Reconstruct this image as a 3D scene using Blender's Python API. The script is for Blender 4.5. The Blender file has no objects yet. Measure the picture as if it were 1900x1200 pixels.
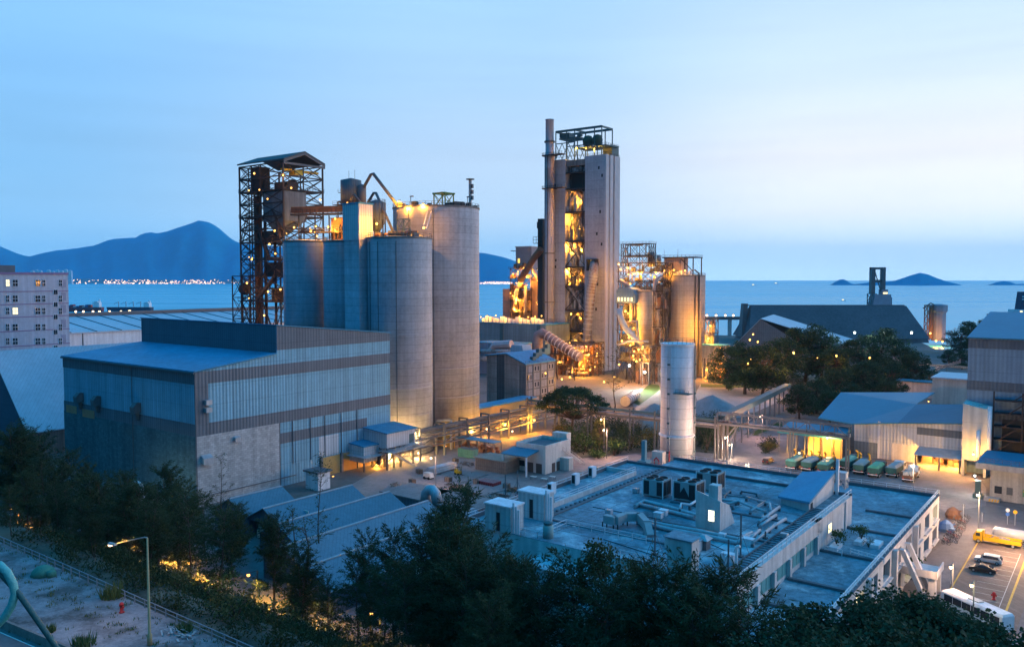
HAZE=3e-5
import bpy, math, random
from mathutils import Vector, Matrix, noise
R=math.radians
sc=bpy.context.scene
col=sc.collection
rnd=random.Random(7)
# ------------------------------------------------------------------ camera calibration (pixels of the 1900x1200 photograph)
F=1530.;CX,CY=950.,600.;HOR=517.;H=55.
pit=math.atan((CY-HOR)/F);cp,sp=math.cos(pit),math.sin(pit)
TH=math.atan2(-.6,.8)            # the plant grid is turned against the camera: p runs right-and-near, q right-and-away
def ray(px,py):
    a=(px-CX)/F;b=(CY-py)/F
    return (a,cp+b*sp,-sp+b*cp)
def W(px,py,z=0):
    r=ray(px,py);t=(z-H)/r[2];return (r[0]*t,r[1]*t)
def w2p(x,y): return (x*.8-y*.6,x*.6+y*.8)
def p2w(p,q,z=0): return Vector((p*.8+q*.6,-p*.6+q*.8,z))
def P(px,py,z=0): return w2p(*W(px,py,z))
def P3(px,py,z=0): return P(px,py,z)+(z,)
def Dp(px,d):
    r=ray(px,HOR);return w2p(r[0]*d/r[1],d)
def Z(py,p,q):
    y=-p*.6+q*.8;b=(CY-py)/F
    return H+(b*y*cp-y*sp)/(cp+b*sp)
def onq(px,p,py=600):
    r=ray(px,py);return p*(r[0]*.6+r[1]*.8)/(r[0]*.8-r[1]*.6)
def onp(px,q,py=600):
    r=ray(px,py);return q*(r[0]*.8-r[1]*.6)/(r[0]*.6+r[1]*.8)
# ------------------------------------------------------------------ mesh collector
class MB:
    def __init__(s): s.v=[];s.f=[]
    def add(s,vs,fs):
        n=len(s.v);s.v+=[tuple(x) for x in vs];s.f+=[tuple(i+n for i in f) for f in fs];return s
    def box(s,x0,x1,y0,y1,z0,z1):
        return s.add([(x0,y0,z0),(x1,y0,z0),(x1,y1,z0),(x0,y1,z0),(x0,y0,z1),(x1,y0,z1),(x1,y1,z1),(x0,y1,z1)],
          [(3,2,1,0),(4,5,6,7),(0,1,5,4),(1,2,6,5),(2,3,7,6),(3,0,4,7)])
    def cb(s,x,y,z,w,d,h):           # box by centre of its base
        return s.box(x-w/2,x+w/2,y-d/2,y+d/2,z,z+h)
    def loft(s,a,b):                 # solid between two equal rings
        n=len(a)
        return s.add(list(a)+list(b),[tuple(range(n-1,-1,-1)),tuple(range(n,2*n))]+[(i,(i+1)%n,n+(i+1)%n,n+i) for i in range(n)])
    def ext(s,pts,vec):
        return s.loft(pts,[(x+vec[0],y+vec[1],z+vec[2]) for x,y,z in pts])
    def poly(s,pts): return s.add(pts,[tuple(range(len(pts)))])
    def bar(s,a,b,w,h=None):
        a=Vector(a);b=Vector(b);d=(b-a)
        if d.length<1e-5:return s
        d.normalize();u=d.cross(Vector((0,0,1)))
        u=Vector((1,0,0)) if u.length<1e-3 else u.normalized()
        t=u.cross(d);h=h or w;u=u*w/2;t=t*h/2
        return s.loft([a-u-t,a+u-t,a+u+t,a-u+t],[b-u-t,b+u-t,b+u+t,b-u+t])
    def tube(s,pts,r,n=10,caps=True):
        pts=[Vector(p) for p in pts];rs=r if isinstance(r,(list,tuple)) else [r]*len(pts)
        rings=[];prev=None
        for i,p in enumerate(pts):
            t=(pts[min(i+1,len(pts)-1)]-pts[max(i-1,0)]).normalized()
            if prev is None:
                u=t.cross(Vector((0,0,1)));u=Vector((1,0,0)) if u.length<1e-3 else u.normalized()
            else:
                u=(prev-t*prev.dot(t)).normalized()
            prev=u;w=t.cross(u)
            rings.append([p+(u*math.cos(k*2*math.pi/n)+w*math.sin(k*2*math.pi/n))*rs[i] for k in range(n)])
        m=len(rings);f=[]
        for i in range(m-1):
            for k in range(n): f.append((i*n+k,i*n+(k+1)%n,(i+1)*n+(k+1)%n,(i+1)*n+k))
        if caps: f+= [tuple(range(n-1,-1,-1)),tuple(range((m-1)*n,m*n))]
        return s.add([v for r_ in rings for v in r_],f)
    def cyl(s,x,y,z0,z1,r,n=24,r2=None):
        r2=r if r2 is None else r2
        c=[(math.cos(k*2*math.pi/n),math.sin(k*2*math.pi/n)) for k in range(n)]
        return s.loft([(x+r*a,y+r*b,z0) for a,b in c],[(x+r2*a,y+r2*b,z1) for a,b in c])
    def lathe(s,x,y,prof,n=24):
        v=[];f=[]
        for r,z in prof: v+=[(x+r*math.cos(k*2*math.pi/n),y+r*math.sin(k*2*math.pi/n),z) for k in range(n)]
        m=len(prof)
        for i in range(m-1):
            for k in range(n): f.append((i*n+k,i*n+(k+1)%n,(i+1)*n+(k+1)%n,(i+1)*n+k))
        f+=[tuple(range(n-1,-1,-1)),tuple(range((m-1)*n,m*n))]
        return s.add(v,f)
    def ball(s,c,r,n=8,sz=1):
        return s.lathe(c[0],c[1],[(r*max(.02,math.sin(math.pi*i/6)),c[2]-r*sz*math.cos(math.pi*i/6)) for i in range(7)],n)
    def rail(s,pts,h=1.1,step=2.,w=.06,mid=1):
        for a,b in zip(pts[:-1],pts[1:]):
            a=Vector(a);b=Vector(b);n=max(1,round((b-a).length/step))
            for k in range(1,mid+2): 
                z=Vector((0,0,h*k/(mid+1)));s.bar(a+z,b+z,w)
            for i in range(n+1):
                c=a.lerp(b,i/n);s.bar(c,c+Vector((0,0,h)),w)
        return s
    def ringrail(s,x,y,z,r,h=1.1,n=28,w=.07,a0=0,a1=2*math.pi):
        return s.rail([(x+r*math.cos(a0+(a1-a0)*k/n),y+r*math.sin(a0+(a1-a0)*k/n),z) for k in range(n+1)],h,99,w)
    def stairs(s,a,b,w,n=10):        # a flight with stringers and treads, rails
        a=Vector(a);b=Vector(b);d=b-a;side=Vector((-d.y,d.x,0)).normalized()*w/2
        for sg in (-1,1):
            s.bar(a+side*sg,b+side*sg,.12,.3);s.bar(a+side*sg+Vector((0,0,1)),b+side*sg+Vector((0,0,1)),.06)
            for t in (0,.33,.66,1): 
                c=a.lerp(b,t)+side*sg;s.bar(c,c+Vector((0,0,1)),.06)
        for i in range(n):
            c=a.lerp(b,(i+.5)/n);s.bar(c-side,c+side,.28,.05)
        return s
    def lattice(s,x0,x1,y0,y1,zs,w=.3,brace=True,sub=1):
        cs=[(x0,y0),(x1,y0),(x1,y1),(x0,y1)]
        for x,y in cs: s.bar((x,y,zs[0]),(x,y,zs[-1]),w)
        for i,z in enumerate(zs):
            for k in range(4):
                a=cs[k];b=cs[(k+1)%4]
                if i: s.bar((a[0],a[1],z),(b[0],b[1],z),w*.8)
                if brace and i:
                    for j in range(sub):
                        fa=[a[m]+(b[m]-a[m])*j/sub for m in (0,1)];fb=[a[m]+(b[m]-a[m])*(j+1)/sub for m in (0,1)]
                        if j: s.bar((fa[0],fa[1],zs[i-1]),(fa[0],fa[1],z),w*.7)
                        s.bar((fa[0],fa[1],zs[i-1]),(fb[0],fb[1],z),w*.5)
                        s.bar((fb[0],fb[1],zs[i-1]),(fa[0],fa[1],z),w*.5)
        return s
    def pieces(s):                   # the separate solids collected so far
        par=list(range(len(s.v)))
        def fd(i):
            while par[i]!=i:par[i]=par[par[i]];i=par[i]
            return i
        for f in s.f:
            a=fd(f[0])
            for i in f[1:]:par[fd(i)]=a
        g={}
        for f in s.f:g.setdefault(fd(f[0]),[]).append(f)
        out=[]
        for fs in g.values():
            m=MB();ix={}
            for f in fs:
                for i in f:
                    if i not in ix:ix[i]=len(m.v);m.v.append(s.v[i])
                m.f.append(tuple(ix[i] for i in f))
            out.append(m)
        return out
    def build(s,name,mat,parent=None,smooth=False,**props):
        off=OFF.get(parent.name,(0,0,0)) if parent else (0,0,0)
        if parent and name in SPLIT and not getattr(s,'one',0):
            c=s.pieces()
            if 1<len(c)<=90:
                for k in c[1:]:k.one=1;k.build(name,mat,parent,smooth,**props)
                c[0].one=1;return c[0].build(name,mat,parent,smooth,**props)
        me=bpy.data.meshes.new(name)
        me.from_pydata([(a-off[0],b-off[1],c-off[2]) for a,b,c in s.v],[],s.f)
        me.materials.append(mat)
        if smooth: me.polygons.foreach_set('use_smooth',[len(p.vertices)==4 for p in me.polygons])
        me.update()
        o=bpy.data.objects.new(name,me);col.objects.link(o)
        if parent: o.parent=parent;OFF[o.name]=off
        for k,v in props.items(): o[k]=v
        return o
OFF={}
SPLIT=set('machine machinery buttress tower_leg corner_flashing pier stilt cabinet downpipe pipe ring_girder rib concrete_pier leg post canopy_post column door roof_tank roof_machine chute riser_pipe cyclone conduit window opening equipment roof bracket ridge_cap crane_beam hoist_beam bargeboard gantry_leg pier_leg tower duct casing_duct support trestle porch_post pilaster air_vent coil roof_rib portal support_frame sill cab_light stay notice_panel mirror cladding_band floor_band vent_pipe red_pipe stored_parts facade_wall pale_sheet block_wall pour_ring floor_deck'.split())-set(('stay','floor_deck'))
def thing(name,label,cat,o=(0,0,0),group=None,plant=True,rz=None):
    """an Empty at the thing's base; plant=True: o and the parts are in plant coordinates, else o is world and parts are local"""
    e=bpy.data.objects.new(name,None);col.objects.link(e);e.empty_display_size=.5
    place(e,o,plant,rz);OFF[e.name]=tuple(o) if plant else (0,0,0)
    e['label']=label;e['category']=cat
    if group:e['group']=group
    return e
def place(e,o,plant=True,rz=None):
    if plant: e.location=p2w(*o);e.rotation_euler=(0,0,TH+(rz or 0))
    else: e.location=o;e.rotation_euler=(0,0,rz or 0)
def solo(name,mb,mat,label,cat,o=(0,0,0),group=None,plant=True,rz=None,smooth=False):
    """a thing that is one mesh"""
    off=o if plant else (0,0,0)
    t=MB();t.v=[(a-off[0],b-off[1],c-off[2]) for a,b,c in mb.v];t.f=mb.f
    e=t.build(name,mat,None,smooth);place(e,o,plant,rz);OFF[e.name]=tuple(off)
    e['label']=label;e['category']=cat
    if group:e['group']=group
    return e
def struct(name,mb,mat,kind='structure',plant=False,smooth=False):
    e=mb.build(name,mat,None,smooth);e['kind']=kind
    if plant:e.rotation_euler=(0,0,TH)
    return e
def dup(root,loc,label=None,group=None,rz=None,s=None):
    r=root.copy();col.objects.link(r);r.location=loc
    if rz is not None:r.rotation_euler=(0,0,rz)
    if s is not None:r.scale=s if isinstance(s,(tuple,list)) else (s,s,s)
    if label:r['label']=label
    if group:r['group']=group
    def kids(o,c):
        for ch in o.children:
            d=ch.copy();col.objects.link(d);d.parent=c;kids(ch,d)
    kids(root,r);return r
# ------------------------------------------------------------------ materials
def nt(name):
    m=bpy.data.materials.new(name);m.use_nodes=True;t=m.node_tree;return m,t,t.nodes['Principled BSDF']
def N(t,typ,**kw):
    n=t.nodes.new(typ)
    for k,v in kw.items():
        if k.startswith('i_'):
            k=k[2:];n.inputs[int(k) if k.isdigit() else k.replace('_',' ')].default_value=v
        else:setattr(n,k,v)
    return n
def math_(t,op,a,b=None):
    n=N(t,'ShaderNodeMath',operation=op)
    for i,x in enumerate((a,b)):
        if x is None:continue
        if isinstance(x,(int,float)):n.inputs[i].default_value=x
        else:t.links.new(x,n.inputs[i])
    return n.outputs[0]
MATS={}
def mat(name,c,rough=.8,var=.35,scale=.25,streak=0.,pour=0.,corr=0.,seam=0.,brick=None,bump=.15,metal=0.,spec=.3,c2=None,c2scale=.05,c2cut=(.5,.62)):
    """weathered surface: two noise layers, vertical run-off streaks, pour lines, corrugation, sheet seams or blockwork"""
    if name in MATS:return MATS[name]
    m,t,b=nt(name);L=t.links
    tc=N(t,'ShaderNodeTexCoord');oi=N(t,'ShaderNodeObjectInfo')
    ad=N(t,'ShaderNodeVectorMath',operation='ADD');mu=N(t,'ShaderNodeVectorMath',operation='SCALE');mu.inputs[3].default_value=37.
    cx=N(t,'ShaderNodeCombineXYZ');L.new(oi.outputs['Random'],cx.inputs[0]);L.new(oi.outputs['Random'],cx.inputs[1]);L.new(cx.outputs[0],mu.inputs[0])
    L.new(tc.outputs['Object'],ad.inputs[0]);L.new(mu.outputs[0],ad.inputs[1])
    n1=N(t,'ShaderNodeTexNoise',i_Scale=scale,i_Detail=8.,i_Roughness=.65);L.new(ad.outputs[0],n1.inputs['Vector'])
    n2=N(t,'ShaderNodeTexNoise',i_Scale=scale*9,i_Detail=4.);L.new(ad.outputs[0],n2.inputs['Vector'])
    sep=N(t,'ShaderNodeSeparateXYZ');L.new(tc.outputs['Object'],sep.inputs[0])
    n6=N(t,'ShaderNodeTexNoise',i_Scale=scale*34,i_Detail=3.);L.new(ad.outputs[0],n6.inputs['Vector'])
    f=math_(t,'ADD',math_(t,'ADD',math_(t,'MULTIPLY',n1.outputs[0],1.),math_(t,'MULTIPLY',n2.outputs[0],.6)),math_(t,'MULTIPLY',n6.outputs[0],.4))   # about 0..2, mean 1
    f=math_(t,'ADD',1.,math_(t,'MULTIPLY',math_(t,'SUBTRACT',f,1.),var*2.2))
    if streak:
        mp=N(t,'ShaderNodeMapping');mp.inputs['Scale'].default_value=(1.,1.,.035);L.new(ad.outputs[0],mp.inputs[0])
        n3=N(t,'ShaderNodeTexNoise',i_Scale=.8,i_Detail=6.,i_Roughness=.6);L.new(mp.outputs[0],n3.inputs['Vector'])
        f=math_(t,'MULTIPLY',f,math_(t,'ADD',1.,math_(t,'MULTIPLY',math_(t,'SUBTRACT',n3.outputs[0],.5),streak*2.4)))
    hgt=n2.outputs[0];xy=math_(t,'ADD',sep.outputs[0],sep.outputs[1])
    if pour:
        g=math_(t,'LESS_THAN',math_(t,'FRACT',math_(t,'DIVIDE',math_(t,'ADD',sep.outputs[2],100.),pour)),.12/pour+.012)
        f=math_(t,'MULTIPLY',f,math_(t,'SUBTRACT',1.,math_(t,'MULTIPLY',g,.28)))
        fl=math_(t,'FLOOR',math_(t,'DIVIDE',math_(t,'ADD',sep.outputs[2],100.),pour))
        wn=N(t,'ShaderNodeTexWhiteNoise',noise_dimensions='1D');L.new(fl,wn.inputs['W'])
        f=math_(t,'MULTIPLY',f,math_(t,'ADD',.96,math_(t,'MULTIPLY',wn.outputs[0],.08)))
    if corr:
        s=math_(t,'SINE',math_(t,'MULTIPLY',xy,2*math.pi/corr))
        f=math_(t,'MULTIPLY',f,math_(t,'ADD',1.,math_(t,'MULTIPLY',s,.1)))
        fl=math_(t,'FLOOR',math_(t,'DIVIDE',xy,corr*2.7))
        wn=N(t,'ShaderNodeTexWhiteNoise',noise_dimensions='1D');L.new(fl,wn.inputs['W'])
        f=math_(t,'MULTIPLY',f,math_(t,'ADD',.95,math_(t,'MULTIPLY',wn.outputs[0],.1)))
        g=math_(t,'LESS_THAN',math_(t,'FRACT',math_(t,'DIVIDE',math_(t,'ADD',sep.outputs[2],100.),4.6)),.03)
        f=math_(t,'MULTIPLY',f,math_(t,'SUBTRACT',1.,math_(t,'MULTIPLY',g,.22)))
        hgt=math_(t,'ADD',math_(t,'MULTIPLY',s,.5),math_(t,'MULTIPLY',n2.outputs[0],.2))
    if seam:
        g=math_(t,'LESS_THAN',math_(t,'FRACT',math_(t,'DIVIDE',xy,seam)),.06)
        f=math_(t,'MULTIPLY',f,math_(t,'SUBTRACT',1.,math_(t,'MULTIPLY',g,.35)))
    if brick:
        cv=N(t,'ShaderNodeCombineXYZ');L.new(xy,cv.inputs[0]);L.new(sep.outputs[2],cv.inputs[1])
        br=N(t,'ShaderNodeTexBrick');L.new(cv.outputs[0],br.inputs['Vector'])
        for k,v in (('Scale',1.),('Brick Width',brick),('Row Height',brick*.5),('Mortar Size',.03),('Color1',(1,1,1,1)),('Color2',(.72,.72,.72,1)),('Mortar',(.5,.5,.5,1))):br.inputs[k].default_value=v
        f=math_(t,'MULTIPLY',f,br.outputs['Color'])
    f=math_(t,'MAXIMUM',f,.12)
    base=N(t,'ShaderNodeRGB');base.outputs[0].default_value=(*c,1);src=base.outputs[0]
    if c2:
        n4=N(t,'ShaderNodeTexNoise',i_Scale=c2scale,i_Detail=9.,i_Roughness=.7);L.new(ad.outputs[0],n4.inputs['Vector'])
        mr=N(t,'ShaderNodeMapRange');mr.inputs[1].default_value,mr.inputs[2].default_value=c2cut;L.new(n4.outputs[0],mr.inputs[0])
        mx=N(t,'ShaderNodeMixRGB');L.new(mr.outputs[0],mx.inputs[0]);L.new(src,mx.inputs[1]);mx.inputs[2].default_value=(*c2,1);src=mx.outputs[0]
    sc_=N(t,'ShaderNodeVectorMath',operation='SCALE');L.new(src,sc_.inputs[0]);L.new(f,sc_.inputs[3])
    L.new(sc_.outputs[0],b.inputs['Base Color'])
    b.inputs['Roughness'].default_value=rough;b.inputs['Metallic'].default_value=metal;b.inputs['Specular IOR Level'].default_value=spec
    if bump:
        bp=N(t,'ShaderNodeBump',i_Strength=bump,i_Distance=.2);L.new(hgt,bp.inputs['Height']);L.new(bp.outputs[0],b.inputs['Normal'])
    MATS[name]=m;return m
def emit(name,c,s):
    if name in MATS:return MATS[name]
    m,t,b=nt(name);b.inputs['Base Color'].default_value=(.05,.05,.05,1)
    b.inputs['Emission Color'].default_value=(*c,1);b.inputs['Emission Strength'].default_value=s
    MATS[name]=m;return m
SOD=(1.,.385,.03);WARM=(1.,.54,.16);WHT=(.9,1.,.92)
CONC=mat('concrete',(.42,.43,.47),streak=.3,pour=2.4,scale=.1,var=.32,c2=(.32,.31,.32),c2scale=.07,c2cut=(.54,.74))
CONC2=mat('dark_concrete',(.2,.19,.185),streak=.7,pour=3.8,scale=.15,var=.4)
CONCP=mat('plain_concrete',(.36,.345,.34),streak=.5,scale=.2,var=.35)
CORR=mat('blue_grey_cladding',(.17,.36,.46),corr=.95,streak=.4,var=.22,rough=.55,bump=.35)
CORRP=mat('pale_cladding',(.5,.51,.53),corr=.95,streak=.3,var=.15,rough=.6,bump=.35)
CORRD=mat('charcoal_cladding',(.12,.14,.165),corr=.95,streak=.3,var=.15,rough=.6,bump=.35)
CORRR=mat('rusty_cladding',(.3,.19,.15),corr=.8,streak=.5,var=.3,rough=.7,bump=.35)
ROOFB=mat('metal_roof',(.05,.25,.39),seam=.9,var=.45,scale=.09,rough=.6,bump=.1,streak=.2)
ROOFL=mat('pale_roof',(.5,.53,.57),seam=1.2,var=.22,scale=.08,rough=.55,bump=.1)
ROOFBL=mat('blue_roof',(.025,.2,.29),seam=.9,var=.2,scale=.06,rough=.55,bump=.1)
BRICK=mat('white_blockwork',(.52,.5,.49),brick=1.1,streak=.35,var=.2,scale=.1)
BRICKD=mat('shaded_grey_blockwork',(.08,.16,.18),brick=1.1,streak=.5,var=.4,scale=.12)  # grey blockwork, colour darkened bluish for the face turned from the light
STEEL=mat('rusted_steel',(.045,.04,.042),streak=.3,var=.5,scale=.5,rough=.7,c2=(.055,.035,.03),c2scale=.2)
STEELB=mat('painted_steel',(.125,.13,.14),var=.3,scale=.4,rough=.6)
STEELG=mat('green_steel',(.07,.13,.14),var=.3,scale=.4,rough=.6)
GALV=mat('galvanised_metal',(.42,.43,.45),var=.3,scale=.5,rough=.45,metal=.25,streak=.3)
RUST=mat('rust_metal',(.2,.1,.06),var=.5,scale=.3,rough=.8,streak=.4)
DUCT=mat('duct_metal',(.3,.285,.29),var=.35,scale=.4,rough=.6,streak=.3,c2=(.18,.1,.07),c2scale=.2)
WHITE=mat('white_paint',(.7,.7,.72),var=.2,scale=.15,streak=.35,rough=.6)
CREAM=mat('cream_paint',(.62,.56,.5),var=.22,scale=.2,streak=.4,rough=.7)
ROOFC=mat('roof_screed',(.13,.235,.28),var=1.,scale=.12,rough=.75,c2=(.32,.43,.46),c2scale=.11,c2cut=(.5,.6),bump=.1)
ROOFD=mat('roof_kerb',(.12,.135,.15),var=.4,scale=.3,rough=.8)
BLACK=mat('dark_opening',(.03,.032,.035),var=.3,rough=.6)
YEL=mat('yellow_paint',(.75,.42,.02),var=.15,scale=.5,rough=.45)
GLASS=mat('green_glass',(.14,.36,.35),var=.15,scale=.3,rough=.3,spec=.5,bump=0)
GLASSD=mat('dark_glass',(.03,.035,.045),var=.1,rough=.08,spec=.6,bump=0)
RED=mat('red_paint',(.5,.03,.03),var=.2,rough=.45)
RUBBER=mat('rubber',(.025,.025,.027),var=.2,rough=.85)
BULB=emit('sodium_bulb',(1.,.47,.09),4.);BULBW=emit('white_bulb',(.85,1.,.9),6.);BULBT=emit('warm_bulb',(1.,.66,.34),5.)
LITW=emit('lit_window',(1.,.85,.45),1.6);LITY=emit('lit_window_yellow',(1.,.55,.1),1.6)
# ------------------------------------------------------------------ lamps: head, bulb, bracket or post and the light it gives
def lamp(o,label,power,colr=SOD,r=.4,name='floodlight',post=None,group='lamps about the works',plant=True,bulb=None,cat='lamp',spot=False):
    t=thing(name,label,cat,o,group,plant)
    x,y,z=o if plant else (0,0,0)
    b=bulb or (BULB if colr is SOD else BULBW if colr is WHT else BULBT)
    MB().ball((x,y,z),r).build('bulb',b,t,True)
    MB().lathe(x,y,[(r*.5,z+r*1.5),(r*1.25,z+r*1.2),(r*1.3,z+r*.95),(r*.3,z+r*1.1)],10).build('lamp_shade',STEELB,t)
    if post is not None: MB().bar((x+.1,y+1.7,post),(x+.1,y+1.7,z+r*1.3),.16).bar((x+.1,y+1.7,z+r*1.3),(x+.1,y,z+r*1.4),.12).build('post',STEELB,t)
    else: MB().bar((x,y,z+r*1.3),(x,y+r*2.6,z+r*1.9),.14).build('bracket',STEELB,t)
    if power:
        l=bpy.data.lights.new('lamp_light','SPOT' if spot else 'POINT');l.energy=power
        if spot:l.spot_size=R(140);l.spot_blend=.6
        l.color=colr;l.shadow_soft_size=.35
        lo=bpy.data.objects.new('lamp_light',l);col.objects.link(lo);lo.parent=t
        of=OFF[t.name];lo.location=(x-of[0],y-of[1]-r*.6,z-of[2]-r*1.7)
    return t
# ------------------------------------------------------------------ camera, sky, sun, air
cd=bpy.data.cameras.new('camera');cam=bpy.data.objects.new('camera',cd);col.objects.link(cam)
cam.location=(0,0,H);cam.rotation_euler=(math.pi/2-pit,0,0);cd.sensor_width=36;cd.lens=F/1900*36;cd.clip_end=90000;cd.clip_start=.3
sc.camera=cam
w=bpy.data.worlds.new('World');sc.world=w;w.use_nodes=True;t=w.node_tree;L=t.links
bg=t.nodes['Background']
tc=N(t,'ShaderNodeTexCoord');sp_=N(t,'ShaderNodeSeparateXYZ');L.new(tc.outputs['Generated'],sp_.inputs[0])
az=math_(t,'ARCTAN2',sp_.outputs[0],sp_.outputs[1])           # 0 ahead, + to the right
def srgb(r,g,b): return tuple(((c/255)/12.92 if c<=10 else ((c/255+.055)/1.055)**2.4) for c in (r,g,b))+(1,)
def ramp(fac,stops,interp='EASE'):
    n=N(t,'ShaderNodeValToRGB');e=n.color_ramp.elements;n.color_ramp.interpolation=interp
    while len(e)<len(stops):e.new(.5)
    for el,(p_,c_) in zip(e,stops):el.position=p_;el.color=c_
    L.new(fac,n.inputs[0]);return n.outputs[0]
el=math_(t,'MAXIMUM',sp_.outputs[2],0.)
ZEN=(.003,.42,1.0,1)
left=ramp(el,[(0,(.33,.64,.9,1)),(.05,(.25,.53,.8,1)),(.12,(.18,.44,.73,1)),(.22,(.18,.44,.77,1)),(.32,(.22,.49,.83,1)),(.46,(.01,.33,.75,1)),(1,ZEN)],'LINEAR')
right=ramp(el,[(0,(.8,1.04,1.14,1)),(.03,(.74,.93,1.0,1)),(.05,(.8,.92,.95,1)),(.075,(.9,.92,.9,1)),(.14,(.82,.81,.81,1)),(.22,(.62,.73,.83,1)),(.33,(.46,.64,.83,1)),(.46,(.03,.35,.78,1)),(1,ZEN)],'LINEAR')
back=ramp(el,[(0,(.0,.05,.1,1)),(.3,(.0,.12,.27,1)),(1,ZEN)],'LINEAR')
k=math_(t,'ADD',math_(t,'DIVIDE',az,2*math.pi),.5)
g=lambda v:(v,v,v,1)
glow=ramp(k,[(0,g(0)),(.36,g(0)),(.41,g(.05)),(.5,g(.42)),(.56,g(.92)),(.6,g(1)),(.8,g(.75)),(.9,g(0))])
behind=ramp(k,[(0,g(1)),(.33,g(1)),(.4,g(0)),(.78,g(0)),(.92,g(1))])
m1=N(t,'ShaderNodeMixRGB');L.new(glow,m1.inputs[0]);L.new(left,m1.inputs[1]);L.new(right,m1.inputs[2])
m2=N(t,'ShaderNodeMixRGB');L.new(behind,m2.inputs[0]);L.new(m1.outputs[0],m2.inputs[1]);L.new(back,m2.inputs[2])
cm=N(t,'ShaderNodeMapping');cm.inputs['Scale'].default_value=(1.6,1.6,22);L.new(tc.outputs['Generated'],cm.inputs[0])
cn=N(t,'ShaderNodeTexNoise',i_Scale=1.3,i_Detail=6.,i_Roughness=.55);L.new(cm.outputs[0],cn.inputs['Vector'])
cr=N(t,'ShaderNodeMapRange');cr.inputs[1].default_value=.4;cr.inputs[2].default_value=.7;cr.inputs[3].default_value=1.02;cr.inputs[4].default_value=.95;L.new(cn.outputs[0],cr.inputs[0])
cs=N(t,'ShaderNodeVectorMath',operation='SCALE');L.new(m2.outputs[0],cs.inputs[0]);L.new(cr.outputs[0],cs.inputs[3])
SUN_EL,SUN_AZ=R(7),R(78)                                       # the glow of the set sun, to the right of the frame
sky=N(t,'ShaderNodeTexSky',sky_type='NISHITA',sun_disc=False,sun_elevation=R(-1.5),sun_rotation=SUN_AZ)
sk=N(t,'ShaderNodeVectorMath',operation='SCALE');L.new(sky.outputs[0],sk.inputs[0]);sk.inputs[3].default_value=.06
ms=N(t,'ShaderNodeMixRGB',blend_type='ADD');ms.inputs[0].default_value=1.;L.new(cs.outputs[0],ms.inputs[1]);L.new(sk.outputs[0],ms.inputs[2])
L.new(ms.outputs[0],bg.inputs[0]);bg.inputs[1].default_value=1.08
sd=bpy.data.lights.new('sun','SUN');sd.energy=1.1;sd.angle=R(50);sd.color=(.97,.86,.9)
so=bpy.data.objects.new('sun',sd);col.objects.link(so)
dv=Vector((math.sin(SUN_AZ)*math.cos(R(8)),math.cos(SUN_AZ)*math.cos(R(8)),math.sin(R(8))))
so.rotation_euler=(-dv).to_track_quat('-Z','Y').to_euler()
v=sc.view_settings;v.view_transform='Standard';v.look='None';v.exposure=.3;v.gamma=1;v.use_curve_mapping=False
sc.cycles.max_bounces=5;sc.cycles.diffuse_bounces=3;sc.cycles.glossy_bounces=2;sc.cycles.volume_bounces=2;sc.cycles.transparent_max_bounces=4
sc.cycles.sample_clamp_indirect=4.;sc.cycles.use_denoising=True
# the air over the bay: one closed even-density box round everything but the sky
hz,th,pb=nt('air');th.nodes.remove(pb)
vol=N(th,'ShaderNodeVolumePrincipled');vol.inputs['Color'].default_value=(.42,.82,1,1);vol.inputs['Density'].default_value=HAZE;vol.inputs['Anisotropy'].default_value=-.1
th.links.new(vol.outputs[0],th.nodes['Material Output'].inputs['Volume'])
if HAZE:
    hb=MB().box(-19000,19000,-400,27000,-6,1100);struct('haze',hb,hz,'stuff')
# ------------------------------------------------------------------ sea, far land
sea,t2,b2=nt('sea_water')
b2.inputs['Base Color'].default_value=(.0,.17,.32,1);b2.inputs['Roughness'].default_value=.22;b2.inputs['Specular IOR Level'].default_value=.35
tc2=N(t2,'ShaderNodeTexCoord');mp2=N(t2,'ShaderNodeMapping');mp2.inputs['Scale'].default_value=(.012,.05,1);t2.links.new(tc2.outputs['Object'],mp2.inputs[0])
nz2=N(t2,'ShaderNodeTexNoise',i_Scale=1.,i_Detail=6.,i_Roughness=.65);t2.links.new(mp2.outputs[0],nz2.inputs['Vector'])
bp2=N(t2,'ShaderNodeBump',i_Strength=.2,i_Distance=1.5);t2.links.new(nz2.outputs[0],bp2.inputs['Height']);t2.links.new(bp2.outputs[0],b2.inputs['Normal'])
mp3=N(t2,'ShaderNodeMapping');mp3.inputs['Scale'].default_value=(.0006,.006,1);t2.links.new(tc2.outputs['Object'],mp3.inputs[0])
nz3=N(t2,'ShaderNodeTexNoise',i_Scale=1.,i_Detail=3.);t2.links.new(mp3.outputs[0],nz3.inputs['Vector'])
mr3=N(t2,'ShaderNodeMapRange');mr3.inputs[1].default_value=.35;mr3.inputs[2].default_value=.65;mr3.inputs[3].default_value=.16;mr3.inputs[4].default_value=.32;t2.links.new(nz3.outputs[0],mr3.inputs[0]);t2.links.new(mr3.outputs[0],b2.inputs['Roughness'])
gl=N(t2,'ShaderNodeBsdfGlossy',i_Roughness=.24);t2.links.new(bp2.outputs[0],gl.inputs['Normal']);t2.links.new(mr3.outputs[0],gl.inputs['Roughness'])
gl.inputs['Color'].default_value=(.75,.92,1,1)
df=N(t2,'ShaderNodeBsdfDiffuse');df.inputs[0].default_value=(.02,.48,.56,1)
mxs=N(t2,'ShaderNodeMixShader');mxs.inputs[0].default_value=.38;t2.links.new(df.outputs[0],mxs.inputs[1]);t2.links.new(gl.outputs[0],mxs.inputs[2]);t2.links.new(mxs.outputs[0],t2.nodes['Material Output'].inputs[0])
s=MB();s.poly([(-18500,-300,-4),(18500,-300,-4),(18500,26000,-4),(-18500,26000,-4)]);struct('sea',s,sea)
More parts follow.
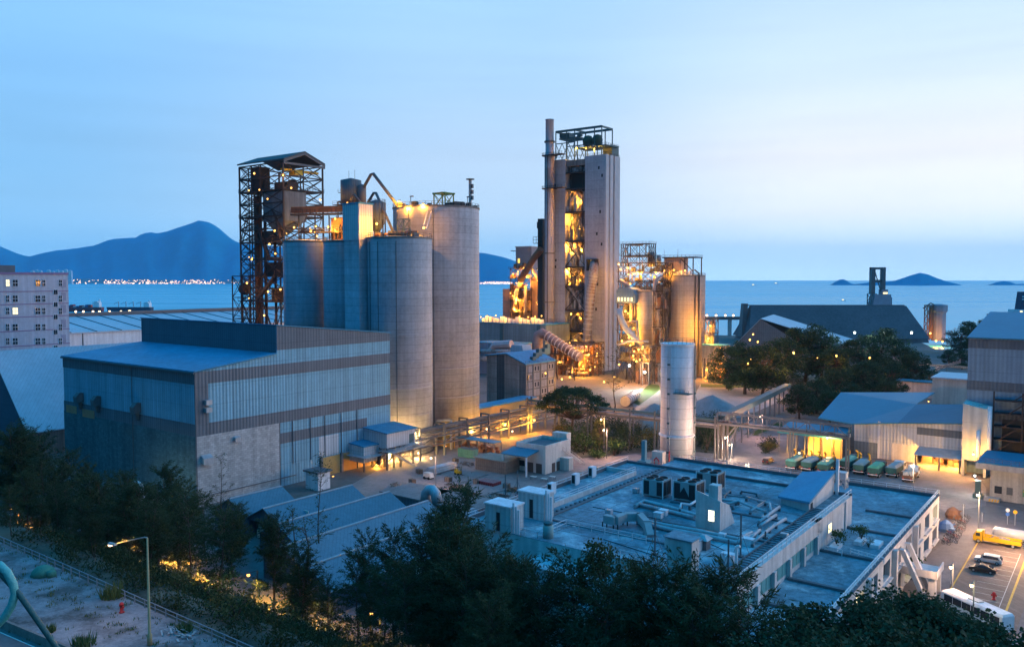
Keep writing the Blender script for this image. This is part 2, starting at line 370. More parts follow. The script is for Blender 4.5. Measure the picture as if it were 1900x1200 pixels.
FARLAND=mat('hazed_hillside',(.004,.19,.35),var=.3,scale=.0015,rough=1,spec=0,bump=0)  # blue of the distant haze put into the base colour
def ridge(pts,d,depth,name,nz=.03,base=524):
    """a range of hills whose skyline passes through pts; real relief with spurs running down to the shore"""
    m=MB();nx=150;ny=14;x0=pts[0][0];x1=pts[-1][0];V=[];seed=sum(map(ord,name))%97+int(x0)%13
    for i in range(nx+1):
        px=x0+(x1-x0)*i/nx
        for (a,b),(c,e) in zip(pts[:-1],pts[1:]):
            if a<=px<=c: py=b+(e-b)*(px-a)/(c-a);break
        top=max(0,(HOR-py)/F*d+H)
        for j in range(ny+1):
            u=j/ny*2-1                              # -1 near shore .. 0 crest .. 1 far side
            y=d+u*depth;X=(px-CX)/F*y
            if u>0:X=(px-CX)/F*d
            spur=1+.55*noise.noise(Vector((px*.035,u*1.5,seed)))
            wob=1+nz*noise.noise(Vector((px*.12,0,seed+3)))
            V.append((X,y,-6+(top+6)*wob*max(0,1-abs(u)**1.2*spur)*(1-abs(u)**5)))
    fs=[(i*(ny+1)+j,(i+1)*(ny+1)+j,(i+1)*(ny+1)+j+1,i*(ny+1)+j+1) for i in range(nx) for j in range(ny)]
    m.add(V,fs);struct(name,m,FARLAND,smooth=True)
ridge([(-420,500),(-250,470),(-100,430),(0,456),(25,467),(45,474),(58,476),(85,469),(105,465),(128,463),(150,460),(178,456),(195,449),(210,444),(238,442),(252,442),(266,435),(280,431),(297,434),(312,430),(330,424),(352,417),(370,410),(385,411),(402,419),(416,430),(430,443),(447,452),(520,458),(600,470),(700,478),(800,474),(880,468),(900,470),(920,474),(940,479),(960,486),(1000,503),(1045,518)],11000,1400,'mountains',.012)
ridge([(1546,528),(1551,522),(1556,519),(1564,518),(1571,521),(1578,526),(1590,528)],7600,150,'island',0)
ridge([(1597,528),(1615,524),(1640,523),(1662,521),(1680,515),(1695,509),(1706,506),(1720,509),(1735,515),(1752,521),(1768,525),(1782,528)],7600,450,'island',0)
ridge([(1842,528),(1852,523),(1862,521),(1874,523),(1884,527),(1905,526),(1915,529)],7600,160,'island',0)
# ------------------------------------------------------------------ ground, roads, yards
GRND=mat('ground_dirt',(.14,.12,.115),var=.55,scale=.05,rough=.95,c2=(.1,.1,.085),c2scale=.03,bump=.1)
YARD=mat('yard_concrete',(.25,.205,.195),var=.5,scale=.09,rough=.85,c2=(.2,.17,.165),c2scale=.08,c2cut=(.53,.63),bump=.08)
ASPH=mat('asphalt',(.15,.13,.13),var=.5,scale=.07,rough=.75,c2=(.24,.2,.19),c2scale=.05,bump=.08)
BRKP=mat('parking_paving',(.2,.145,.12),var=.4,scale=.15,rough=.8,bump=.08,brick=1.2)
DIRT=mat('terrace_gravel',(.26,.225,.23),var=.6,scale=.25,rough=.95,c2=(.1,.085,.08),c2scale=.12,c2cut=(.47,.6),bump=.2)
SOIL=mat('slope_soil',(.06,.06,.045),var=.5,scale=.2,rough=1,c2=(.13,.1,.07),c2scale=.1)
GRASS=mat('grass_blades',(.035,.07,.015),var=.5,scale=.8,rough=.9)
PAINTY=mat('yellow_marking',(.6,.36,.06),var=.3,scale=.6,rough=.7)
PAINTW=mat('white_marking',(.55,.52,.5),var=.3,scale=.6,rough=.7)
def hgt(p,q):
    t=max(0,min(1,(82-q)/26.));return 14*t*t*(3-2*t)
def flat(name,pts,z,m,kind='structure'):
    return struct(name,MB().poly([(a,b,z) for a,b in pts]),m,kind,True)
def pix(*a,z=0): return [P(a[i],a[i+1],z) for i in range(0,len(a),2)]
g=MB()                                    # shoreline: farther out on the left, closer on the far right
shore=[(-3000,-300),(3000,-300),(3000,600),(330,640),(352,705),(300,772),(212,800),(150,812),(60,860),(-80,930),(-210,1010),(-420,1100),(-3000,1400)]
g.poly([(x,y,0) for x,y in shore][:])
g.add([(x,y,0) for x,y in shore]+[(x,y,-8) for x,y in shore],[(i,i+1,i+1+len(shore),i+len(shore)) for i in range(len(shore)-1)])
struct('ground',g,GRND)
e=MB();ps=[-420+i*6 for i in range(121)];qs=[-120,0,30,50]+[53+i*1.5 for i in range(23)]
e.add([(p,q,hgt(p,q)+(.0 if hgt(p,q)>13.9 else .5*noise.noise(Vector((p*.15,q*.15,0))))-.02 if q<85 else -.1) for p in ps for q in qs],[(i*len(qs)+j,(i+1)*len(qs)+j,(i+1)*len(qs)+j+1,i*len(qs)+j+1) for i in range(len(ps)-1) for j in range(len(qs)-1)])
struct('embankment',e,SOIL,plant=True,smooth=True)
flat('yard',pix(520,950,640,905,700,872,800,838,890,815,960,862,1060,852,1180,842,1215,852,1215,880,1000,960,800,1010),.02,YARD)
flat('asphalt_road',pix(1080,852,1210,838,1340,838,1392,800,1440,770,1475,772,1470,800,1500,850,1800,862,1800,925,1905,950)+[(60,205),(60,120),(-38,120),(-29,192),(-100,196)]+pix(1150,872),.012,ASPH)
flat('concrete_apron',pix(1640,868,1710,868,1800,868,1830,905,1830,938,1755,950,1700,915,1620,890),.024,YARD)
flat('path',pix(1345,838,1392,797,1430,778,1405,778,1372,792,1352,812),.03,YARD)
for a in (pix(1352,812,1372,792,1388,786,1362,790,1345,800),pix(1398,808,1452,790,1448,784,1425,788,1400,800)):
    cx=sum(x for x,y in a)/len(a);flat('verge',a,.034,GRASS)
flat('yard_lane',pix(1170,745,1185,722,1205,703,1222,702,1226,722,1226,770,1190,775),.02,YARD)
flat('verge',pix(1172,745,1188,728,1205,712,1222,714,1226,722,1205,738,1185,752),.034,GRASS)
flat('gravel_yard',pix(1290,730,1300,712,1420,716,1465,724,1452,742,1400,765,1300,765),.02,mat('stock_gravel',(.3,.28,.28),var=.4,scale=.1))
flat('verge',pix(1300,712,1420,716,1420,720,1300,718),.034,GRASS)
flat('yard_lane',pix(1308,698,1430,700,1560,700,1560,712,1420,712,1308,708),.02,YARD)
# car park in front of the office block
a,b,c,d=P(1769,1087),P(1812,1007),P(1897,1018),P(1862,1132)
p0=(a[0]+b[0])/2;p1=(c[0]+d[0])/2
flat('car_park',[(p0-.4,118),(p1+3,118),(p1+3,196),(p0-.4,196)],.03,BRKP)
mk=MB();mk.box(p0-.12,p0+.12,140,196,.034,.046);struct('car_park_line',mk,PAINTY,plant=True)
mk=MB();mk.box(p1+.6,p1+.95,130,192,.034,.046);struct('car_park_line',mk,PAINTY,plant=True)
mk=MB()
for i in range(17):mk.box(p0+3.2,p1-.4,141+i*3.1,141.09+i*3.1,.034,.044)
mk.box(p1-.4,p1-.3,141,191,.036,.046);struct('bay_markings',mk,PAINTW,plant=True)
flat('service_lane',[(-172,80.5),(-92,80.5),(-92,88),(-100,100),(-172,101)],.02,ASPH)
# upper road on the hillside, bottom left
T=MB();T.box(-190,-72,46.8-24,53.4,13.9,14.03);
struct('terrace',T,DIRT,plant=True)
k0=P(0,1146,15);k1=P(130,1200,15)
kq=(k0[1]+k1[1])/2;kd=(k1[1]-k0[1])/(k1[0]-k0[0])
lin=lambda p,o:(p,k0[1]+kd*(p-k0[0])+o)
u0,u1=lin(-200,-7),lin(-60,-7)
T=MB();T.poly([(*lin(-200,-9),14.05),(*lin(-60,-9),14.05),(*lin(-60,0),14.05),(*lin(-200,0),14.05)]);struct('hill_road',T,ASPH,plant=True)
T=MB();T.poly([(*lin(-200,-1.0),14.062),(*lin(-60,-1.0),14.062),(*lin(-60,-.85),14.062),(*lin(-200,-.85),14.062)]);struct('hill_road_line',T,PAINTW,plant=True)
T=MB();T.loft([(*lin(-200,-.25),14),(*lin(-200,.25),14),(*lin(-200,.16),15),(*lin(-200,-.16),15)],[(*lin(-60,-.25),14),(*lin(-60,.25),14),(*lin(-60,.16),15),(*lin(-60,-.16),15)])
solo('road_parapet',T,mat('brown_concrete',(.22,.17,.15),var=.4,scale=.4,streak=.3),'low brown concrete parapet along the road, bottom left','parapet',(-110,k0[1],14))
# tufts of weeds: nobody could count the blades
def blades(m,x,y,z,r,n,h,rr):
    for _ in range(n):
        a=rr.uniform(0,6.283);d=r*math.sqrt(rr.random());px,py=x+d*math.cos(a),y+d*math.sin(a);hh=h*rr.uniform(.5,1.2);w_=.05+.03*h
        b=rr.uniform(0,6.283);lx,ly=rr.uniform(-.4,.4)*hh,rr.uniform(-.4,.4)*hh
        m.poly([(px-w_*math.cos(b),py-w_*math.sin(b),z),(px+w_*math.cos(b),py+w_*math.sin(b),z),(px+lx,py+ly,z+hh)])
gm=MB();rr=random.Random(3)
for _ in range(240):
    p=rr.uniform(-150,-74);q=rr.choice((rr.uniform(51.5,54),rr.gauss(48.6,.5),rr.uniform(40,54)))
    blades(gm,p,q,14.0,.5,9,.35,rr)
for poly_ in (pix(1352,812,1372,792,1388,786,1362,790,1345,800),pix(1398,808,1452,790,1448,784,1425,788,1400,800)):
    xs=[x for x,y in poly_];ys=[y for x,y in poly_]
    for _ in range(140):blades(gm,rr.uniform(min(xs),max(xs)),rr.uniform(min(ys),max(ys)),.03,1.,8,.3,rr)
struct('grass',gm,mat('weed_blades',(.1,.13,.04),var=.4,scale=2,rough=.9),'stuff',True)
# ------------------------------------------------------------------ big clad grinding hall, left
p0,p1,q0,qs,q1=-245.4,-178.7,111.7,135.4,176.7
f=thing('clad_factory','huge blue grey clad factory hall with charcoal bands and stepped roof, before the silos','factory',(p1,q0,0))
MB().ext([(p0,q0,0),(p0,q1,0),(p0,q1,38.5),(p0,qs,42.7),(p0,qs,35.2),(p0,q0,32.5)],(p1-p0,0,0)).build('wall',CORR,f)
MB().ext([(p0-.3,q0-.4,32.62),(p0-.3,q0-.4,32.9),(p0-.3,qs,35.6),(p0-.3,qs,35.3)],(p1-p0+.6,0,0)).build('roof',ROOFB,f)
MB().ext([(p0-.3,qs-.3,42.8),(p0-.3,qs-.3,43.05),(p0-.3,q1+.4,38.85),(p0-.3,q1+.4,38.6)],(p1-p0+.6,0,0)).build('roof',ROOFB,f)
MB().box(p0+.3,p1-.3,qs-.12,qs-.01,35.4,42.75).build('clerestory_wall',mat('dark_cladding',(.1,.13,.16),corr=.95,var=.2,rough=.7),f)
b=MB().box(p0-.08,p1+.02,q0-.1,q0,29.6,32.6).box(p0-.08,p1+.02,q0-.1,q0,17,20)
b.box(p1,p1+.1,q0,q1,29.6,32.6).box(p1,p1+.1,q0-.1,q1,17,20).box(p1,p1+.1,q0,q0+3.4,20,29.6).box(p1,p1+.1,136,167,11.4,14.2)
b.ext([(p1,qs,36.3),(p1,qs,42.7),(p1,q1,38.5),(p1,q1,36.3)],(.1,0,0)).build('cladding_band',CORRD,f)
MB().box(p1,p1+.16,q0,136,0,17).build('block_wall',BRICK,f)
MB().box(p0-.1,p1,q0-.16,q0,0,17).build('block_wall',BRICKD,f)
MB().box(p1,p1+.12,141,175,5.4,11.4).build('lower_cladding',CORR,f);MB().box(p1+.1,p1+.16,149,156,5.6,11.2).box(p1+.1,p1+.16,166,174,5.6,11.2).build('pale_sheet',CORRP,f)
MB().box(p1,p1+.2,q0+24,q0+24.3,0,17).box(p1-.1,p1+.25,q0-.25,q0,0,33).build('corner_flashing',STEELB,f)
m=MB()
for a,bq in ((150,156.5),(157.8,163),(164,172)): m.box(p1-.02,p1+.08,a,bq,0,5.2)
m.build('opening',mat('lit_ochre_wall',(.5,.33,.12),var=.3),f)  # closed panels; yellow of the lit interior put into their colour
m=MB()
for a in (149.6,157,163.3,172.2):m.box(p1,p1+.6,a-.4,a+.4,0,5.6)
m.build('pier',CONC2,f)
for px,py in ((153,736),(185,742),(259,755)):
    p=onp(px,q0,py);z=Z(py,p,q0)
    MB().ext([(p-.9,q0-.1,z-1.2),(p-.9,q0-2,z-1.6),(p-.9,q0-2.2,z+.2),(p-.9,q0-1.2,z+1.3),(p-.9,q0-.1,z+1.2)],(1.8,0,0)).bar((p-.2,q0-.6,z-1.3),(p-.2,q0-.6,z-3.4),.7).build('vent_hood',STEELB,f)
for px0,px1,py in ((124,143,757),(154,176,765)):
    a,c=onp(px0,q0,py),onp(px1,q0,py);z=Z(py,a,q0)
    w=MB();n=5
    w.box(a,c,q0-.2,q0-.1,z-1.1,z+1.1);wo=w.build('window',mat('orange_lit_pane',(.55,.22,.12),corr=.7,var=.3),f)  # orange light in the panes put into the base colour
for px,py in ((384,746),(384,760)):
    q=onq(px,p1,py);z=Z(py,p1,q)
    a=MB().box(p1+.12,p1+1.2,q-.9,q+.7,z-.55,z+.6).build('air_conditioner',GALV,f)
    MB().lathe(0,0,[(.01,0),(.42,0),(.42,.05),(.01,.05)],14).build('fan_grille',BLACK,a).matrix_local=Matrix.Translation(Vector((p1+1.2-OFF[f.name][0],q-.1-OFF[f.name][1],z)))@Matrix.Rotation(R(90),4,'Y')
for px,py,s in ((438,813,.8),(381,851,1.3)):
    q=onq(px,p1,py);z=Z(py,p1,q)
    MB().ext([(p1,q-s,z-s*.4),(p1,q-s,z+s*.9),(p1+1.2*s,q-s,z+s*.3),(p1+1.2*s,q-s,z-s*.9)],(0,2*s,0)).build('wall_hood',GALV,f)
m=MB()
for q in (140,146,151,157,163):m.tube([(p1+.25,q,17),(p1+.25,q,5.5)],.12,6)
m.tube([(p1+.3,q0+.5,2.3),(p1+.3,141,2.3)],.12,6)
m.tube([(p0+38,q0-.3,32.4),(p0+38,q0-.3,1)],.09,6)
m.build('downpipe',STEELB,f);MB().box(p0-.3,p1+.3,q0-.65,q0-.4,32.2,32.62).build('gutter',STEELB,f)
# loading head-house hung on the hall, on stilts
f=thing('conveyor_house','grey sheet metal conveyor head house on stilts, at the factory corner by the silos','head house',(-178,170,0))
qa,qb=onq(675,p1,793),onq(728,p1,781);z=Z(793,p1,qa)
pa=p1+9.5
MB().loft([(p1+.1,qa,z-6),(pa,qa,z-5),(pa,qb,z-5),(p1+.1,qb,z-6)],[(p1+.1,qa,z),(pa,qa,z-.8),(pa,qb,z-.8),(p1+.1,qb,z)]).build('wall',CORRP,f)
MB().loft([(p1+.1,qa-.5,z+.03),(pa+.6,qa-.5,z-.8),(pa+.6,qb+.5,z-.8),(p1+.1,qb+.5,z+.03)],[(p1+.1,qa-.5,z+.25),(pa+.6,qa-.5,z-.58),(pa+.6,qb+.5,z-.58),(p1+.1,qb+.5,z+.25)]).build('roof',ROOFB,f)
qc,qd=onq(648,p1,822),onq(690,p1,818);zz=Z(822,p1,qc)
MB().loft([(p1+.1,qc,zz-5),(p1+6,qc,zz-5),(p1+6,qd,zz-5),(p1+.1,qd,zz-5)],[(p1+.1,qc,zz),(p1+6,qc,zz-.5),(p1+6,qd,zz-.5),(p1+.1,qd,zz)]).build('lower_house',CORRP,f)
MB().loft([(p1+.1,qc-.4,zz),(p1+6.4,qc-.4,zz-.5),(p1+6.4,qd,zz-.5),(p1+.1,qd,zz)],[(p1+.1,qc-.4,zz+.3),(p1+6.4,qc-.4,zz-.2),(p1+6.4,qd,zz-.2),(p1+.1,qd,zz+.3)]).build('lower_roof',ROOFB,f)
MB().box(pa,pa+.06,qb-2.6,qb-.6,z-5,z-2.2).build('door',STEELG,f)
m=MB()
for q in (qa+.5,(qa+qb)/2,qb-.5):
    for p in (p1+3,pa-.4):m.bar((p,q,0),(p,q,z-5),.45)
    m.bar((p1+3,q,0),(pa-.4,q,z-6),.3).bar((p1+3,q,5.4),(pa-.4,q,5.4),.35)
for q in (qc+.5,qd-.5):m.bar((p1+5.5,q,0),(p1+5.5,q,zz-5),.4)
m.build('stilt',STEELB,f)
m=MB().box(p1+2,pa+3.4,qa-1,qb+1,5.5,5.65).box(p1+1,p1+9,qc-2,qd,4.6,4.75)
m.build('platform',GALV,f)
m=MB().rail([(p1+2,qa-1,5.65),(pa+3.4,qa-1,5.65),(pa+3.4,qb+1,5.65)]).rail([(p1+1,qc-2,4.75),(p1+9,qc-2,4.75),(p1+9,qd,4.75)]).rail([(pa+.1,qb+1,z-5),(pa+2.6,qb+1,z-5),(pa+2.6,qb-4,z-5)])
m.box(pa,pa+2.6,qb-4,qb+1,z-5.15,z-5);m.build('railing',YEL if 0 else GALV,f)
MB().stairs((pa+1.9,qb-11,5.65),(pa+1.9,qb-4,z-5.1),1.2).stairs((pa+2.2,qa+9,.1),(pa+2.2,qa-.5,5.6),1.3,14).build('staircase',GALV,f)
m=MB().ball((p1+5,qa+2,7),1.2).box(p1+4,p1+6.5,qa+3,qa+6,5.7,7.6).tube([(p1+6,qa+1,z-5),(p1+6.5,qa+.5,6.5),(p1+7,qa-1,1.5)],.5,8);m.build('machinery',STEEL,f)
# ------------------------------------------------------------------ storage shed and long store behind it
ez=7.2;ep=-270.5
def zp(py,px,p):q=onq(px,p,py);return q,Z(py,p,q)
rp=ep-24;rq,rz=zp(652,40,rp)
f=thing('storage_shed','steep pale blue roofed storage shed beside the purple apartment block, left edge','shed',(ep,112,0))
MB().ext([(ep,112,0),(ep,112,ez),(rp,112,rz),(2*rp-ep,112,ez),(2*rp-ep,112,0)],(0,120,0)).build('wall',CORRR,f)
m=MB()
for sg in (0,1):
    a=ep if sg==0 else 2*rp-ep;o=.5 if sg==0 else -.5
    m.ext([(a+o,111.6,ez+.02),(rp,111.6,rz+.35),(rp,111.6,rz+.7),(a+o,111.6,ez+.36)],(0,121,0))
m.build('roof',ROOFL,f)
MB().ext([(ep-.3,111.85,.1),(ep-.3,111.85,ez-.2),(rp,111.85,rz-.2),(2*rp-ep+.3,111.85,ez-.2),(2*rp-ep+.3,111.85,.1)],(0,.14,0)).build('gable_cladding',mat('navy_cladding',(.07,.1,.14),corr=.9,var=.2),f)
f=thing('long_store','long pale ribbed store roof in front of the bay, left of the lattice tower','store',(-330,230,0))
pa=-360;qa=onq(60,pa,620);qb=420
z1=Z(640,pa,onq(200,pa,640));z2=Z(616,pa,onq(200,pa,616))
pb=pa-42;z3=Z(584,pb,onq(280,pb,584))
MB().ext([(pa,qa,0),(pa,qa,z2),(pb,qa,z3),(pb-30,qa,z2),(pb-30,qa,0)],(0,qb-qa,0)).build('wall',WHITE,f)
MB().ext([(pa+.6,qa,z2),(pb,qa,z3+.1),(pb,qa,z3+.7),(pa+.6,qa,z2+.5)],(0,qb-qa,0)).build('roof',ROOFL,f)
m=MB();q=qa+4
while q<qb:m.ext([(pa+.6,q,z2+.5),(pb,q,z3+.7),(pb,q,z3+.95),(pa+.6,q,z2+.75)],(0,.4,0));q+=11
m.build('roof_rib',STEELB,f)
m=MB().box(pb-1.2,pb+1.2,qa,qb,z3+.75,z3+2.3);m.build('ridge_vent',STEELB,f)
m=MB()
for q in (qa+20,qa+49,qa+78,qa+107):m.box(pa,pa+.12,q,q+.5,0,z2)
m.build('pilaster',STEELB,f)
# ------------------------------------------------------------------ purple apartment block
f=thing('apartment_block','purple six storey housing block with small paired windows, far left','apartment block',(-340,157,0))
ap=-340;aq=onq(128,ap,580);top=Z(508,ap,aq)
LIL=mat('lilac_render',(.5,.5,.56),var=.18,scale=.1,streak=.35)
MB().box(ap-22,ap,aq-75,aq,0,top).build('wall',LIL,f)
m=MB()
fl=[]
for py in (540,563,586,611,638): fl.append(Z(py,ap,onq(100,ap,py)))
for z in fl:m.box(ap,ap+.12,aq-75,aq,z-.15,z+.15)
m.box(ap,ap+.3,aq-75,aq+.1,top-.3,top+.5).build('floor_band',mat('lilac_band',(.3,.2,.32),var=.2),f)
MB().box(ap-14,ap-6,aq-25,aq-17,top,top+3.2).build('roof_house',STEELB,f)
lit={(0,0),(2,1)}
for r_,py in enumerate((525,554,577,607,633)):
    for c_,px in enumerate((14,28,70,81,112)):
        q=onq(px,ap,py);z=Z(py+(0 if c_<4 else 0),ap,q);w=1.7 if c_ in(1,2) else 1.1
        fr=MB().box(ap,ap+.14,q-w/2-.2,q+w/2+.2,z-1.3,z+1.3).build('window',WHITE,f)
        MB().box(ap+.15,ap+.2,q-w/2,q-.08,z-1.2,z-.1).box(ap+.15,ap+.2,q+.08,q+w/2,z-1.2,z-.1).box(ap+.15,ap+.2,q-w/2,q-.08,z+.1,z+1.2).box(ap+.15,ap+.2,q+.08,q+w/2,z+.1,z+1.2).build('pane',LITW if (r_,c_) in lit else GLASSD,fr)
for r_,py in enumerate((542,565,588,616,645)):
    q=onq(103,ap,py);z=Z(py,ap,q)
    fr=MB().box(ap,ap+.14,q-.9,q+.9,z-1.1,z+1.1).build('window',WHITE,f)
    MB().box(ap+.15,ap+.2,q-.7,q-.06,z-.9,z+.9).box(ap+.15,ap+.2,q+.06,q+.7,z-.9,z+.9).build('pane',GLASSD,fr)
for py in (526,550,573,600,628):
    q=onq(118,ap,py);z=Z(py,ap,q);MB().box(ap,ap+.1,q-.9,q+.9,z-1.6,z+1.6).build('wall_panel',mat('lilac_panel',(.36,.34,.42),var=.2),f)
# ------------------------------------------------------------------ concrete silos
def silo(px,d,rpx,ytop,label,group=None,name='concrete_silo',m=CONC,rail=(0,6.283),n=56):
    p,q=Dp(px,d);rr_=rpx/F*d;z=Z(ytop,p+rr_*.6*0,q);
    f=thing(name,label,'silo',(p,q,0),group)
    MB().lathe(p,q,[(rr_,0),(rr_,z-.4),(rr_+.0,z)],n).build('shell',m,f,True)
    MB().lathe(p,q,[(rr_*.4,z+.0),(rr_+.25,z+.0),(rr_+.25,z+.45),(rr_*.4,z+.9)],n).build('roof_slab',CONC2,f)
    MB().ringrail(p,q,z+.45,rr_,1.2,int(rr_*2.6)+8,.08,*rail).build('railing',STEELB,f)
    return f,p,q,z,rr_
sb,bp_,bq_,bz,br_=silo(810,292,79,389,'tallest and widest concrete silo, yellow frame and mast on top')
sf,fp_,fq_,fz,fr_=silo(742,264,59.5,444,'broad concrete silo in front of the tallest one, beside the factory')
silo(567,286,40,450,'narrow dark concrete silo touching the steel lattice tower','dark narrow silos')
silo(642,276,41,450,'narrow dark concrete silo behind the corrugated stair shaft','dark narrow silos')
# rings of the pour and cable conduits on the two big shells
for f,p,q,z,r_ in ((sb,bp_,bq_,bz,br_),(sf,fp_,fq_,fz,fr_)):
    m=MB()
    for a in (-1.9,-1.5,-.9):m.tube([(p+(r_+.12)*math.cos(a),q+(r_+.12)*math.sin(a),2),(p+(r_+.12)*math.cos(a),q+(r_+.12)*math.sin(a),z-1)],.11,6)
    m.build('conduit',STEELB,f)
    m=MB()
    for k in range(1,8):
        zz=z*k/8+z*.06;m.lathe(p,q,[(r_+.01,zz-.09),(r_+.05,zz-.07),(r_+.05,zz+.07),(r_+.01,zz+.09)],56)
    m.build('pour_ring',CONC,f)
# corrugated shaft between them
p,q=Dp(661,262);zt=Z(380,p,q);zm=Z(446,p,q)
f=thing('stair_shaft','square corrugated shaft rising between the dark silos and the broad silo','shaft',(p,q,0))
MB().box(p-3.4,p+3.4,q-1.8,q+3.6,0,zm).build('concrete_shaft',CONC,f)
MB().box(p-3.7,p+3.7,q-2.1,q+3.9,zm,zt).build('cladding',CORRP,f)
MB().box(p-3.9,p+3.9,q-2.3,q+4.1,zt,zt+.5).build('roof',ROOFB,f)
# silo-top machinery of the broad front silo
p,q=Dp(700,268);zb=fz+.5;z=Z(376,p,q);r_=16/F*268
f=thing('filter_tank','dark ribbed filter tank standing on the broad front silo','tank',(p,q,zb))
MB().lathe(p,q,[(r_*.3,zb+1.8),(r_,zb+5.2),(r_,z),(r_*.2,z+.9)],20).build('drum',mat('dark_ribbed',(.12,.15,.17),corr=.8,var=.3,streak=.4),f,True)
m=MB()
for k in range(6):
    a=k*math.pi/3;m.bar((p+r_*math.cos(a),q+r_*math.sin(a),zb),(p+r_*math.cos(a),q+r_*math.sin(a),zb+6),.3)
m.build('leg',STEEL,f)
m=MB()
for k in range(14):
    a=k*.449;m.bar((p+(r_+.06)*math.cos(a),q+(r_+.06)*math.sin(a),zb+5.3),(p+(r_+.06)*math.cos(a),q+(r_+.06)*math.sin(a),z),.16)
m.ringrail(p,q,z,r_,1,14).build('rib_frame',STEELB,f)
p,q=Dp(653,290);z=Z(335,p,q);zb=Z(436,p,q);r_=19/F*290;zd=Z(380,p,q)
f=thing('bag_filter_tower','dark round corrugated filter drum raised on legs above the narrow silos','tank',(p,q,zb))
MB().lathe(p,q,[(r_,zd),(r_,z),(r_*.1,z+.8)],22).build('drum',mat('dark_ribbed',(.12,.15,.17)),f,True)
MB().lathe(p+4.3,q+1,[(1.6,zd-2),(1.6,z-2.2),(.2,z-1.4)],12).build('side_vessel',STEELB,f,True)
MB().lathe(p,q,[(.7,zd-6),(r_*.95,zd)],18).build('hopper',STEEL,f)
m=MB();m.lattice(p-3.2,p+3.2,q-3.2,q+3.2,[zb,zb+3.2,zd-1,zd+1],.35).build('support_frame',STEEL,f)
m=MB().box(p-4.5,p+4.5,q-4.5,q+4.5,zd-.2,zd).rail([(p-4.5,q-4.5,zd),(p+4.5,q-4.5,zd),(p+4.5,q+4.5,zd)]).build('platform',STEEL,f)
m=MB().rail([(p-r_-.9,q-2,z-4),(p-r_-.9,q+1,z-4)]).box(p-r_-1,p-r_,q-2,q+1,z-4.15,z-4).bar((p-1,q,z),(p-1,q,z+3.5),.08).bar((p+2,q,z),(p+2,q,z+3.5),.08);m.build('side_platform',STEEL,f)
# inverted V filling pipes
def D3(px,py,d):
    p,q=Dp(px,d);return (p,q,Z(py,p,q))
for pts,r_,l in (([(672,356,288),(690,324,286),(694,322,286),(742,386,284)],.55,'taller bent filling pipe crossing the sky between tank and tallest silo'),
   ([(684,376,270),(695,358,269),(699,358,269),(731,432,262)],.45,'shorter bent filling pipe ending on the broad front silo'),
   ([(652,372,277),(656,361,276),(659,361,276),(672,378,275)],.35,'smallest bent pipe right of the raised filter drum')):
    c=[D3(*a) for a in pts];solo('filling_pipe',MB().tube(c,r_,10),STEELB,l,'pipe',c[0],'bent filling pipes above the silos',smooth=True)
# gantries, boxes and rails among the silo tops
zt=Z(446,*Dp(600,282))+.4
f=thing('silo_top_gallery','orange lit conveyor gallery linking the lattice tower with the silo tops','gallery',(*Dp(600,286),zt))
for (a,b_,w) in (((545,399,292),(668,396,284),3.2),((560,432,290),(652,430,280),2.6)):
    A=Vector(D3(*a));B=Vector(D3(*b_))
    MB().bar(A,B,w,.5).build('deck',STEEL,f)
    u=(B-A).normalized();n_=Vector((-u.y,u.x,0))*w/2;m=MB()
    for sg in (1,-1):m.rail([A+n_*sg+Vector((0,0,.3)),B+n_*sg+Vector((0,0,.3))],1.3,1.6,.1)
    m.build('railing',STEEL,f)
    if w>3:MB().bar(A+Vector((0,0,1.7)),B+Vector((0,0,1.7)),2.2,2.0).build('conveyor_casing',RUST,f)
m=MB()
for px in (556,586,612,640):
    a=D3(px,400,290);m.bar((a[0],a[1],zt),a,.35)
    b_=D3(px+14,400,290);m.bar((a[0],a[1],zt),b_,.2)
m.build('leg',STEEL,f)
f=thing('penthouse','small rust brown plant room with a pipe rack beside the shaft on the silo tops','plant room',D3(640,446,284))
p,q,z=D3(640,446,284);MB().box(p-4.5,p+3,q-2,q+3,z,z+7.4).build('wall',RUST,f);MB().box(p-4.7,p+3.2,q-2.2,q+3.2,z+7.4,z+7.7).build('roof',STEEL,f)
m=MB()
for k in range(4):m.tube([(p-4+k*2,q-2.3,z),(p-4+k*2,q-2.3,z+3+k),(p+5,q-2.3,z+3+k)],.2,6)
m.build('pipe',STEELB,f)
f=thing('silo_top_plant','clutter of low ducts, boxes and steel frames on the broad front silo roof','machinery',(fp_,fq_,fz))
m=MB();r3=random.Random(5)
for k in range(16):
    a=r3.uniform(0,6.28);d=r3.uniform(1,fr_-1.6);m.cb(fp_+d*math.cos(a),fq_+d*math.sin(a),fz+.5,r3.uniform(.6,2),r3.uniform(.6,2),r3.uniform(.6,2.2))
m.build('cabinet',STEELB,f)
m=MB();m.tube([(fp_-5,fq_-6,fz+1.3),(fp_+2,fq_-7,fz+1.3),(fp_+6,fq_-3,fz+1.3)],.35,8).tube([(fp_-3,fq_-2,fz+2.2),(fp_+6,fq_+2,fz+2.2)],.4,8)
m.build('duct',RUST,f)
m=MB();m.lattice(fp_+3,fp_+5.6,fq_-4,fq_-1,[fz+.4,fz+3,fz+6],.22).build('frame',YEL if 0 else STEELG,f)
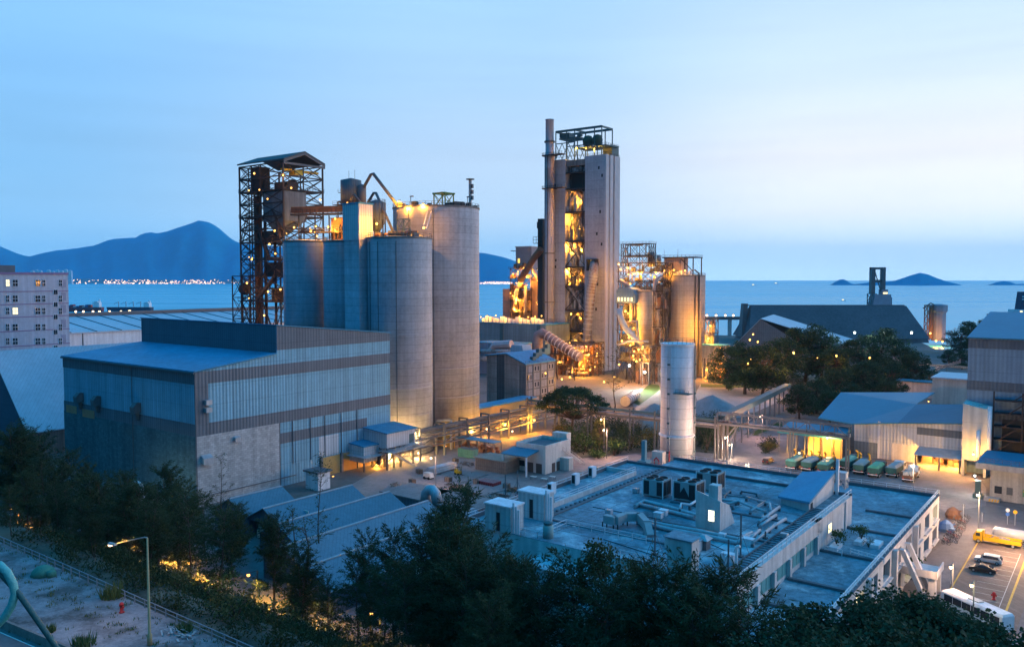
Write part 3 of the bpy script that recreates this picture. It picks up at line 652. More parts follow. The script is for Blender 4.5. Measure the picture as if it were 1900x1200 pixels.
# on the tallest silo
p,q=Dp(824,290);z=bz+.5;zt=Z(358,p,q)
f=thing('hoist_gantry','yellow green steel hoist frame on top of the tallest silo','frame',(p,q,z))
OLV=mat('olive_paint',(.3,.3,.08),var=.3,scale=.5)
m=MB();m.lattice(p-2.6,p+2.6,q-2.2,q+2.2,[z,zt-.4],.32).build('frame',OLV,f)
MB().box(p-3,p+3,q-2.6,q-1.9,zt-.6,zt).box(p-3,p+3,q+1.9,q+2.6,zt-.6,zt).cb(p+1.2,q,zt-.5,1.4,4.8,.6).build('hoist_beam',OLV,f)
p,q=Dp(873,288);zt=Z(334,p,q)
f=thing('vent_mast','slim pale mast with a flat cap at the right rim of the tallest silo','mast',(p,q,z))
MB().tube([(p,q,z),(p,q,zt)],.55,10).build('pole',GALV,f);MB().lathe(p,q,[(.5,zt),(1.5,zt+.1),(1.5,zt+.35),(.3,zt+.45)],12).build('cap',STEEL,f)
m=MB()
for k in range(3):m.box(p+.5,p+1.2,q-.4,q+.4,z+2.5+k*2,z+3.9+k*2)
m.build('antenna',STEELB,f)
f=thing('roof_plant','low dark machinery and boxes along the roof of the tallest silo','machinery',(bp_,bq_,bz))
m=MB()
for k in range(22):
    a=r3.uniform(-2.6,.6);d=r3.uniform(br_*.55,br_-1.4);m.cb(bp_+d*math.cos(a),bq_+d*math.sin(a),bz+.4,r3.uniform(.8,2.2),r3.uniform(.8,2.2),r3.uniform(.5,1.6))
m.build('cabinet',STEEL,f)
for px,py,l in ((763,365,'unlit lamp post on the rim of the tallest silo, left of the yellow frame'),(868,366,'unlit lamp post on the rim of the tallest silo, next to the mast'),(855,376,'short unlit lamp post on the tallest silo between frame and mast')):
    p,q=Dp(px,284);zt=Z(py,p,q)
    f=thing('lamp_post',l,'lamp post',(p,q,bz+.5),'unlit lamps on the tallest silo');MB().bar((p,q,bz+.5),(p,q,zt),.16).build('pole',STEELB,f);MB().box(p-.2,p+1.2,q-.25,q+.25,zt-.1,zt+.25).build('lamp_head',STEELB,f)
# small chute pipes down the tallest silo
f=thing('chute_pair','pair of thin slanting chutes from the tallest silo rim to the broad front silo','chute',D3(786,388,276))
for dx in (0,7):MB().tube([D3(794+dx,392,277),D3(788+dx,414,268),D3(784+dx,426,262)],.22,6).build('chute',GALV,f)
# ------------------------------------------------------------------ steel lattice tower with gabled roof
d0=296;p,q=Dp(528,d0)
pw=p-onp(446.5,q,450);ql=onq(600,p,450)-q
zt=Z(296,p,q);zs=[Z(y,p,q) for y in (600,560,512,447,399,350,300)];zs[0]=0
f=thing('lattice_tower','dark open steel lattice tower with gabled roof and lit floors, left of the silos','tower',(p,q,0))
zd2=sorted([0,zs[1]/2]+zs[1:]+[(a_+b_)/2 for a_,b_ in zip(zs[1:-1],zs[2:])]);m=MB();m.lattice(p-pw,p,q,q+ql,zd2,.5,True,2)
m.build('frame',STEEL,f)
m=MB();xa=p-pw*.72
m.lattice(p-pw,xa,q,q+4,[zs[0]]+[zs[1]*k/5 for k in range(1,6)]+[zs[1]+(zs[-1]-zs[1])*k/11 for k in range(1,12)],.3,True,1);m.build('hoist_shaft',STEEL,f)
m=MB().lattice(p-pw-2.2,p-pw*.68,q-2.4,q+2,[0]+[zs[2]*k/7 for k in range(1,8)],.32);m.box(p-pw-2.2,p-pw*.68,q-2.4,q+2,zs[2]-.2,zs[2]);m.build('lower_bay',STEEL,f)
rh=Z(284,p,q+ql/2)-zt
m=MB()
for sg in (0,1):
    a=q-.3 if sg==0 else q+ql+.3
    m.ext([(p-pw-1,a,zt-.1),(p-pw-1,q+ql/2,zt+rh),(p-pw-1,q+ql/2,zt+rh+.5),(p-pw-1,a,zt+.4)],(pw+2.2,0,0))
m.build('roof',mat('roof_dark',(.09,.1,.11),var=.3),f)
MB().bar((p+.9,q-.4,zt-.6),(p+.9,q+ql/2,zt+rh-.4),.4,.7).bar((p+.9,q+ql+.4,zt-.6),(p+.9,q+ql/2,zt+rh-.4),.4,.7).bar((p+.9,q-.4,zt-1.2),(p+.9,q+ql+.4,zt-1.2),.4,.7).build('bargeboard',STEELB,f)
for k,z in enumerate(zs[1:-1]):
    x0=p-pw if k else p-pw-1.5
    m=MB().box(x0,p+(.8 if k in(2,4) else 0),q-.6,q+ql,z-.3,z).rail([(x0,q-.6,z),(p+(.8 if k in(2,4) else 0),q-.6,z),(p+(.8 if k in(2,4) else 0),q+ql,z)],1.2,2.5,.09);m.build('floor_deck',STEEL,f)
DKB=mat('blue_steel_plate',(.12,.15,.18),streak=.6,var=.4,scale=.3)
zz=zs[5]
MB().box(p-pw*.45,p+.3,q+.3,q+ql*.55,zs[4]-2,zz-.6).loft([(p-pw*.4,q+.5,zs[4]-2),(p,q+.5,zs[4]-2),(p,q+ql*.5,zs[4]-2),(p-pw*.4,q+ql*.5,zs[4]-2)],[(p-pw*.25,q+2,zs[3]+2),(p-pw*.1,q+2,zs[3]+2),(p-pw*.1,q+3.5,zs[3]+2),(p-pw*.25,q+3.5,zs[3]+2)]).build('hopper',DKB,f)
MB().tube([(p-pw*.68,q+1.5,2),(p-pw*.68,q+1.5,zz-1.5)],1.15,12).build('riser_pipe',mat('dark_rust',(.09,.05,.04),var=.4,scale=.3),f,True)
MB().tube([(p-pw*.55,q+2.5,2),(p-pw*.55,q+2.5,zz+6)],.6,10).tube([(p-pw*.3,q+2,2),(p-pw*.3,q+2,zs[3])],.5,10).build('riser_pipe',STEEL,f,True)
MB().tube([(p-pw*.5,q+2,zz-1),(p-pw*.2,q+1,zs[4]),(p-2,q+.5,zs[3]+1)],1.,10).tube([(p-pw*.62,q+1,zs[4]-3),(p-pw*.35,q,zs[3]-6),(p-pw*.1,q,zs[2]+6)],.8,10).tube([(p-pw*.2,q,zs[2]),(p-pw*.6,q,zs[1]+1)],.8,10).build('chute',STEEL,f)
MB().box(p-pw*.75,p-pw*.55,q+.5,q+5,zz,zz+9).box(p-pw*.35,p-pw*.05,q+3,q+7,zz,zz+3).ball((p-pw*.25,q+9,zz+2.2),2.4).box(p-pw*.6,p-pw*.3,q+1,q+4,zs[3],zs[3]+4).box(p-pw*.5,p-pw*.1,q+2,q+6,zs[2],zs[2]+5).ball((p-pw*.9,q-.5,zs[1]+4.5),2.3).box(p-pw*.4,p-1,q+2,q+7,zs[1],zs[1]+5).ball((p-pw*.35,q+2,4),2.5).build('machine',STEEL,f)
MB().box(p-pw*.1,p-pw*.04,q+1,q+ql-1,zt-3.6,zt-2.8).box(p-pw*.14,p,q+ql*.3,q+ql*.5,zt-4.8,zt-3.6).build('crane_beam',YEL,f)
MB().stairs((p-pw*.95,q-.4,zs[3]),(p-pw*.8,q-.4,zs[4]),1).stairs((p-pw*.5,q-.4,zs[2]),(p-pw*.2,q-.4,zs[3]),1.2,16).stairs((p-pw*.1,q-.4,zs[1]),(p-pw*.5,q-.4,zs[2]),1.2,16).build('staircase',STEEL,f)
LT=(p,q,pw,ql,zs,zt)
# ------------------------------------------------------------------ preheater tower
def Q3(px,py,q): p=onp(px,q,py);return (p,q,Z(py,p,q))
def PP3(px,py,p): q=onq(px,p,py);return (p,q,Z(py,p,q))
tp,tq,tq1=-250.5,425.3,441.8
a0,a1,a2=onp(1014,tq,450),onp(1048.5,tq,450),onp(1085,tq,450)
tz=Z(286,tp,tq)
TC=mat('tower_concrete',(.38,.39,.43),streak=.25,pour=5.2,scale=.1,var=.3)
f=thing('preheater_tower','towering concrete kiln tower with an open lit bay of floors, centre of the plant','tower',(tp,tq,0))
MB().box(a0,a1,tq,tq1,0,tz-.5).box(a2,tp,tq,tq1,0,tz).build('concrete_pier',TC,f)
MB().box(a1,a2,tq1-2,tq1,0,tz-6).box(a1-.02,a2+.02,tq+.6,tq1,tz-5,tz-1.5).build('rear_wall',CONC2,f)
m=MB();qw=tq1-tq
for u,v in ((0,.2),(.3,.5),(.62,1.0)):m.box(tp,tp+.9,tq+qw*u,tq+qw*v,0,tz)
m.build('rib',mat('pale_concrete',(.5,.48,.5),streak=.25,var=.2),f)
fy=[320,350,393,446,494,530,574,612,650]
fz_=[Z(y,a1,tq) for y in fy]
for z in fz_:
    m=MB().box(a1,a2,tq+.4,tq1-2,z-.5,z).box(a1-.0,a2+.0,tq+.2,tq+.5,z-1.1,z-.5);m.build('floor_slab',STEEL,f)
m=MB()
for i,z in enumerate(fz_):
    top=(fz_[i-1] if i else tz-5)
    if i not in (1,3):m.rail([(a1,tq+.5,z),(a2,tq+.5,z)],1.2,2.4,.1)
    if i in (4,5,6):
        m.bar((a1,tq+.8,z),(a2,tq+.8,top-1),.45).bar((a2,tq+.8,z),(a1,tq+.8,top-1),.45)
    m.bar((a1+3.2,tq+2,z),(a1+3.2,tq+2,top),.35).bar((a2-2.8,tq+2,z),(a2-2.8,tq+2,top),.35)
m.build('bay_steelwork',STEEL,f)
am=(a1+a2)/2
for i,(z,top) in enumerate(zip(fz_,[tz-5]+fz_)):
    hh=top-z
    if i==1:MB().box(a1+.3,a2-.3,tq+5,tq+9,z,top-1).build('plate_casing',BLACK,f);continue
    if i in (0,2,3,4,6,7):
        MB().lathe(am+(1.5 if i%2 else -2),tq+7,[(.8,z),(3.2,z+hh*.45),(3.2,z+hh*.9),(1.2,z+hh-.6)],16).build('cyclone',DUCT,f,True)
    MB().tube([(a1+2,tq+3,z),(a1+2.5,tq+3,z+hh*.5),(am,tq+3.2,z+hh*.8),(a2-2,tq+3.5,z+hh*.4),(a2-2.5,tq+4,z)],.8 if i!=2 else 1.4,10).build('duct',DUCT,f,True)
    r3=random.Random(i);m=MB()
    for k in range(7):m.cb(r3.uniform(a1+1,a2-1),tq+r3.uniform(1,4),z,r3.uniform(.6,1.8),1.2,r3.uniform(.8,hh*.6))
    for k in range(5):
        x=r3.uniform(a1+.6,a2-.6);y=tq+r3.uniform(.8,2);m.tube([(x,y,z),(x,y,z+hh*r3.uniform(.4,.9)),(r3.uniform(a1,a2),y+1,z+hh*.9)],.16,5)
    m.build('equipment',STEELB if i%2 else GALV,f)
MB().stairs((a2-.8,tq+.9,fz_[6]),(a1+2,tq+.9,fz_[5]),1.2,14).stairs((a1+1,tq+.9,fz_[8]),(a2-2,tq+.9,fz_[7]),1.2,14).stairs((a2-.8,tq+.9,fz_[4]),(a1+2,tq+.9,fz_[3]),1.2,14).build('staircase',GALV,f)
m=MB();r3=random.Random(2)
for k in range(9):
    p=r3.uniform(a2+2,tp-2);z=r3.uniform(20,tz-8);m.box(p,p+1.1,tq-.06,tq+.05,z,z+1.8)
for k in range(4):
    p=r3.uniform(a0+2,a1-2);z=r3.uniform(40,tz-8);m.box(p,p+1,tq-.06,tq+.05,z,z+1.6)
m.build('wall_opening',BLACK,f)
MB().rail([(a0,tq+.2,tz),(tp+.6,tq+.2,tz),(tp+.6,tq1,tz)],1.2,3,.1).build('parapet_rail',STEEL,f)
# green hoist frame and machinery on the roof
u0,u1=onp(1033,tq+3,280),onp(1118,tq+3,280);z=tz;zt=Z(235,u1,tq+3)
f=thing('roof_crane','dark green open steel crane frame on the roof of the kiln tower','frame',(u0,tq,z))
m=MB();um=(u0+u1)/2
for x in (u0,u0+(u1-u0)*.24,u0+(u1-u0)*.42,u1-5,u1):
    for y in (tq+2,tq1-2):m.bar((x,y,z-4 if x<u1-9 else z),(x,y,zt),.5)
for y in (tq+2,tq1-2):
    m.bar((u0,y,zt),(u1,y,zt),.9,1.3).bar((u0,y,z+9.5),(u0+(u1-u0)*.42,y,z+9.5),.5)
    for k in range(3):
        s_=(u1-u0)*.14;m.bar((u0+k*s_,y,z),(u0+(k+1)*s_,y,z+9.5),.3).bar((u0+(k+1)*s_,y,z),(u0+k*s_,y,z+9.5),.3)
for x in (u0,u0+(u1-u0)*.42,u1):m.bar((x,tq+2,zt),(x,tq1-2,zt),.7,1)
m.build('frame',STEELG,f)
MB().box(u0+2,u0+9,tq+3,tq+9,zt-3.6,zt-1).box(u0+2,u0+16,tq+2.5,tq1-3,z+12,z+12.8).box(u0+15,u0+17.5,tq+3,tq+5,z+12.8,zt-2).build('crane_trolley',STEELG,f)
m=MB();m.box(um-2,u1+4,tq+.5,tq1-1,z+5.4,z+5.8).rail([(um-2,tq+.5,z+5.8),(u1+4,tq+.5,z+5.8),(u1+4,tq1-1,z+5.8)],1.2,2.4,.12)
for x in (um,um+7,um+14):m.bar((x,tq+1,z),(x,tq+1,z+5.4),.4)
m.build('platform',STEELG,f)
MB().lathe(um+5,tq+5,[(.8,z+5.8),(3.,z+7),(3.3,z+10),(2.2,z+12.5),(.6,z+13)],14).lathe(um+11.5,tq+5,[(.8,z+5.8),(3.,z+7),(3.3,z+10),(2.2,z+12.5),(.6,z+13)],14).build('cyclone',mat('dull_green',(.08,.1,.07),var=.3),f,True)
c0=PP3(1131,290,tp-2);f=solo('roof_plant_box',MB().box(tp-7.5,tp-1.2,tq+qw*.62,tq+qw*1.12,tz-1,tz+7),STEELG,'dark green plant box on the right end of the kiln tower roof','plant room',(tp-4,tq+12,tz))
# chimney on the tower's left flank
ch=Q3(1019.5,400,tq-3.5);p,q=ch[0],ch[1];zt=Z(222,p,q);zm=Z(289,p,q);zl=Z(350,p,q);d_=-p*.6+q*.8
f=thing('chimney','tall slim steel chimney in front of the left pier of the kiln tower','chimney',(p,q,0))
r1,r2=7.6/F*d_,9.3/F*d_
MB().lathe(p,q,[(r2,0),(r2,zm),(r1,zm+.5),(r1,zt-.6),(r1+.15,zt-.5),(r1+.15,zt),(r1-.4,zt)],24).build('stack',mat('chimney_steel',(.4,.4,.45),var=.25,scale=.2,streak=.4,c2=(.3,.24,.23),c2scale=.06),f,True)
m=MB()
for z in (zm,zl):m.lathe(p,q,[(r2,z-.3),(r2+1.7,z-.3),(r2+1.7,z),(r2,z)],20);m.box(p,p+12,q-r2-1.5,q+1,z-.3,z)
m.build('platform',STEEL,f)
m=MB()
for z in (zm,zl):m.ringrail(p,q,z,r2+1.6,1.3,16,.12).rail([(p+r2,q-r2-1.4,z),(p+12,q-r2-1.4,z)],1.3,3,.12)
m.bar((p-1,q-r2-.4,10),(p-1,q-r2-.4,zm),.25).bar((p+1,q-r2-.4,10),(p+1,q-r2-.4,zm),.25)
m.build('railing',STEEL,f)
m=MB()
for z in (zt-14,zl-40,zl-70,zl+28):m.lathe(p,q,[(r2*.86,z),(r2+.18,z),(r2+.18,z+.8),(r2*.86,z+.8)],24)
m.build('flange',CONC2,f)
# the long ribbed downcomer leaning on the right pier
f=thing('downcomer_duct','long ribbed duct descending the front face of the kiln tower','duct',Q3(1102,490,tq-2))
pts=[Q3(1102,487,tq-.5),Q3(1102,497,tq-4),Q3(1101,512,tq-4.5),Q3(1096,545,tq-5),Q3(1092,590,tq-5),Q3(1087,648,tq-5)]
rr2=[2.3,2.7,2.7,2.7,2.6,2.5];MB().tube(pts,rr2,16).build('pipe',DUCT,f,True)
m=MB()
for i in range(2,5):
    for k in range(6):
        a=Vector(pts[i]).lerp(Vector(pts[i+1]),k/6);b=Vector(pts[i]).lerp(Vector(pts[i+1]),k/6+.03);m.tube([a,b],2.95,16)
m.build('flange',GALV,f)
c=Q3(1102,490,tq);m=MB().box(c[0]-3.2,c[0]-2.4,tq-3.5,tq,c[2]-4,c[2]+3).box(c[0]+2.4,c[0]+3.2,tq-3.5,tq,c[2]-4,c[2]+3).box(c[0]-3.2,c[0]+3.2,tq-3.5,tq,c[2]+2.5,c[2]+3);m.build('hood',STEEL,f)
MB().box(c[0]-2.2,c[0]+2.2,tq-.1,tq+.02,c[2]-.5,c[2]+2.4).build('lit_opening',LITY,f)
# dark bucket elevator and inclined duct behind the chimney
f=thing('bucket_elevator','black vertical bucket elevator casing left of the chimney','elevator',Q3(1004,600,tq+6))
a=Q3(1004,406,tq+6);MB().box(a[0]-1.9,a[0]+1.9,tq+5,tq+9,0,a[2]).box(a[0]-2.6,a[0]-1,tq+5,tq+8,a[2]-6,a[2]-2).build('casing',BLACK,f)
m=MB()
z=Z(452,a[0],tq+6);m.box(a[0]-4,a[0]+3,tq+3,tq+5,z,z+.3).rail([(a[0]-4,tq+3,z+.3),(a[0]+3,tq+3,z+.3)],4,2.5,.2).build('platform',STEEL,f)
solo('inclined_duct',MB().tube([Q3(1004,462,tq+3),Q3(990,480,tq+4),Q3(973,507,tq+6),Q3(965,520,tq+8)],2.1,12),RUST,'rusty inclined duct running down left from the black elevator','duct',Q3(1000,470,tq+3),smooth=True)
# ------------------------------------------------------------------ raw mill building left of the chimney
BRN=mat('brown_cladding',(.24,.16,.14),corr=1.1,streak=.4,var=.25)
q=452
f=thing('raw_mill','stepped brown mill building with a grey top box and lit galleries, left of the chimney','mill',Q3(975,600,q))
def face(m,x0,x1,y0,y1,q,dep,pad=0):
    a=Q3(x0,y1,q);b=Q3(x1,y1,q);zt=Z(y0,a[0],q);m.box(a[0],b[0],q,q+dep,0 if y1>595 else a[2],zt);return a[0],b[0],a[2],zt
m=MB();A=face(m,957,986,459,500,q,14);m.build('top_house',mat('pinkish_cladding',(.36,.28,.28),corr=1.1,var=.2),f)
MB().box(A[0]-.5,A[1]+.5,q-.5,q+14.5,A[3],A[3]+.6).box(A[0]-5,A[0],q+1,q+2,A[3]-2.6,A[3]-2).build('roof',GALV,f)
w0=Q3(961,488,q);MB().box(w0[0],w0[0]+1.6,q-.15,q,w0[2],w0[2]+3).build('window',LITY,f)
m=MB();face(m,984,1014,520,600,q-8,12);face(m,933,949,536,600,q-8,12);face(m,962,986,538,600,q-4,10);m.build('wall',BRN,f)
a=Q3(984,520,q-8);b=Q3(1014,520,q-8);m=MB();m.loft([(a[0],q-8,a[2]),(b[0],q-8,a[2]),(b[0],q+4,a[2]),(a[0],q+4,a[2])],[(a[0]+3,q-4,a[2]+5),(b[0]-2,q-4,a[2]+5),(b[0]-2,q,a[2]+5),(a[0]+3,q,a[2]+5)]).build('hip_roof',BRN,f)
l0=Q3(947,600,q-9);l1=Q3(986,600,q-9)
zs=[0]+[Z(y,l0[0],q-9) for y in (578,556,536,516,498)]
MB().lattice(l0[0],l1[0],q-9,q+3,zs,.35,True,2).build('frame',STEEL,f)
for z in zs[1:]:MB().box(l0[0]-1,l1[0],q-10,q+3,z-.2,z).rail([(l0[0]-1,q-10,z),(l1[0],q-10,z)],1.2,2,.1).build('gallery',STEEL,f)
MB().tube([Q3(972,512,q-8),Q3(957,545,q-9)],1.7,10).tube([Q3(960,535,q-10),Q3(953,575,q-10)],1.4,10).tube([Q3(990,500,q-6),Q3(1006,530,q-10)],1.5,10).tube([Q3(975,530,q-10),Q3(975,590,q-10)],1.1,8).build('chute',DUCT,f,True)
m=MB();r3=random.Random(9)
for z in zs[1:]:
    for k in range(5):m.cb(r3.uniform(l0[0],l1[0]-1),q-8+r3.uniform(0,4),z,r3.uniform(1,3),2,r3.uniform(1,3.6))
m.build('machinery',RUST,f)
# long grey store in front of it, vents and little tanks along its roof
q=398
f=thing('clinker_store','long low blue grey store with lamps and small tanks along its roof','store',Q3(930,640,q))
a=Q3(870,640,q);b=Q3(1012,640,q);zt=Z(601,Q3(950,601,q)[0],q)
MB().box(a[0],b[0],q,q+26,0,zt).build('wall',mat('teal_cladding',(.2,.25,.27),corr=1.2,var=.2,streak=.4),f)
MB().box(a[0]-.4,b[0]+.4,q-.4,q+26.4,zt,zt+.5).build('roof',ROOFB,f)
m=MB()
for px in (931,1000):x=Q3(px,620,q);m.box(x[0]-1.2,x[0]+1.2,q-.4,q+.1,0,zt)
m.build('pilaster',STEELG,f)
m=MB()
for k in range(16):
    x=a[0]+8+k*(b[0]-a[0]-12)/16;m.box(x,x+2.2,q+3,q+5,zt+.5,zt+2.6+(k*7%4)*.5)
m.build('roof_tank',WHITE,f)
m=MB().rail([(a[0],q,zt+.5),(b[0],q,zt+.5)],1.1,3,.1).rail([(a[0],q+8,zt+.5),(b[0],q+8,zt+.5)],3,6,.14);m.build('railing',STEELB,f)
q=372
f=thing('duct_house','low lavender grey plant house with bent casing ducts, below the clinker store','plant room',Q3(925,680,q))
a=Q3(880,660,q);b=Q3(960,660,q);z1=Z(640,b[0],q);MB().box(a[0],b[0],q,q+16,0,z1).build('wall',mat('lavender_cladding',(.3,.28,.33),corr=1.2,var=.2,streak=.4),f)
MB().box(a[0]-.3,b[0]+.3,q-.3,q+16,z1,z1+.4).build('roof',ROOFB,f)
MB().tube([Q3(913,668,q-3),Q3(913,648,q-3),Q3(918,640,q-3),Q3(949,638,q-3)],2.3,8).build('casing_duct',mat('pale_ribbed',(.46,.42,.44),corr=.9,var=.15),f)
m=MB()
for px in (916,928,940,949):x=Q3(px,640,q-3);m.bar((x[0],q-3,0),(x[0],q-3,x[2]-2),.4)
m.bar((a[0],q-3,z1-4),(b[0],q-3,z1-4),.4);m.build('support',STEELB,f)
MB().tube([Q3(880,652,q-6),Q3(965,652,q-6)],1.3,10).tube([Q3(880,665,q-6),Q3(905,665,q-6)],1.6,10).build('pipe',DUCT,f,True)
# great elbow duct with flanges
q=376
f=thing('elbow_duct','great corroded elbow duct with pale flanges sloping down to the right, below the kiln tower','duct',Q3(998,660,q))
pts=[Q3(997,665,q),Q3(997,634,q),Q3(999,622,q),Q3(1006,618,q),Q3(1014,622,q),Q3(1045,643,q),Q3(1078,664,q)]
MB().tube(pts,[3.0,3.0,3.0,2.8,2.6,2.5,2.5],18).build('pipe',mat('corroded_duct',(.27,.2,.2),var=.4,scale=.3,c2=(.17,.09,.06),c2scale=.2),f,True)
m=MB()
for i in (4,5):
    for k in range(5):
        a=Vector(pts[i]).lerp(Vector(pts[i+1]),k/5+.05);b=Vector(pts[i]).lerp(Vector(pts[i+1]),k/5+.085);m.tube([a,b],2.95,18)
m.build('flange',mat('pale_ribbed',(.46,.42,.44)),f)
m=MB()
for px,py in ((1030,634),(1062,655)):x=Q3(px,py,q);m.bar((x[0]-1.5,q,0),(x[0],q,x[2]-2),.5).bar((x[0]+1.5,q,0),(x[0],q,x[2]-2),.5)
m.build('trestle',STEEL,f)
# lower frames between the elbow and the tower
f=thing('cooler_rack','brown pipe and steel clutter with lit walkways at the foot of the kiln tower','frame',Q3(1060,700,400))
m=MB();a=Q3(1032,690,398);b=Q3(1095,690,398);m.lattice(a[0],b[0],392,410,[0,6,12,18],.4,True,4);m.build('frame',RUST,f)
m=MB()
for z in (6,12,18):m.box(a[0]-1,b[0]+2,391,410,z-.25,z).rail([(a[0]-1,391,z),(b[0]+2,391,z)],1.2,2.2,.1)
m.build('walkway',STEEL,f)
r3=random.Random(11);m=MB()
for k in range(26):
    x=r3.uniform(a[0],b[0]-1);m.cb(x,r3.uniform(392,404),r3.choice((0,6,12)),r3.uniform(1,4),2,r3.uniform(1,5))
m.build('machinery',RUST,f)
m=MB()
for k in range(9):
    x=r3.uniform(a[0],b[0]-2);y=390+r3.uniform(0,4);z=r3.uniform(2,17);m.tube([(x,y,0),(x,y,z),(x+r3.uniform(4,12),y,z)],r3.uniform(.25,.7),7)
m.build('pipe',DUCT,f,True)
c=Q3(1103,668,404);m=MB().lattice(c[0]-3,c[0]+4,402,408,[0,5,10,15,19],.3);m.build('lamp_frame',STEEL,f)
a=Q3(1012,655,404);b=Q3(1085,640,404);m=MB();m.loft([(a[0],396,a[2]+1),(b[0],396,a[2]+1),(b[0],418,a[2]+4),(a[0],418,a[2]+4)],[(a[0],396,a[2]+1.5),(b[0],396,a[2]+1.5),(b[0],418,a[2]+4.5),(a[0],418,a[2]+4.5)]).build('lean_to_roof',ROOFL,f)
MB().box(a[0]+.5,b[0]-.5,404,417,8,a[2]+1.2).build('wall',CORRR,f)
# ------------------------------------------------------------------ concrete block building with windows
cp_,cq_=-194,267.7
f=thing('mill_house','grimy concrete mill house with dark stripe and framed windows, before the kiln tower','mill house',(cp_,cq_,0))
l=onp(903,cq_,700);rq_=onq(1028,cp_,700)
zl,za,zc=Z(660,l,cq_),Z(657,onp(940,cq_),cq_),Z(677,cp_,cq_);am=onp(940,cq_)
MB().ext([(l,cq_,0),(l,cq_,zl),(am,cq_,za),(cp_,cq_,zc),(cp_,cq_,0)],(0,rq_-cq_,0)).build('wall',mat('grimy_concrete',(.3,.27,.25),streak=.7,pour=6,scale=.15,var=.45),f)
m=MB()
m.ext([(l-.5,cq_-.6,zl),(am,cq_-.6,za+.05),(am,cq_-.6,za+.5),(l-.5,cq_-.6,zl+.5)],(0,rq_-cq_+1.2,0)).ext([(am,cq_-.6,za+.05),(cp_+.5,cq_-.6,zc),(cp_+.5,cq_-.6,zc+.5),(am,cq_-.6,za+.5)],(0,rq_-cq_+1.2,0)).build('roof',ROOFB,f)
s0,s1=onp(922,cq_),onp(936,cq_);MB().box(s0,s1,cq_-.12,cq_,0,za-.5).build('glazed_stripe',mat('stripe_dark',(.09,.1,.11),corr=1.4,var=.3),f)
MB().box(onp(964,cq_),cp_+.02,cq_-.2,cq_,0,zc-.4).build('corner_pier',CONC2,f)
m=MB();n=rq_-cq_
for k in range(5):q=cq_+n*k/4;m.box(cp_,cp_+.45,q-.35,q+.35,0,zc)
for z in (zc*.34,zc*.5,zc*.66,zc*.83,zc*.98):m.box(cp_,cp_+.3,cq_,rq_,z-.25,z+.25)
m.build('facade_grid',STEELB,f)
MB().box(cp_,cp_+.2,cq_+n*.08,rq_-.1,zc*.35,zc).build('pale_panels',mat('grey_panels',(.27,.27,.29),var=.4,streak=.5),f)
for i in range(4):
    for j,z in enumerate((zc*.38,zc*.54,zc*.7,zc*.86)):
        if (j==0 and i<2) or (i+j)%2:continue
        for k in (0,1):
            q=cq_+n*(i+.22+k*.4)/4;MB().box(cp_+.15,cp_+.28,q,q+n*.035,z,z+zc*.085).build('window',GLASSD,f)
# roof duct: ribbed hood
x=Q3(972,652,285);m=MB();m.loft([(x[0]-5,280,zc+.5),(x[0]+4,280,zc),(x[0]+4,288,zc),(x[0]-5,288,zc+.5)],[(x[0]-3.5,281,zc+6.5),(x[0]+2,281,zc+6.5),(x[0]+2,287,zc+6.5),(x[0]-3.5,287,zc+6.5)]).build('roof_hood',mat('pale_ribbed',(.46,.42,.44)),f)
m=MB()
for k in range(6):m.cb(cp_-2-k*1.3,cq_+8+k*4,zc+.6+k*.3,1.6,2.2,2+k%3)
m.rail([(cp_,cq_,zc+.4),(cp_,rq_,zc+.4)],1.1,3,.1).build('roof_machine',STEELG,f)
# ------------------------------------------------------------------ cluster right of the kiln tower
def D3z(px,py,d):
    p,q=Dp(px,d);return (p,q,Z(py,p,q))
PALE=mat('pale_silo_concrete',(.36,.32,.31),streak=.4,pour=2.6,scale=.12,var=.25)
g1,gp,gq,gz,gr=silo(1269,470,39,512,'broad pale concrete silo right of the kiln tower with a plant room on top',None,'concrete_silo',PALE)
silo(1196,447,16,541,'slim pale concrete silo left of the broad pale one, beside the lit steel frames',None,'concrete_silo',PALE,n=28)
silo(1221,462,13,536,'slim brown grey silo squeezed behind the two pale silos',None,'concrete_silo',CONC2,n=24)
m=MB()
for a in (-2.5,-2.3,.3,.5):m.tube([(gp+(gr+.3)*math.cos(a-.9),gq+(gr+.3)*math.sin(a-.9),0),(gp+(gr+.3)*math.cos(a-.9),gq+(gr+.3)*math.sin(a-.9),gz)],.25,6)
for k in range(26):
    for a in (-2.5,):m.bar((gp+(gr+.3)*math.cos(a-.9),gq+(gr+.3)*math.sin(a-.9),k*2.1),(gp+(gr+.3)*math.cos(a-.7),gq+(gr+.3)*math.sin(a-.7),k*2.1),.15)
m.build('ladder',STEEL,g1)
z=gz+.5;zt=Z(477,gp,gq)
f=thing('silo_plant_room','pinkish plant room and open frame on top of the broad pale silo','plant room',(gp,gq,z))
MB().box(gp-9,gp+1.5,gq-7,gq+2,z,zt-.6).build('wall',mat('pinkish_cladding',(.36,.28,.28)),f)
MB().box(gp-10,gp+9.5,gq-8,gq+4,zt-.6,zt).build('roof',STEEL,f)
m=MB()
for x,y in ((gp+9,gq-7.6),(gp+9,gq+3.5),(gp+4,gq-7.6)):m.bar((x,y,z),(x,y,zt-.6),.5)
m.bar((gp+1.5,gq-7.6,zt-1),(gp+9,gq-7.6,z+2),.4).rail([(gp-10,gq-8,zt),(gp+9.5,gq-8,zt),(gp+9.5,gq+4,zt)],1.1,2.4,.1).bar((gp-9,gq-7,zt),(gp-9,gq-7,zt+4),.12).bar((gp-2,gq-4,zt),(gp-2,gq-4,zt+4.5),.12)
m.tube([(gp+9,gq-6,z+3),(gp+11.3,gq-5,z+1),(gp+11.6,gq-5,z-3),(gp+11.6,gq-5,2)],.4,8);m.build('frame',STEEL,f)
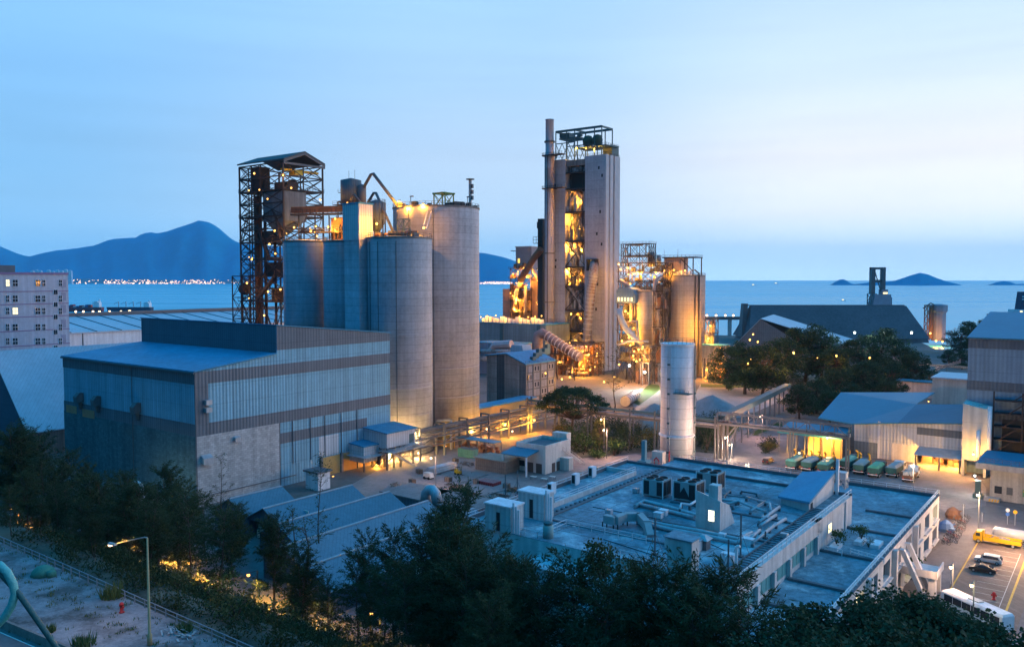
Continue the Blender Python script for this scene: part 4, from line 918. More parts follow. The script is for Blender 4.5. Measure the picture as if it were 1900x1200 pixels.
m=MB()
for k in range(9):m.cb(gp-8+k*2,gq-gr*.72,z,1.2,1.2,1.+k%3*.7)
m.build('roof_tank',WHITE,f)
# lit steel structures between tower and silos
def rack(label,x0,x1,ys,d,dep,name='process_rack',w=.35,sub=2,fill=8,seed=1,base=0):
    a=D3z(x0,690,d);b=onp(x1,a[1],600)
    zs=[base]+[Z(y,a[0],a[1]) for y in ys]
    f=thing(name,label,'frame',(a[0],a[1],base))
    MB().lattice(a[0],b,a[1],a[1]+dep,zs,w,True,sub).build('frame',STEEL,f)
    m=MB();r3=random.Random(seed)
    for z in zs[1:]:m.box(a[0]-.6,b+.6,a[1]-.8,a[1]+dep,z-.2,z)
    m.build('floor_deck',STEEL,f)
    m=MB()
    for z in zs[1:]:m.rail([(a[0]-.6,a[1]-.8,z),(b+.6,a[1]-.8,z),(b+.6,a[1]+dep,z)],1.2,2.,.1)
    m.build('railing',STEELB,f)
    m=MB();m2=MB()
    for z,zn in zip(zs[:-1],zs[1:]):
        for k in range(fill):m.cb(r3.uniform(a[0]+.5,b-.5),a[1]+r3.uniform(.5,dep*.7),z,r3.uniform(.8,2.6),r3.uniform(.8,2),(zn-z)*r3.uniform(.2,.8))
        for k in range(3):
            x=r3.uniform(a[0],b);y=a[1]+r3.uniform(-.5,2);m2.tube([(x,y,z),(x,y,zn-.8),(r3.uniform(a[0],b),y+1,zn-.8)],r3.uniform(.15,.45),6)
    m.build('machinery',STEELB if seed%2 else RUST,f);m2.build('pipe',DUCT,f,True)
    return f,a,b,zs
rack('lit steel frame of several floors right against the kiln tower, below the curved roof house',1146,1179,(668,640,612,586,562),452,10,seed=1)
rack('upper lit steel frame full of sodium lamps between the kiln tower and the slim silos',1147,1229,(540,522,504,488),470,12,seed=3,sub=4,base=28)
rack('bare rust brown trestle rising above the lit frames right of the kiln tower',1152,1203,(474,453),474,8,seed=4,fill=0,base=62,sub=3)
rack('lit steel stair frame at the right foot of the broad pale silo',1309,1323,(660,640,618,592),455,7,seed=5,sub=1,fill=4)
rack('yellow lit pump frame in front of the slim pale silo',1168,1206,(668,655,642),432,6,seed=6,fill=7)
rack('narrow lit pipe frame squeezed between the slim silos and the broad pale silo',1213,1230,(672,640,606,572,540),440,5,seed=8,sub=1,fill=5)
rack('lit conveyor frame stepping down from the upper lit frame to the slim silos',1180,1229,(536,520),462,7,seed=9,sub=3,fill=7,base=34)
for k,pts in enumerate(([(1150,520,450),(1165,530,449),(1172,560,447),(1172,600,446)],[(1228,512,450),(1216,520,449),(1212,548,447),(1213,600,446)],[(1146,640,430),(1170,632,429),(1204,634,428)],[(1150,600,440),(1182,596,438),(1186,640,436)])):
    c=[D3z(*a) for a in pts];solo('steel_duct',MB().tube(c,(1.1,.9,.6,.8)[k],9),DUCT,('grey duct dropping down inside the upper lit frame beside the kiln tower','dark duct dropping between the slim silos','level pipe above the yellow pump frame','elbow duct above the yellow pump frame, beside the swept duct')[k],'duct',c[0],smooth=True)
for px,py,w_,l in ((1208,468,7,'wider of two round vent tanks above the lit frames'),(1222,473,4.5,'narrower round vent tank above the lit frames, next to the wider one')):
    a=D3z(px,py,472);b=D3z(px,492,472);solo('vent_tank',MB().lathe(a[0],a[1],[(w_/F*472,b[2]-1),(w_/F*472,a[2]-.5),(w_/F*420,a[2])],14),GALV,l,'tank',b,'vent tanks',smooth=True)
q=D3z(1160,560,446);a=onp(1143,q[1]);b=onp(1178,q[1]);z0,z1=Z(562,q[0],q[1]),Z(533,q[0],q[1])
f=thing('barrel_roof_house','small blue house with a curved roof carried on the lit frame beside the kiln tower','plant room',(a,q[1],z0))
n=8;prof=[(a,q[1],z0),(b,q[1],z0),(b,q[1],z0+(z1-z0)*.55)]+[(b+(a-b)*k/n,q[1],z0+(z1-z0)*(.55+.45*math.sin(math.pi*(k/n)*.5+.6)/1)) for k in range(1,n)]+[(a,q[1],z0+(z1-z0)*.75)]
MB().ext(prof,(0,9,0)).build('wall',mat('steel_blue_cladding',(.16,.24,.32),corr=1.,var=.2),f)
m=MB()
for k in range(5):m.box(a+1+k*2,a+2+k*2,q[1]-.15,q[1],z0+1,z0+3)
m.build('window',LITW,f)
pts=[D3z(1149,572,438),D3z(1153,592,437),D3z(1162,610,436),D3z(1176,624,435),D3z(1184,640,435)]
solo('swept_duct',MB().tube(pts,1.6,12),GALV,'long grey duct sweeping down right across the lit frames','duct',pts[0],smooth=True)
a=D3z(1305,664,450);b=onp(1342,a[1]);z0,z1=a[2],Z(640,a[0],a[1])
f=thing('discharge_house','grey block house on columns over a lit bay, foot of the broad pale silo','plant room',(a[0],a[1],0))
MB().box(a[0],b,a[1],a[1]+10,z0,z1).build('wall',CONC2,f);MB().box(a[0]-.3,b+.3,a[1]-.3,a[1]+10.3,z1,z1+.4).build('roof',ROOFB,f)
m=MB()
for k in range(5):
    x=a[0]+(b-a[0])*k/4
    for y in (a[1]+.4,a[1]+9.6):m.bar((x,y,0),(x,y,z0),.5)
m.build('column',STEELB,f);MB().box(a[0]+1,b-1,a[1]+9,a[1]+9.6,0,z0).build('rear_wall',CORRR,f)
MB().cb(a[0]+5,a[1]+5,0,3,3,3.4).cb(a[0]+9,a[1]+4,0,2,2,4).build('machinery',RUST,f)
# ------------------------------------------------------------------ white silo with ladder and pipes
p,q=P(1255,860);r_=4.85;zt=Z(637,p,q);zr=Z(806,p,q);zk=Z(838,p,q)
f=thing('white_silo','tall white steel silo with caged ladder and rim rail, standing behind the office block','silo',(p,q,0))
MB().lathe(p,q,[(r_,zk),(r_,zt-.2),(r_*.97,zt),(.2,zt+.5)],40).build('shell',mat('white_steel',(.72,.72,.76),pour=3.0,streak=.3,var=.18,scale=.15,rough=.5),f,True)
MB().lathe(p,q,[(r_*.98,0),(r_*.98,zk)],40).build('skirt',mat('skirt_concrete',(.45,.41,.37),corr=1.2,var=.3,streak=.5),f,True)
MB().lathe(p,q,[(r_,zr-.3),(r_+.45,zr-.15),(r_+.45,zr+.25),(r_,zr+.4)],40).lathe(p,q,[(r_+.0,zt-.4),(r_+.2,zt-.4),(r_+.2,zt+.1),(r_,zt+.1)],40).build('ring_girder',WHITE,f)
MB().ringrail(p,q,zt,r_-.1,1.3,22,.07).build('railing',STEELG,f)
def lad(m,a,dx):
    x=p+(r_+.35)*math.cos(a);y=q+(r_+.35)*math.sin(a);t=Vector((-math.sin(a),math.cos(a),0))*.35;c=Vector((x,y,0))
    for sg in (-1,1):m.bar(c+t*sg+Vector((0,0,.5)),c+t*sg+Vector((0,0,zt+1.2)),.08)
    z=1
    while z<zt:m.bar(c-t+Vector((0,0,z)),c+t+Vector((0,0,z)),.06);z+=.6
an=math.atan2(-(q*1),-(p*1))           # towards the camera
m=MB();lad(m,an+1.35,0);m.build('ladder',STEELG,f)
m=MB()
for a,w_ in ((an-.55,.09),(an-.42,.09),(an+1.15,.14),(an+1.55,.2),(an+1.68,.14)):
    x=p+(r_+.3)*math.cos(a);y=q+(r_+.3)*math.sin(a);m.tube([(x,y,0),(x,y,zt-1)],w_,6)
m.build('conduit',GALV,f)
m=MB();z=4
while z<zt-2:
    for a in (an-.48,an+1.3):x=p+(r_+.4)*math.cos(a);y=q+(r_+.4)*math.sin(a);m.cb(x,y,z,.7,.7,.5)
    z+=4.3
m.box(p+r_*.3,p+r_+1.6,q-r_-1.2,q-r_*.6,zt-14.2,zt-14).rail([(p+r_*.5,q-r_-1.2,zt-14),(p+r_+1.6,q-r_-1.2,zt-14)],1.1,1.2,.08);m.build('bracket',STEELG,f)
f=thing('fire_pump_set','red pump pipes and valves at the foot of the white silo','pump',(*P(1222,868),0))
c=P(1222,868);MB().cb(c[0],c[1],0,3.4,2.2,5).build('pump_house',CREAM,f)
MB().tube([(c[0]-.6,c[1]-1.6,0),(c[0]-.6,c[1]-1.6,2.6),(c[0],c[1]-1.6,3.4),(c[0]+.8,c[1]-1.6,2.6),(c[0]+.8,c[1]-1.6,0)],.22,8).tube([(c[0]+4.6,c[1]-2.6,0),(c[0]+4.6,c[1]-2.6,6)],.22,8).build('red_pipe',RED,f,True)
m=MB().rail([(c[0]-3,c[1]-3,0),(c[0]+12,c[1]-3,0)],2.6,1.5,.1);m.build('fence_rail',GALV,f)
# ------------------------------------------------------------------ gravel heaps and drums behind the pipe bridge
def heap(px,py,w_,h,label,m,seed,d2=.7):
    p,q=P(px,py);mb=MB();n=30;rg=10;V=[];
    for j in range(rg+1):
        for k in range(n):
            a=k*2*math.pi/n;u=j/rg;rr_=w_*(1-u)*(1+.18*noise.noise(Vector((math.cos(a)*1.5,math.sin(a)*1.5,seed))))
            V.append((p+rr_*math.cos(a),q+rr_*math.sin(a)*d2,max(0,h*(u**.85)+.5*noise.noise(Vector((rr_*math.cos(a)*.3,rr_*math.sin(a)*.3,seed))) if j else 0)))
    mb.add(V,[(j*n+k,j*n+(k+1)%n,(j+1)*n+(k+1)%n,(j+1)*n+k) for j in range(rg) for k in range(n)])
    solo('gravel_heap',mb,m,label,'heap',(p,q,0),'heaps of gravel',smooth=True)
HEAP=mat('grey_gravel',(.22,.24,.25),var=.4,scale=.4,bump=.4)
heap(1322,766,15,7.5,'dark blue grey gravel heap right of the white silo',HEAP,1)
heap(1215,775,11,6,'gravel heap left of the white silo behind the pipe bridge',HEAP,2)
a=P(1160,755);b=P(1180,742);f=thing('horizontal_tank','ribbed grey steel cylinder lying on the ground left of the gravel heap','tank',(*a,0))
MB().tube([(a[0],a[1],2.4),(b[0],b[1],2.4)],2.2,18).build('drum',GALV,f,True)
m=MB()
for k in range(6):
    x=Vector((a[0],a[1],2.4)).lerp(Vector((b[0],b[1],2.4)),(k+.3)/6);y=Vector((a[0],a[1],2.4)).lerp(Vector((b[0],b[1],2.4)),(k+.36)/6);m.tube([x,y],2.35,18)
m.build('hoop',STEELB,f)
a=P(1190,806);b=P(1225,806);solo('culvert_tank',MB().tube([(a[0],a[1],3),(b[0],b[1],3)],3,20),mat('dull_blue',(.12,.22,.28),var=.25),'dull blue half hidden tank lying behind bushes left of the white silo','tank',(*a,0),smooth=True)
# ------------------------------------------------------------------ far right: storage hall, loader, pier, ship
def wall_(m,x0,x1,y0,y1,q,dep):
    a=Q3(x0,y1,q);b=Q3(x1,y1,q);m.box(a[0],b[0],q,q+dep,0,Z(y0,a[0],q));return a,b
a=W(1392,636);b=W(1724,636);d=a[1]
zt=(HOR-569)/F*d+H;x0,x1=a[0],b[0]
f=thing('storage_hall','very long dark slate roofed storage hall by the water with sloping ends','storage hall',(x0,d,0),plant=False)
Lh=x1-x0
MB().loft([(0,0,0),(Lh,0,0),(Lh,52,0),(0,52,0)],[(3,0,3.5),(Lh-1,0,3.5),(Lh-1,52,3.5),(3,52,3.5)]).build('wall',CORRD,f)
MB().loft([(-1,-1,3.5),(Lh+.5,-1,3.5),(Lh+.5,53,3.5),(-1,53,3.5)],[(7,24,zt),(Lh-9,24,zt),(Lh-9,28,zt),(7,28,zt)]).build('roof',mat('slate_roof',(.105,.1,.115),seam=2.5,var=.4,scale=.05,streak=.3,rough=.7),f)
MB().loft([(-2,20,3.5),(2,20,3.5),(2,32,3.5),(-2,32,3.5)],[(0,22,zt+2),(4,22,zt+2),(4,30,zt+2),(0,30,zt+2)]).box(4,Lh-10,25,27,zt,zt+.8).build('end_frame',STEELB,f)
d=610;a=W(1362,517+int(55*F/d));gx0=(1362-CX)/F*d;gx1=(1600-CX)/F*d;zr=H-(592-HOR)/F*d;ze=H-(648-HOR)/F*d
f=thing('pale_shed','wide low shed with pale roof and brown gable before the storage hall','shed',(gx0,d,0),plant=False)
wd=(1480-1362)/F*d
MB().ext([(0,0,0),(0,0,ze+2),(wd*.42,0,zr),(wd,0,ze+6),(wd,0,0)],(30,70,0)).build('wall',mat('brown_gable',(.26,.18,.17),corr=1.4,var=.25),f)
MB().loft([(-.5,-.6,ze+2.05),(wd*.42,-.6,zr+.05),(wd*.42+32,70,zr+.05),(31.5,70,ze+2.05)],[(-.5,-.6,ze+2.4),(wd*.42,-.6,zr+.5),(wd*.42+32,70,zr+.5),(31.5,70,ze+2.4)]).loft([(wd*.42,-.6,zr+.06),(wd*1.95,-.6,ze),(wd*1.95+32,70,ze),(wd*.42+32,70,zr+.06)],[(wd*.42,-.6,zr+.51),(wd*1.95,-.6,ze+.5),(wd*1.95+32,70,ze+.5),(wd*.42+32,70,zr+.51)]).build('roof',ROOFL,f)
d=845;cx=(1631-CX)/F*d;s_=d/F
zq=lambda y:H+(HOR-y)*s_
f=thing('ship_loader','tall grey double towered ship unloader rising behind the dark storage hall','crane',(cx,d,0),plant=False)
MB().box(-17*s_,-10*s_,-3,3,zq(545),zq(496)).box(3*s_,9*s_,-3,3,zq(538),zq(496)).box(-17*s_,9*s_,-2,2,zq(500),zq(496)).box(-12*s_,5*s_,-1.5,1.5,zq(524),zq(519)).build('tower',STEELB,f)
m=MB().lattice(-18*s_,-9*s_,-5,5,[zq(575),zq(560),zq(545)],.8).lattice(8*s_,19*s_,-5,5,[zq(575),zq(562),zq(552)],.8).bar((-10*s_,0,zq(500)),(4*s_,0,zq(545)),.8);m.build('leg_frame',STEELB,f)
MB().loft([(-16*s_,-6,zq(566)),(20*s_,-6,zq(566)),(20*s_,6,zq(566)),(-16*s_,6,zq(566))],[(-12*s_,-6,zq(546)),(17*s_,-6,zq(546)),(17*s_,6,zq(546)),(-12*s_,6,zq(546))]).box(2*s_,13*s_,-4,4,zq(546),zq(537)).build('machine_house',mat('loader_lilac',(.32,.28,.32),var=.25),f)
MB().box(-16*s_,-10*s_,-5,5,0,zq(566)).box(12*s_,19*s_,-5,5,0,zq(566)).build('gantry_leg',STEELB,f)
MB().box(4*s_,12*s_,-4.3,-4.1,zq(545),zq(542)).build('cab_light',LITW,f)
d=735;cx=(1743-CX)/F*d;s_=d/F
f=thing('quay_silo','grey hexagonal silo with an orange lit elevator tower, right end of the storage hall','silo',(cx,d,0),plant=False)
MB().loft([(-9*s_+6*0,-4,0),(15*s_,-4,0),(15*s_,8,0),(-9*s_,8,0)],[(-9*s_,-4,zq(632)),(15*s_,-4,zq(632)),(15*s_,8,zq(632)),(-9*s_,8,zq(632))]).lathe(2*s_,2,[(12.5*s_,zq(632)),(12.5*s_,zq(580)),(15*s_,zq(577)),(15*s_,zq(566)),(3,zq(564))],8).build('shell',mat('quay_concrete',(.3,.29,.33),streak=.4,var=.2),f)
zq=lambda y:H+(HOR-y)*s_
m=MB().lattice(-23*s_,-13*s_,-2,4,[0]+[zq(y) for y in (622,608,594,580,566)],.6);m.tube([(-18*s_,-2.5,2),(-18*s_,-2.5,zq(570))],1.6,8);m.build('elevator_tower',RUST,f)
MB().bar((-30*s_,0,zq(572)),(-16*s_,0,zq(562)),.8).bar((-16*s_,0,zq(562)),(0,0,zq(570)),.8).build('conveyor',STEELB,f)
d=806;s_=d/F;zq=lambda y:H+(HOR-y)*s_
f=thing('pier','long straight concrete pier with lamp posts reaching out over the water','pier',((1302-CX)*s_,d,-4),plant=False)
Lp=100*s_
m=MB().box(0,Lp,-3,3,zq(593)+4,zq(589)+4).box(0,Lp,-3.2,-2.8,zq(589)+4,zq(587)+4);m.build('deck',STEELB,f)
m=MB()
for k in range(3):m.box(20*s_+k*30*s_,25*s_+k*30*s_,-2.5,2.5,0,zq(593)+4)
m.build('pier_leg',CONCP,f)
# ships
def ship(x,y,rz,Ls,label,hullc,stacks,group=None):
    f=thing('cargo_ship',label,'ship',(x,y,-4),group,False,rz);h=Ls*.075;b=Ls*.07
    ring=lambda z,s:[(-Ls/2,-b*s,z),(Ls*.36,-b*s,z),(Ls*.5*(1 if z>1 else .95),0,z),(Ls*.36,b*s,z),(-Ls/2,b*s,z)]
    MB().loft(ring(-1,.8),ring(h,1)).build('hull',hullc,f)
    MB().loft(ring(h,1.02),ring(h+.8,1.02)).build('gunwale',STEELB,f)
    sp_=MB().box(-Ls*.46,-Ls*.34,-b*.85,b*.85,h+.8,h+Ls*.1);sp_.box(-Ls*.44,-Ls*.37,-b*1.05,b*1.05,h+Ls*.1,h+Ls*.12).box(-Ls*.455,-Ls*.43,-b*.2,b*.2,h+Ls*.1,h+Ls*.16);su=sp_.build('superstructure',WHITE,f)
    m=MB()
    for k in range(3):m.box(-Ls*.339,-Ls*.337,-b*.7,b*.7,h+Ls*(.02+.025*k),h+Ls*(.03+.025*k))
    m.box(-Ls*.43,-Ls*.36,-b*.86,-b*.855,h+Ls*.06,h+Ls*.08);m.build('lit_windows',LITW,su)
    r3=random.Random(int(Ls));cm=[mat('box_red',(.3,.05,.06),var=.2),mat('box_blue',(.05,.1,.25),var=.2),mat('box_white',(.45,.45,.45),var=.2)]
    if stacks:
        for i,c in enumerate(cm):
            m=MB()
            for k in range(12):
                if k%3==i:
                    x_=-Ls*.31+k*Ls*.055;m.box(x_,x_+Ls*.05,-b*.85,b*.85,h+.8,h+.8+Ls*r3.uniform(.02,.05))
            m.build('container_stack',c,f)
    else:
        m=MB()
        for k in range(4):
            x_=-Ls*.25+k*Ls*.16;m.bar((x_,0,h),(x_,0,h+Ls*.13),Ls*.012).bar((x_,0,h+Ls*.12),(x_+Ls*.1,0,h+Ls*.08),Ls*.008)
        m.build('deck_crane',GALV,f)
    return f
REDH=mat('red_hull',(.22,.05,.06),var=.2);NAVY=mat('navy_hull',(.035,.05,.09),var=.2)
x,y=W(140,578,-4);ship(x,y,R(184),95,'dark red container ship moored off the left shore beside the lilac apartment block',REDH,True)
x,y=W(240,577,-4);ship(x,y,R(178),85,'navy cargo ship with pale deck cranes, right of the red one',NAVY,False)
for px,py,l in ((1440,521,'small lit boat on the horizon above the pier'),(1565,558,'small white boat alone on the open water behind the storage hall'),(1398,530,'tiny boat far out above the left part of the pier')):
    x,y=W(px,py,-4);y=min(y,9000);k=y/F
    f=thing('small_boat',l,'boat',((px-CX)*k,y,-4),None,False)
    MB().loft([(-4*k,-k,0),(4*k,-k,0),(5*k,0,0),(4*k,k,0),(-4*k,k,0)],[(-4.4*k,-1.2*k,1.2*k),(4.2*k,-1.2*k,1.2*k),(5.6*k,0,1.5*k),(4.2*k,1.2*k,1.2*k),(-4.4*k,1.2*k,1.2*k)]).build('hull',WHITE,f);MB().box(-2.5*k,.5*k,-.8*k,.8*k,1.2*k,2.6*k).build('cabin',LITW,f)
d=900;s_=d/F;zq=lambda y:H+(HOR-y)*s_
f=thing('bulk_carrier','dark teal hull and navy funnel of a large ship at the right edge','ship',((1845-CX)*s_,d,-4),None,False)
MB().loft([(2,-14,0),(150,-14,0),(150,14,0),(4,14,0)],[(0,-14,zq(583)+4),(150,-14,zq(583)+4),(150,14,zq(583)+4),(0,14,zq(583)+4)]).build('hull',mat('teal_hull',(.03,.07,.09),var=.2),f)
MB().box(.5,150,-14.2,-14,zq(602)+4,zq(598)+4).build('hull_stripe',WHITE,f)
MB().box(6,150,-14.25,-14,zq(612)+4,zq(603)+4).build('boot_topping',mat('maroon',(.18,.05,.08),var=.2),f)
MB().box(36*s_,80*s_,-10,10,zq(583)+4,zq(574)+4).build('deck_house',WHITE,f)
MB().loft([(43*s_,-5,zq(574)+4),(80*s_,-5,zq(574)+4),(80*s_,5,zq(574)+4),(43*s_,5,zq(574)+4)],[(47*s_,-5,zq(541)+4),(80*s_,-5,zq(541)+4),(80*s_,5,zq(541)+4),(47*s_,5,zq(541)+4)]).build('funnel',NAVY,f)
MB().box(46*s_,80*s_,-5.2,-5,zq(556)+4,zq(554)+4).box(46*s_,80*s_,-5.2,-5,zq(551)+4,zq(549)+4).build('funnel_band',WHITE,f)
m=MB().rail([(0,-14,zq(583)+4),(36*s_,-14,zq(583)+4)],1.5,4,.3);m.build('railing',WHITE,f)
MB().box(38*s_,42*s_,-10.4,-10,zq(580)+4,zq(576)+4).build('lit_windows',LITW,f)
# far shore: tower blocks and lights
FWH=mat('far_white',(.6,.6,.62),var=.1,bump=0)
r3=random.Random(21);k=9300/F
def blocks(xs,y0,label):
    for i,(px,h_,w_) in enumerate(xs):
        yy=9350+r3.uniform(-40,40)
        hh=(524-h_)*k;ww=w_*k
        m=MB().box(-ww/2,ww/2,-12,12,-2,hh).box(-ww/4,ww/4,-8,8,hh,hh+6)
        f=thing('tower_block',label,'tower block',((px-CX)/F*yy,yy,-2),'tower blocks on the far shore',False)
        m.build('wall',FWH,f)
        m=MB()
        for j in range(4):m.box(-ww/2+ww*(j+.35)/4,-ww/2+ww*(j+.65)/4,-12.4,-12,6,hh-5)
        m.build('window_column',mat('far_window',(.18,.2,.24),var=.1,bump=0),f)
blocks([(2,496,6),(10,495,6),(18,494,6),(26,493,5)],0,'pale tower block on the far shore in the cluster at the left edge')
blocks([(62,500,6),(70,499,6),(77,500,5),(92,499,6),(100,501,6),(108,499,6),(116,500,6),(124,498,6),(132,500,6)],0,'pale tower block on the far shore above the lilac apartment roof')
cl=MB()
for _ in range(430):
    px=r3.choice((r3.uniform(128,444),r3.uniform(190,400),r3.uniform(890,950)))
    yy=8900+r3.uniform(0,380);z=r3.uniform(0,1)**2*42+2;s2=r3.uniform(2.,5.2)
    if px>880:z*=.5
    cl.ball(((px-CX)/F*yy,yy,z),s2,5)
cl.build('shore_lights',emit('far_lights',(1.,.62,.42),3.))['kind']='stuff'
qb_=MB();r3=random.Random(8)
yy=9500;qb_.box((128-CX)/F*yy,(452-CX)/F*yy,yy-18,yy+18,-2,16)
for k_ in range(40):
    px=r3.uniform(130,445);h_=r3.uniform(20,55);w_=r3.uniform(60,200);X=(px-CX)/F*yy;qb_.box(X,X+w_,yy-20-k_*.1,yy+20,-2,h_)
solo('terminal_building',qb_,mat('far_terminal',(.25,.25,.3),var=.3,bump=0,scale=.01),'long low stepped terminal under the shore lights below the mountain','terminal',(0,0,0),plant=False)
# ------------------------------------------------------------------ office block with terraces
ZU,ZL=14.2,9.0
ox0,oxm,ox1=-88.5,-40.6,-30.8
qn,qf,qff=104.,160.5,190.7
f=thing('office_block','sprawling white two level office block with blue lit flat roofs, terraces and white railings','office block',(oxm,qn,0))
def rw(m,x,y0,y1,z0,z1,bays,th=.5,ww=.62,sill=.2,head=.25):
    """a +p wall with real openings: piers, sill and head around each bay"""
    L_=(y1-y0)/bays;m.box(x-th,x,y0,y1,z0,z0+(z1-z0)*sill).box(x-th,x,y0,y1,z1-(z1-z0)*head,z1)
    for i in range(bays+1):
        a=max(y0,y0+i*L_-L_*(1-ww)/2);b=min(y1,y0+i*L_+L_*(1-ww)/2);m.box(x-th,x,a,b,z0+(z1-z0)*sill,z1-(z1-z0)*head)
# lower level: whole footprint
OW=mat('office_render',(.6,.55,.53),var=.25,scale=.12,streak=.4,rough=.7)
m=MB();m.box(ox0-3,ox1-2.4,qn-8,qff,0,ZL);m.build('lower_wall',OW,f)
m=MB();rw(m,ox1,98,qff,.0,ZL*.46,11,1.2,.6,.12,.12);rw(m,ox1,98,qff,ZL*.46,ZL+.5,11,1.2,.55,.22,.22);m.build('facade_wall',OW,f)
w=(qff-98)/11
for i in range(11):
    for z0,z1 in ((.9,ZL*.4),(ZL*.57,ZL*.88)):
        c=98+(i+.5)*w;wi=MB().box(ox1-1.15,ox1-.85,c-w*.3,c+w*.3,z0,z1).build('window',WHITE,f)
        MB().box(ox1-.85,ox1-.8,c-w*.27,c-w*.02,z0+.2,z1-.2).box(ox1-.85,ox1-.8,c+w*.02,c+w*.27,z0+.2,z1-.2).build('pane',GLASSD if (i*3+int(z0))%7 else LITW,wi)
        MB().box(ox1-.3,ox1+.5,c-w*.33,c+w*.33,z0-.28,z0-.05).build('sill',OW,wi)
m=MB()
for i in (2,4,6,8):c=98+i*w;m.box(ox1,ox1+.8,c-.5,c+.5,0,ZL+.3)
m.loft([(ox1+4.2,152,0),(ox1+5,152,0),(ox1+5,153,0),(ox1+4.2,153,0)],[(ox1+.3,152,ZL-.6),(ox1+1.1,152,ZL-.6),(ox1+1.1,153,ZL-.6),(ox1+.3,153,ZL-.6)]).loft([(ox1+4.2,156.5,0),(ox1+5,156.5,0),(ox1+5,157.3,0),(ox1+4.2,157.3,0)],[(ox1+.3,156.5,ZL-.6),(ox1+1.1,156.5,ZL-.6),(ox1+1.1,157.3,ZL-.6),(ox1+.3,157.3,ZL-.6)])
m.build('buttress',OW,f)
pc=MB().box(ox1,ox1+6,153.5,160,3.9,4.2);for_=pc.box(ox1+5.8,ox1+6,153.5,160,4.2,5.2).box(ox1,ox1+6,153.5,153.7,4.2,5.2).box(ox1+5,ox1+5.7,159,159.7,0,3.9).box(ox1+4.6,ox1+5.7,154,155.4,0,3.9).build('porch',OW,f)
m=MB().box(ox0-3,ox1,qn-8,qff,ZL,ZL+.06);m.build('lower_roof',ROOFC,f)
m=MB();m.box(ox0-3.2,ox1+.1,qff,qff+.4,ZL-.5,ZL+.75).box(ox1-.45,ox1+.05,98,qff,ZL+.5,ZL+.62)
for q in (113,124.5,141,157,171):m.box(oxm,ox1-.4,q-.35,q+.35,ZL+.06,ZL+.45)
m.build('roof_kerb',ROOFD,f)
MB().rail([(ox1-.3,98,ZL+.62),(ox1-.3,qff,ZL+.62)],1.,2.2,.09).rail([(-88,qff+.2,ZL+.75),(ox1,qff+.2,ZL+.75)],.9,2.6,.06).build('lower_railing',WHITE,f)
# upper level
MB().box(ox0,oxm-1.5,qn,qf,ZL,ZU).build('upper_wall',OW,f)
m=MB();m.box(oxm-1.2,oxm,qn,142,ZL+3.1,ZU+.25)
for q in (104.5,111.5,118.3,125.2,132,139):m.box(oxm-1.3,oxm+.3,q-.45,q+.45,ZL,ZL+3.1)
m.box(oxm-1.5,oxm,139,qf,ZL,ZU+.25).box(oxm,oxm+.25,qf-5,qf-4.2,ZL,ZU).build('terrace_wall',OW,f)
for a,b in ((105,111),(112,117.8),(118.8,124.7),(125.7,131.5),(132.5,138.5)):
    wi=MB().box(oxm-.6,oxm-.3,a-.2,b+.2,ZL+.06,ZL+.8).box(oxm-1.2,oxm-.3,a,b,ZL+3.02,ZL+3.1).build('terrace_window',OW,f)
    m=MB()
    for k in range(3):m.box(oxm-.35,oxm-.3,a+.1+(b-a)*k/3,a+(b-a)*(k+1)/3-.08,ZL+.8,ZL+3.02)
    m.build('pane',GLASS,wi)
wi=MB().box(oxm,oxm+.1,145,147.2,ZL+1.9,ZL+3.7).build('terrace_window',WHITE,f)
MB().box(oxm+.1,oxm+.15,145.2,146,ZL+2.1,ZL+2.75).box(oxm+.1,oxm+.15,146.2,147,ZL+2.1,ZL+2.75).box(oxm+.1,oxm+.15,145.2,146,ZL+2.9,ZL+3.5).box(oxm+.1,oxm+.15,146.2,147,ZL+2.9,ZL+3.5).build('pane',LITW,wi)
MB().box(ox0,oxm-.1,qn,qf,ZU,ZU+.08).build('upper_roof',ROOFC,f)
m=MB();g0=P(1226,874,ZU);g1=P(1020,964,ZU);gp_=(g0[0]+g1[0])/2
m.box(gp_-.6,gp_,g1[1]-.3,qf-1,ZU+.08,ZU+.3)
k=g1[1]
while k<qf-2:m.box(gp_-1.3,gp_-.6,k,k+.7,ZU+.08,ZU+.34);k+=1.5
c=P(1095,977,ZU);m.box(gp_,c[0]+18,g1[1]-.5,g1[1],ZU+.08,ZU+.3)
m.box(ox0,oxm,qf-.5,qf,ZU+.08,ZU+.6).box(ox0-.1,ox0+.4,qn,qf,ZU+.08,ZU+.7)
for q in (123.8,136):m.box(-66,oxm-2.6,q,q+.5,ZU+.08,ZU+.32)
m.build('upper_kerb',ROOFD,f)
m=MB()
for x in (oxm-1.4,oxm-3.1):m.bar((x,qn,ZU+.35),(x,147,ZU+.35),.16,.25)
k=qn
while k<147:m.bar((oxm-1.4,k,ZU+.3),(oxm-3.1,k,ZU+.3),.14);k+=1.1
m.build('gutter_grating',ROOFD,f)
RA=MB().rail([(oxm-.2,qn,ZU+.25),(oxm-.2,qf,ZU+.25)],1.1,2.,.1).rail([(ox0+.3,qn,ZU+.3),(ox0+.3,qf,ZU+.3)],1.1,3.2,.07)
a=P(1009,1006,ZU);b=P(1059,985,ZU);a=(-73.2,a[1]);bq=b[1]+1.5
RA.rail([(ox0+.3,qn+.3,ZU+.08),(a[0],qn+.3,ZU+.08),(a[0],bq,ZU+.08),(-58.5,bq,ZU+.08)],1.15,2.4,.08).rail([(-58.5,qn+.4,ZU+.08),(oxm-.2,qn+.4,ZU+.08)],1.15,2.2,.08)
RA.build('upper_railing',WHITE,f)
MB().box(a[0]+.3,-58.8,qn-5,bq-.4,ZL+.06,ZL+3.0).build('entrance_roof',ROOFL,f)
